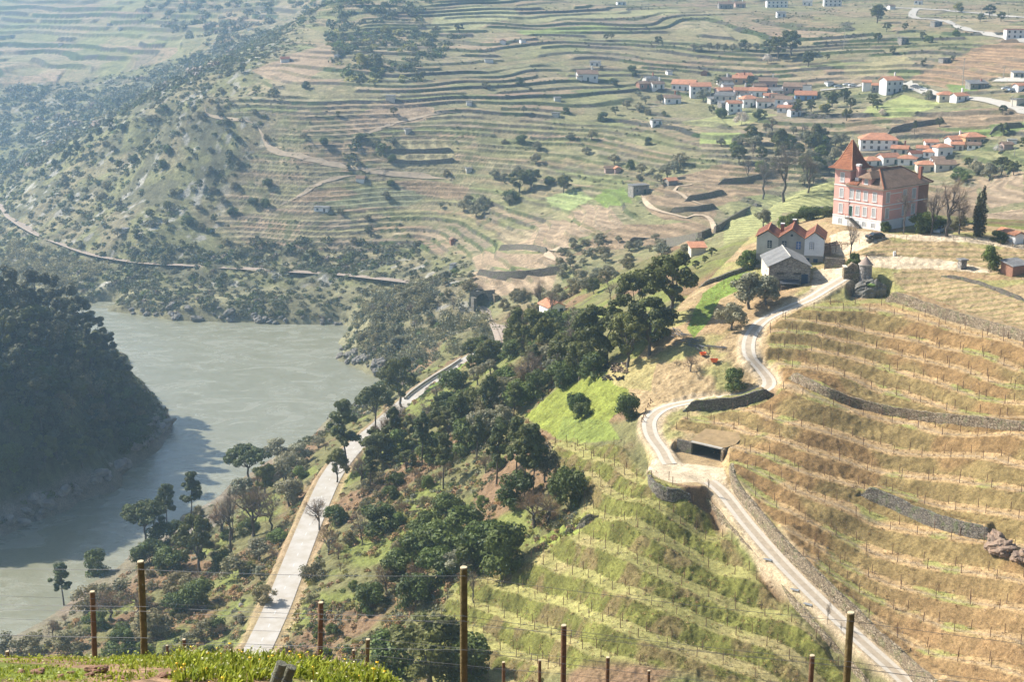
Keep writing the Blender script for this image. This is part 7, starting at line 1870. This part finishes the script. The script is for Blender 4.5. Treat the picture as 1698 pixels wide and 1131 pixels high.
for y, x, z, t, u, v in vis[:300]:
    o = link("vine_post", prnd.choice(PM), None, (x, y, z)); o.rotation_euler = (0, 0, prnd.uniform(0, 6.28))
    tag(o, f"thin dark vine post {place_label(u, v, POST_PLACES)}", "vine post", "vine posts on the terraces")
if len(vis) > 300:
    m = MB()
    for y, x, z, t, u, v in vis[300:]:
        m.box(x - .05, x + .05, y - .05, y + .05, z - .3, z + prnd.uniform(1.4, 1.7))
    tag(m.build("distant_vine_posts", M_POST), kind="stuff")
# low dormant vines along the rows
vx = np.array([p[0] for p in VP]); vy = np.array([p[1] for p in VP])
k = np.repeat(np.arange(len(vx)), 4); jx = vx[k] + rng.uniform(-2.4, 2.4, len(k)); jy = vy[k] + rng.uniform(-.3, .3, len(k)) - 0.25 * (jx - vx[k])
mass("dormant_vines", jx, jy, rng.uniform(0.22, 0.42, len(k)), [("rusttwig", 4), ("twig", 2)], [low_bush(16, 0.7, 1.2, 0.22) for _ in range(4)])

# ------------------------------------------------------------------ foreground trellis, grass and stones
M_WOOD = mat_plain("treated_post_wood", (0.10, 0.078, 0.036), 0.85, 0.3, 9.0, color2=(0.185, 0.14, 0.065), bump=0.5, bscale=20)
M_WOODTOP = mat_plain("sawn_post_top", (0.50, 0.42, 0.28), 0.9, 0.2, 12.0)
M_WOODR = mat_plain("reddish_post_wood", (0.115, 0.066, 0.04), 0.85, 0.3, 9.0, color2=(0.185, 0.11, 0.065), bump=0.5, bscale=20)
M_WOODG = mat_plain("old_grey_post_wood", (0.22, 0.21, 0.16), 0.9, 0.3, 6.0, color2=(0.13, 0.13, 0.09), bump=0.6, bscale=18)
M_WIRE = mat_plain("trellis_wire_steel", (0.17, 0.175, 0.185), 0.5, 0.1, 3.0, metal=0.5)
TOPS = {}
def fence_post(key, u, v, wpx, mat, label, dia=0.105, tilt=0.0):
    y = FPX * dia / wpx
    x, y, z = py(u, v, y)
    zg = gz(x, y)
    h = z - zg
    r = tag(empty("trellis_post", (x, y, zg)), label, "trellis post", "wooden trellis posts in the foreground")
    rad = dia / 2; lx = -tilt * h
    pts = [(lx * (1 - t), 0.02 * math.sin(3 * t), -0.4 + (h + .4) * t) for t in np.linspace(0, 1, 10)]
    v_, f_ = tubes([(pts, [rad * (1.06 - .06 * t) * (1 + .02 * math.sin(9 * t + u)) for t in np.linspace(0, 1, 10)])], 14)
    shaft = np_mesh("shaft", v_, f_, (mat,), smooth=True); link("shaft", shaft, r)
    MB().cyl(0, 0, h - .004, h + .012, rad * .99, rad * .93, 14).build("sawn_top", M_WOODTOP, r)
    TOPS[key] = (x, y, zg, h, lx)
    return r
for key, u, v, w_, mat, lab, tl in [("a1", 233, 932, 12.2, M_WOOD, "tallest left wooden trellis post against the riverside trees", 0.035), ("a2", 769, 942, 13.2, M_WOOD, "tall wooden trellis post in front of the big dark evergreen", 0.01), ("a3", 1411, 1017, 13.5, M_WOOD, "thick wooden trellis post in front of the descending track", -0.005),
                                ("b1", 153, 982, 9.4, M_WOODR, "reddish trellis post left of the tallest left post", 0.05), ("b2", 532, 1000, 9.4, M_WOODR, "reddish trellis post just right of the grey road", 0.06), ("b3", 935, 1038, 10, M_WOODR, "trellis post in front of the lower green terraces", 0.0), ("b4", 1347, 1088, 9.4, M_WOODR, "short dark trellis post left of the thick right post", 0.0),
                                ("c1", 12, 1081, 6.6, M_WOODR, "short trellis post at the lower left corner", 0.04), ("c2", 305, 1061, 6.6, M_WOODR, "short trellis post above the yellow flowers left of the road", 0.0), ("c3", 610, 1061, 8.0, M_WOOD, "leaning pale trellis post before the big dark evergreen", 0.08), ("c4", 1008, 1091, 7.2, M_WOODR, "small trellis post right of the lower green terraces' post", 0.0),
                                ("d1", 147, 1093, 8.4, M_WOODR, "stub of a trellis post beside the foreground rocks", 0.0), ("d2", 277, 1071, 5.0, M_WOODR, "thin short trellis post left of the flowers' post", 0.0), ("d3", 586, 1079, 5.2, M_WOODR, "thin short post left of the leaning pale one", 0.0), ("d4", 895, 1096, 6.0, M_WOODR, "thin short post left of the lower terraces' post", 0.0), ("d5", 835, 1099, 6.0, M_WOODR, "thin short post right of the tall middle post", 0.0), ("d6", 1076, 1113, 5.4, M_WOODR, "smallest trellis post at the bottom edge right of centre", 0.0), ("d7", 117, 1102, 5.0, M_WOODR, "thin stub post left of the foreground rocks", 0.0)]:
    fence_post(key, u, v, w_, mat, lab, tilt=tl)
def wire(keys, drop, label, ext=6.0):
    pts = []
    P_ = [np.array([TOPS[k][0] - TOPS[k][4] * drop / TOPS[k][3] * -1 * 0, TOPS[k][1] - .06, TOPS[k][2] + TOPS[k][3] - drop]) for k in keys]
    P_ = [P_[0] + (P_[0] - P_[1]) / np.linalg.norm(P_[1] - P_[0]) * ext] + P_ + [P_[-1] + (P_[-1] - P_[-2]) / np.linalg.norm(P_[-1] - P_[-2]) * ext]
    for a, b in zip(P_[:-1], P_[1:]):
        for t in np.linspace(0, 1, 10, endpoint=False):
            q = a + (b - a) * t; q[2] -= 0.16 * t * (1 - t); pts.append(q)
    pts.append(P_[-1])
    v_, f_ = tubes([(pts, [0.0032] * len(pts))], 4)
    tag(link("trellis_wire", np_mesh("trellis_wire", v_, f_, (M_WIRE,))), label, "wire", "trellis wires in the foreground")
for d, l in ((0.10, "top thin wire strung along the three tallest posts"), (0.72, "middle thin wire strung along the three tallest posts"), (0.80, "twin of the middle wire along the three tallest posts"), (1.25, "low thin wire strung along the three tallest posts")):
    wire(("a1", "a2", "a3"), d, l)
for d, l in ((0.12, "top thin wire along the row of reddish posts"), (0.62, "middle thin wire along the row of reddish posts"), (0.98, "low thin wire along the row of reddish posts")):
    wire(("b1", "b2", "b3", "b4"), d, l)
for d, l in ((0.10, "top thin wire along the row of short posts"), (0.5, "lower thin wire along the row of short posts")):
    wire(("c1", "c2", "c3", "c4"), d, l)
# two old posts lying propped together
for u, v, dx, lab in ((467, 1101, 0.36, "left of two old grey posts leaning together in the flowers"), (483, 1107, 0.42, "right of two old grey posts leaning together in the flowers")):
    y = 15.3 + (0.2 if u > 470 else 0); x, y, z = py(u, v, y)
    r = tag(empty("leaning_post", (x - dx * 1.1, y, z - 1.15)), lab, "old post", "old posts leaning together")
    v_, f_ = tubes([([(0, 0, 0), (dx * .55, 0, .575), (dx * 1.1, 0, 1.15)], [.068, .066, .064])], 12)
    link("shaft", np_mesh("shaft", v_, f_, (M_WOODG,), smooth=True), r)
    d = np.array([dx * 1.1, 0, 1.15]); d /= np.linalg.norm(d); e = np.array([dx * 1.1, 0, 1.15])
    a_ = np.cross(d, (0, 1, 0)); b_ = np.cross(d, a_)
    MB().poly([tuple(e + d * .004 + .064 * (math.cos(6.283 * i / 12) * a_ + math.sin(6.283 * i / 12) * b_)) for i in range(12)], [list(range(12))]).build("sawn_top", M_WOODG, r)
    v_, f_ = tubes([([tuple(e - d * .16 + .071 * (math.cos(6.283 * i / 14) * a_ + math.sin(6.283 * i / 14) * b_)) for i in range(15)], [.005] * 15)], 4)
    link("wire_loop", np_mesh("wire_loop", v_, f_, (M_WIRE,)), r)
# grass and flowers on the bank
G_A = leaf_material("bank_grass", (0.15, 0.20, 0.02), (0.38, 0.40, 0.05), 0.4, 0.0)
G_Y = mat_plain("yellow_petal", (0.85, 0.50, 0.02), 0.6, 0.1, 5.0)
G_W = leaf_material("pale_seed_head", (0.30, 0.31, 0.13), (0.50, 0.47, 0.27), 0.3, 0.0)
def bank_grass():
    n = 30000
    u = np.concatenate([rng.uniform(-60, 300, n // 3), rng.uniform(280, 680, 2 * n // 3)]); y = rng.uniform(13.5, 23.2, len(u))
    a = (u - CU) / FPX / 0.915
    x = a * y; z = ground_z(x, y)
    patch = fbm(x / .6, y / .6, 301, 3)
    tall = np.where(u > 290, 0.85, 0.2 + 0.2 * (u > 180)) * sst(690, 620, u)
    ok = ~((u > 415) & (u < 500) & (y < 16.3)) & (patch > np.where(u > 280, 0.40, 0.50)) & (tall > .05)
    x, y, z, u, tall, patch = x[ok], y[ok], z[ok], u[ok], tall[ok], patch[ok]
    n = len(x)
    h = rng.uniform(0.03, 0.20, n) * tall * (0.4 + 1.2 * patch)
    an = rng.uniform(0, 6.283, n); lean = rng.uniform(.1, .9, n) * h
    wd = rng.uniform(.006, .02, n) * (0.6 + tall * .5)
    dx, dy = np.cos(an), np.sin(an)
    p0 = np.column_stack([x, y, z - .02]); tip = np.column_stack([x + dx * lean, y + dy * lean, z + h]); mid = (p0 + tip) / 2 + np.column_stack([np.zeros(n), np.zeros(n), h * .18])
    s = np.column_stack([-dy * wd, dx * wd, np.zeros(n)])
    V = np.stack([p0 - s * .6, p0 + s * .6, mid + s, tip, mid - s], 1).reshape(-1, 3)
    C = np.zeros((n, 5, 3)); C[:, :, 0] = rng.uniform(.25, .85, (n, 1)); C[:, :, 1] = np.clip(rng.normal(.5, .28, (n, 1)), 0, 1)
    tag(link("wild_grass", np_mesh("wild_grass", V, np.arange(5 * n).reshape(n, 5), (G_A,), C.reshape(-1, 3))), kind="stuff")
    # small leafy weeds and pale seed heads
    i = rng.choice(n, 9000)
    hh = h[i] * rng.uniform(.4, 1.5, len(i))
    cen = np.column_stack([x[i] + rng.normal(0, .05, len(i)), y[i] + rng.normal(0, .05, len(i)), z[i] + hh])
    p, f, c = leaf_quads(cen, np.tile([0, 0, 1.0], (len(i), 1)), rng.uniform(.008, .03, len(i)), rng.random(len(i)), rng.uniform(.3, .9, len(i)))
    mi = (rng.random(len(i)) < np.where(u[i] > 300, .38, .1)).astype(int)
    tag(link("leafy_weeds", np_mesh("leafy_weeds", p, f, (G_A, G_W), c, mat_idx=mi)), kind="stuff")
    m = MB()
    cand = np.nonzero((u > 280) & (u < 640))[0]
    for q in rng.choice(cand, 75, replace=False):
        cx, cy_, cz_ = x[q], y[q], z[q] + h[q] + rng.uniform(.03, .12)
        r_ = rng.uniform(.014, .024); k = 7
        ring = [(cx + r_ * math.cos(6.283 * j / k), cy_ + r_ * math.sin(6.283 * j / k), cz_ + .008 * (j % 2)) for j in range(k)]
        m.poly(ring + [(cx, cy_, cz_ - .012), (cx, cy_, cz_ + .012)], [(j, (j + 1) % k, k) for j in range(k)] + [(j, (j + 1) % k, k + 1) for j in range(k)])
        m.prism([(cx - .003, cy_, z[q]), (cx + .003, cy_, z[q]), (cx, cy_ + .004, z[q])], (0, 0, cz_ - z[q] - .01))
    o = m.build("wildflowers", G_Y); tag(o, kind="stuff")
bank_grass()
M_RED = mat_plain("reddish_schist", (0.33, 0.20, 0.135), 0.95, 0.35, 6.0, color2=(0.22, 0.12, 0.08), bump=0.6, bscale=15)
RED = [rock_mesh("red_stone", 1, .7, .5, k + 20, M_RED, 3, .5) for k in range(4)]
for u, v, s, lab in ((160, 1116, 40, "largest reddish stone on the bank by the stub post"), (148, 1122, 20, "small reddish stone against the largest one"), (272, 1124, 28, "upright reddish stone right of the tallest left post"), (62, 1118, 26, "dark reddish clod in the weeds at lower left"), (100, 1124, 16, "small stone between the two left clods"), (36, 1116, 14, "tiny stone at the left end of the bank"), (205, 1126, 16, "flat stone below the tallest left post"), (118, 1118, 14, "small stone left of the largest reddish one"), (180, 1126, 18, "stone just right of the largest reddish one")):
    x, y, z = hit(u, v, 12.0)
    if y > 30: x, y, z = py(u, v, 19.0); z = gz(x, y)
    k = s * y / FPX / 2
    o = link("reddish_stone", prnd.choice(RED), None, (x, y, z + .3 * k)); o.scale = (k, k, k * .8); o.rotation_euler = (prnd.uniform(-.3, .3), prnd.uniform(-.4, .1), prnd.uniform(-.5, .5))
    tag(o, lab, "stone")

# ------------------------------------------------------------------ things lying about the estate
M_SLATE = mat_plain("dark_slate_post", (0.075, 0.075, 0.08), 0.7, 0.3, 4.0, color2=(0.19, 0.19, 0.20))
M_LOGC = mat_plain("cut_log_face", (0.52, 0.40, 0.26), 0.9, 0.2, 6.0)
M_LOGB = mat_plain("log_bark", (0.16, 0.11, 0.08), 0.95, 0.3, 4.0)
M_LOGD = mat_plain("charred_log", (0.035, 0.03, 0.028), 0.9, 0.3, 4.0)
M_ORG = mat_plain("orange_plastic", (0.80, 0.17, 0.04), 0.5, 0.1, 2.0)
SL = np_mesh("slate_post", MB().box(-1.15, 1.15, -.055, .055, -.05, .05).V, MB().box(-1.15, 1.15, -.055, .055, -.05, .05).F, (M_SLATE,))
for k in range(42):
    u, v = prnd.uniform(1117, 1168), 0
    v = 556 + (u - 1117) * .45 + prnd.uniform(-9, 9); x, y, z = hit(u, v, 200)
    o = link("slate_post", SL, None, (x, y, z + prnd.uniform(.1, .8))); o.rotation_euler = (prnd.uniform(-.15, .15), prnd.uniform(-.3, .3), R(-55) + prnd.uniform(-.6, .5))
    tag(o, "dark slate vine post in the untidy heap above the orange tubs", "slate post", "heap of slate posts")
for k in range(14):
    x, y, z = hit(1172 + 2.5 * k, 574 + .25 * k, 200)
    o = link("slate_post", SL, None, (x, y, z + .15)); o.rotation_euler = (0, .05, R(62) + prnd.uniform(-.1, .1))
    tag(o, "dark slate vine post in the neat row right of the heap", "slate post", "row of slate posts")
LG = MB(); v_, f_ = tubes([([(-.45, 0, 0), (.45, 0, 0)], [.13, .12])], 9); LG.poly(v_, f_.tolist())
def log_mesh(bark, face):
    me = np_mesh("log", v_, f_.tolist() + [list(range(8, -1, -1)), list(range(9, 18))], (bark, face)); me.polygons[-1].material_index = 1; me.polygons[-2].material_index = 1
    return me
L1, L2 = log_mesh(M_LOGB, M_LOGC), log_mesh(M_LOGD, M_LOGD)
for k in range(34):
    u, v = prnd.uniform(1016, 1040), prnd.uniform(604, 620); x, y, z = hit(u, v, 200)
    o = link("cut_log", L1, None, (x, y, z + prnd.uniform(.1, .5))); o.rotation_euler = (0, prnd.uniform(-.3, .3), prnd.uniform(0, 3.14)); o.scale = (1.1, 1.3, 1.3)
    tag(o, "pale cut log in the woodpile at the meadow's top", "log", "pale logs of the woodpile")
for k in range(30):
    u, v = (prnd.uniform(1000, 1034), prnd.uniform(624, 634)) if k < 18 else (prnd.uniform(998, 1018), prnd.uniform(608, 617)); x, y, z = hit(u, v, 200)
    o = link("charred_log", L2, None, (x, y, z + prnd.uniform(.1, .4))); o.rotation_euler = (0, prnd.uniform(-.3, .3), prnd.uniform(0, 3.14)); o.scale = (1.1, 1.4, 1.4)
    tag(o, "blackened log around the pale woodpile at the meadow's top", "log", "blackened logs of the woodpile")
def tub(u, v, rz, lab, s=1.0):
    x, y, z = hit(u, v, 200)
    r = tag(empty("orange_tub", (x, y, z), R(rz), s), lab, "tub")
    m = MB(); b0 = [(-.45, -.3, .15), (.35, -.3, .15), (.35, .3, .15), (-.45, .3, .15)]; b1 = [(-.8, -.45, .75), (.6, -.45, .75), (.6, .45, .75), (-.8, .45, .75)]; b2 = [(p[0] * .93, p[1] * .9, .72) for p in b1]; b3 = [(p[0] * .9, p[1] * .9, .22) for p in b0]
    m.poly(b0 + b1 + b2 + b3, [(3, 2, 1, 0)] + [(i, (i + 1) % 4, 4 + (i + 1) % 4, 4 + i) for i in range(4)] + [(4 + i, 4 + (i + 1) % 4, 8 + (i + 1) % 4, 8 + i) for i in range(4)] + [(8 + i, 8 + (i + 1) % 4, 12 + (i + 1) % 4, 12 + i) for i in range(4)] + [(12, 13, 14, 15)])
    m.build("shell", M_ORG, r)
    MB().box(-.3, -.2, -.32, .32, -.1, .16).build("skid", M_SLATE, r); MB().box(.15, .25, -.32, .32, -.1, .16).build("skid", M_SLATE, r)
tub(1166, 590, 20, "orange plastic tub below the slate heap, farther one", 0.95); tub(1185, 602, -10, "orange plastic tub on the dirt, nearer the track", 1.1)
for u, v, s, lab in ((1145, 616, 24, "heap of pruned grey twigs beside the dirt path"), (1122, 606, 10, "small reddish twig heap left of the grey one")):
    plant_px("rust", u, v, s, 1.6, label=lab, group=None)
for u, v in ((1064, 700), (1067, 693), (1070, 685), (1074, 676), (1078, 669)):
    x, y, z = hit(u, v, 200)
    r = tag(empty("leaning_stake", (x, y, z)), "dark propped stake outside the track's left bend", "stake", "dark stakes along the track's left bend")
    t_, g_ = tubes([([(0, 0, -.2), (0.05, 0, 1.0)], [.09, .08]), ([(.7, 0.1, -.2), (0.05, 0, .95)], [.07, .06])], 6)
    link("stake", np_mesh("stake", t_, g_, (M_POST,)), r)
for u, v, rz, lab in ((1273, 929, -35, "upper pale metal strip bundle beside the descending track"), (1318, 979, -38, "middle pale metal strip bundle beside the descending track"), (1340, 1003, -40, "lower pale metal strip bundle beside the descending track")):
    x, y, z = hit(u, v, 150)
    r = tag(empty("metal_strips", (x, y, z + .06), R(rz)), lab, "metal strips")
    for k in range(5): MB().box(-.75 + .05 * k, .75 - .04 * k, -.34 + .14 * k, -.23 + .14 * k, .02 * (k % 2), .06 + .02 * (k % 2)).build("strip", M_METAL, r)
x, y, z = hit(1494, 1098, 150)
r = tag(empty("field_gate", (x, y, z), R(20)), "small dark metal field gate at the lower end of the trackside wall", "gate")
for xx in (0, 1.5): MB().box(xx, xx + .12, 0, .12, -.3, 1.9).build("post", M_DARKIN, r)
g = MB()
for zz in (.2, .7, 1.2, 1.6): g.box(.12, 1.5, .04, .08, zz, zz + .06)
g.build("bars", M_DARKIN, r)
for u, v, h in ((1372, 1036, 42), (1174, 818, 26), (1175, 600, 30), (1395, 1050, 20)):
    plant_px("bare", u, v, h, 0.35, [(1372, 1036, "beside the lower track"), (1174, 818, "at the edge of the pale platform"), (1175, 600, "beside the slate posts"), (1395, 1050, "just left of the thick right post")], "saplings beside the track")
# pergola of vine poles between the gabled house and the mansion
x, y, z = hit(1376, 424, 200)
r = tag(empty("vine_pergola", (x, y, z), R(25)), "rickety wooden vine pergola right of the gabled house", "pergola")
for k in range(5):
    for j in (0, 2.4): MB().box(k * 1.6, k * 1.6 + .12, j, j + .12, -.8, 2.3).build("post", M_POST, r)
for j in (0, 2.4): MB().box(-.3, 6.9, j + .02, j + .1, 2.3, 2.4).build("beam", M_POST, r)
for k in range(8): MB().box(-.1 + .9 * k, -.02 + .9 * k, -.3, 2.8, 2.4, 2.48).build("rafter", M_POST, r)
x, y, z = hit(1483, 424, 200)
d = tag(empty("water_drum", (x, y, z)), "white drum beside a stake at the edge of the garden", "drum"); MB().cyl(0, 0, -.1, .95, .32, .32, 14).build("barrel", MW_TRIM, d); MB().cyl(0.45, 0, -.2, 1.9, .05, .04, 6).build("stake", M_POST, d)
# garden fence posts in front of the mansion's drive
GF = np_mesh("garden_stake", *tubes([([(0, 0, -.3), (0, 0, 1.3)], [.045, .04])], 6), (M_POST,))
for k in range(15):
    u = 1425 + 19.5 * k; v = np.interp(u, [1425, 1520, 1600, 1700], [404, 396, 399, 412]); x, y, z = hit(u, v, 200)
    o = link("garden_stake", GF, None, (x, y, z)); tag(o, "thin stake in the garden fence before the mansion's drive", "stake", "stakes of the garden fence")
# cars
def car(x, y, z, rz, paint, lab, grp=None):
    r = tag(empty("parked_car", (x, y, z), R(rz)), lab, "car", grp)
    prof = [(-2.1, .35), (-2.12, .75), (-1.95, .95), (-1.1, 1.02), (-.55, 1.45), (1.15, 1.48), (1.95, 1.0), (2.1, .8), (2.1, .35)]
    V, n = [], len(prof)
    for yy, k in ((-.83, 1.0), (-.62, 0), (.62, 0), (.83, 1.0)):
        pass
    m = MB(); L_ = [(px_, -.84 + (.16 if pz_ > 1.1 else 0), pz_) for px_, pz_ in prof]; R__ = [(px_, .84 - (.16 if pz_ > 1.1 else 0), pz_) for px_, pz_ in prof]
    m.poly(L_ + R__, [tuple(range(n)), tuple(range(2 * n - 1, n - 1, -1))] + [(i, n + i, n + (i + 1) % n, (i + 1) % n) for i in range(n)])
    m.build("body", paint, r)
    gl = MB(); gl.poly([(-.98, -.77, 1.05), (-.52, -.70, 1.42), (1.1, -.70, 1.42), (1.75, -.77, 1.08)], [(0, 1, 2, 3)]).poly([(-.98, .77, 1.05), (-.52, .70, 1.42), (1.1, .70, 1.42), (1.75, .77, 1.08)], [(3, 2, 1, 0)]).poly([(-1.06, -.66, 1.07), (-1.06, .66, 1.07), (-.6, .6, 1.43), (-.6, -.6, 1.43)], [(0, 1, 2, 3)]).poly([(1.9, -.62, 1.06), (1.9, .62, 1.06), (1.24, .58, 1.46), (1.24, -.58, 1.46)], [(3, 2, 1, 0)])
    for q in range(len(gl.V)):
        a_ = gl.V[q]; gl.V[q] = (a_[0] + (.012 if a_[0] > 1.2 else -.012 if a_[0] < -1 else 0), a_[1] + math.copysign(.012 + .06, a_[1]), a_[2] + .01)
    gl.build("windows", M_GLASS, r)
    for wx in (-1.3, 1.3):
        for wy in (-.86, .72):
            w_ = MB(); k = 14
            ring = [(wx + .33 * math.cos(6.283 * i / k), wy, .33 + .33 * math.sin(6.283 * i / k)) for i in range(k)]
            w_.prism(ring, (0, .14, 0)); wh = w_.build("wheel", M_DARKIN, r)
            w2 = MB(); w2.prism([(wx + .18 * math.cos(6.283 * i / k), wy - .01, .33 + .18 * math.sin(6.283 * i / k)) for i in range(k)], (0, .16, 0)); w2.build("rim", M_METAL, wh)
    return r
P_BLK = mat_plain("black_car_paint", (0.012, 0.018, 0.02), 0.25, 0.05, 1.0, spec=0.6); P_SIL = mat_plain("silver_blue_car_paint", (0.30, 0.36, 0.42), 0.3, 0.05, 1.0, spec=0.6); P_WHT = mat_plain("white_car_paint", (0.70, 0.70, 0.70), 0.3, 0.05, 1.0, spec=0.6); P_GRY = mat_plain("grey_car_paint", (0.12, 0.12, 0.13), 0.3, 0.05, 1.0, spec=.6)
x, y, z = hit(1451, 396, 250); car(x, y, z + .02, 18, P_BLK, "black car parked before the corner of the mansion")
x, y, z = hit(1441, 398, 250); k_ = tag(link("garden_rock", rock_mesh("garden_rock", .9, .6, .6, 31, M_ROCKD, 3), None, (x, y - 1.0, z + .2)), "dark mound in front of the black car", "rock")
x, y, z = hit(1556, 386, 250); car(x, y, z + .02, 60, P_SIL, "silver blue car under the bare trees by the mansion")
for u, v, rz, p, lab in ((1516, 146, -50, P_GRY, "grey car on the valley road, farthest of three"), (1523, 148, -50, P_GRY, "dark car on the valley road, middle of three"), (1532, 151, -45, P_WHT, "white car on the valley road, nearest of three"), (1404, 143, 10, P_WHT, "white car parked left of the valley road houses"), (1413, 144, 10, P_WHT, "white car beside the first of the valley road houses"), (1390, 146, 5, P_SIL, "silver car parked right of the distant village"), (1668, 150, 0, P_WHT, "white car in the yard at the right edge"), (1678, 152, 20, P_SIL, "silver car in the yard at the right edge")):
    x, y, z = hit(u, v, 300); car(x, y, z + .45, rz, p, lab, "cars along the valley road")
# utility poles across the valley
for u, v, h, lab in ((1596, 141, 44, "tall utility pole below the big striped field"), (1399, 82, 36, "thin utility pole above the hollow right of the village"), (1664, 129, 20, "utility pole at the right by the upper yard"), (1627, 22, 20, "utility pole beside the upper valley road"), (1585, 20, 18, "utility pole left along the upper valley road"), (1671, 30, 18, "utility pole right along the upper valley road"), (1678, 178, 20, "utility pole beside the lower valley road"), (1682, 258, 16, "utility pole right of the hamlet")):
    x, y, z = hit(u, v, 300); hm = h * y / FPX
    r = tag(empty("utility_pole", (x, y, z)), lab, "utility pole", "utility poles across the valley")
    MB().cyl(0, 0, -.5, hm, .2, .13, 8).build("pole", M_CONC, r); MB().box(-.9, .9, -.06, .06, hm - .7, hm - .55).build("crossarm", M_CONC, r)
# ------------------------------------------------------------------ labels that single each plant and rock out
def ordinal(n):
    return ["first", "second", "third", "fourth", "fifth", "sixth", "seventh", "eighth", "ninth", "tenth", "eleventh", "twelfth"][n]
by = {}
for rec in PLANTS:
    by.setdefault(rec[1], []).append(rec)
for lab, recs in by.items():
    if len(recs) == 1:
        recs[0][0]["label"] = lab
    elif len(recs) <= 10:
        recs.sort(key=lambda r_: r_[2])
        for i_, r_ in enumerate(recs):
            if len(recs) == 2:
                t_ = "left one of two" if i_ == 0 else "right one of two"
            elif i_ == 0: t_ = f"leftmost of {len(recs)}"
            elif i_ == len(recs) - 1: t_ = f"rightmost of {len(recs)}"
            else: t_ = f"{ordinal(i_)} from left"
            r_[0]["label"] = f"{lab}, {t_}"
    else:
        for r_ in recs:
            r_[0]["label"] = lab
            r_[0]["group"] = recs[0][0].get("group") or "plants growing on the slopes"
# houses that would share a label are told apart the same way
hb = {}
for r_, u, v in HOUSES:
    hb.setdefault(r_["label"], []).append((u, r_))
for lab, recs in hb.items():
    if len(recs) > 1:
        recs.sort(key=lambda q: q[0])
        for i_, (u, r_) in enumerate(recs):
            r_["label"] = f"{lab}, " + ("leftmost" if i_ == 0 else "rightmost" if i_ == len(recs) - 1 else f"{ordinal(i_)} from left")
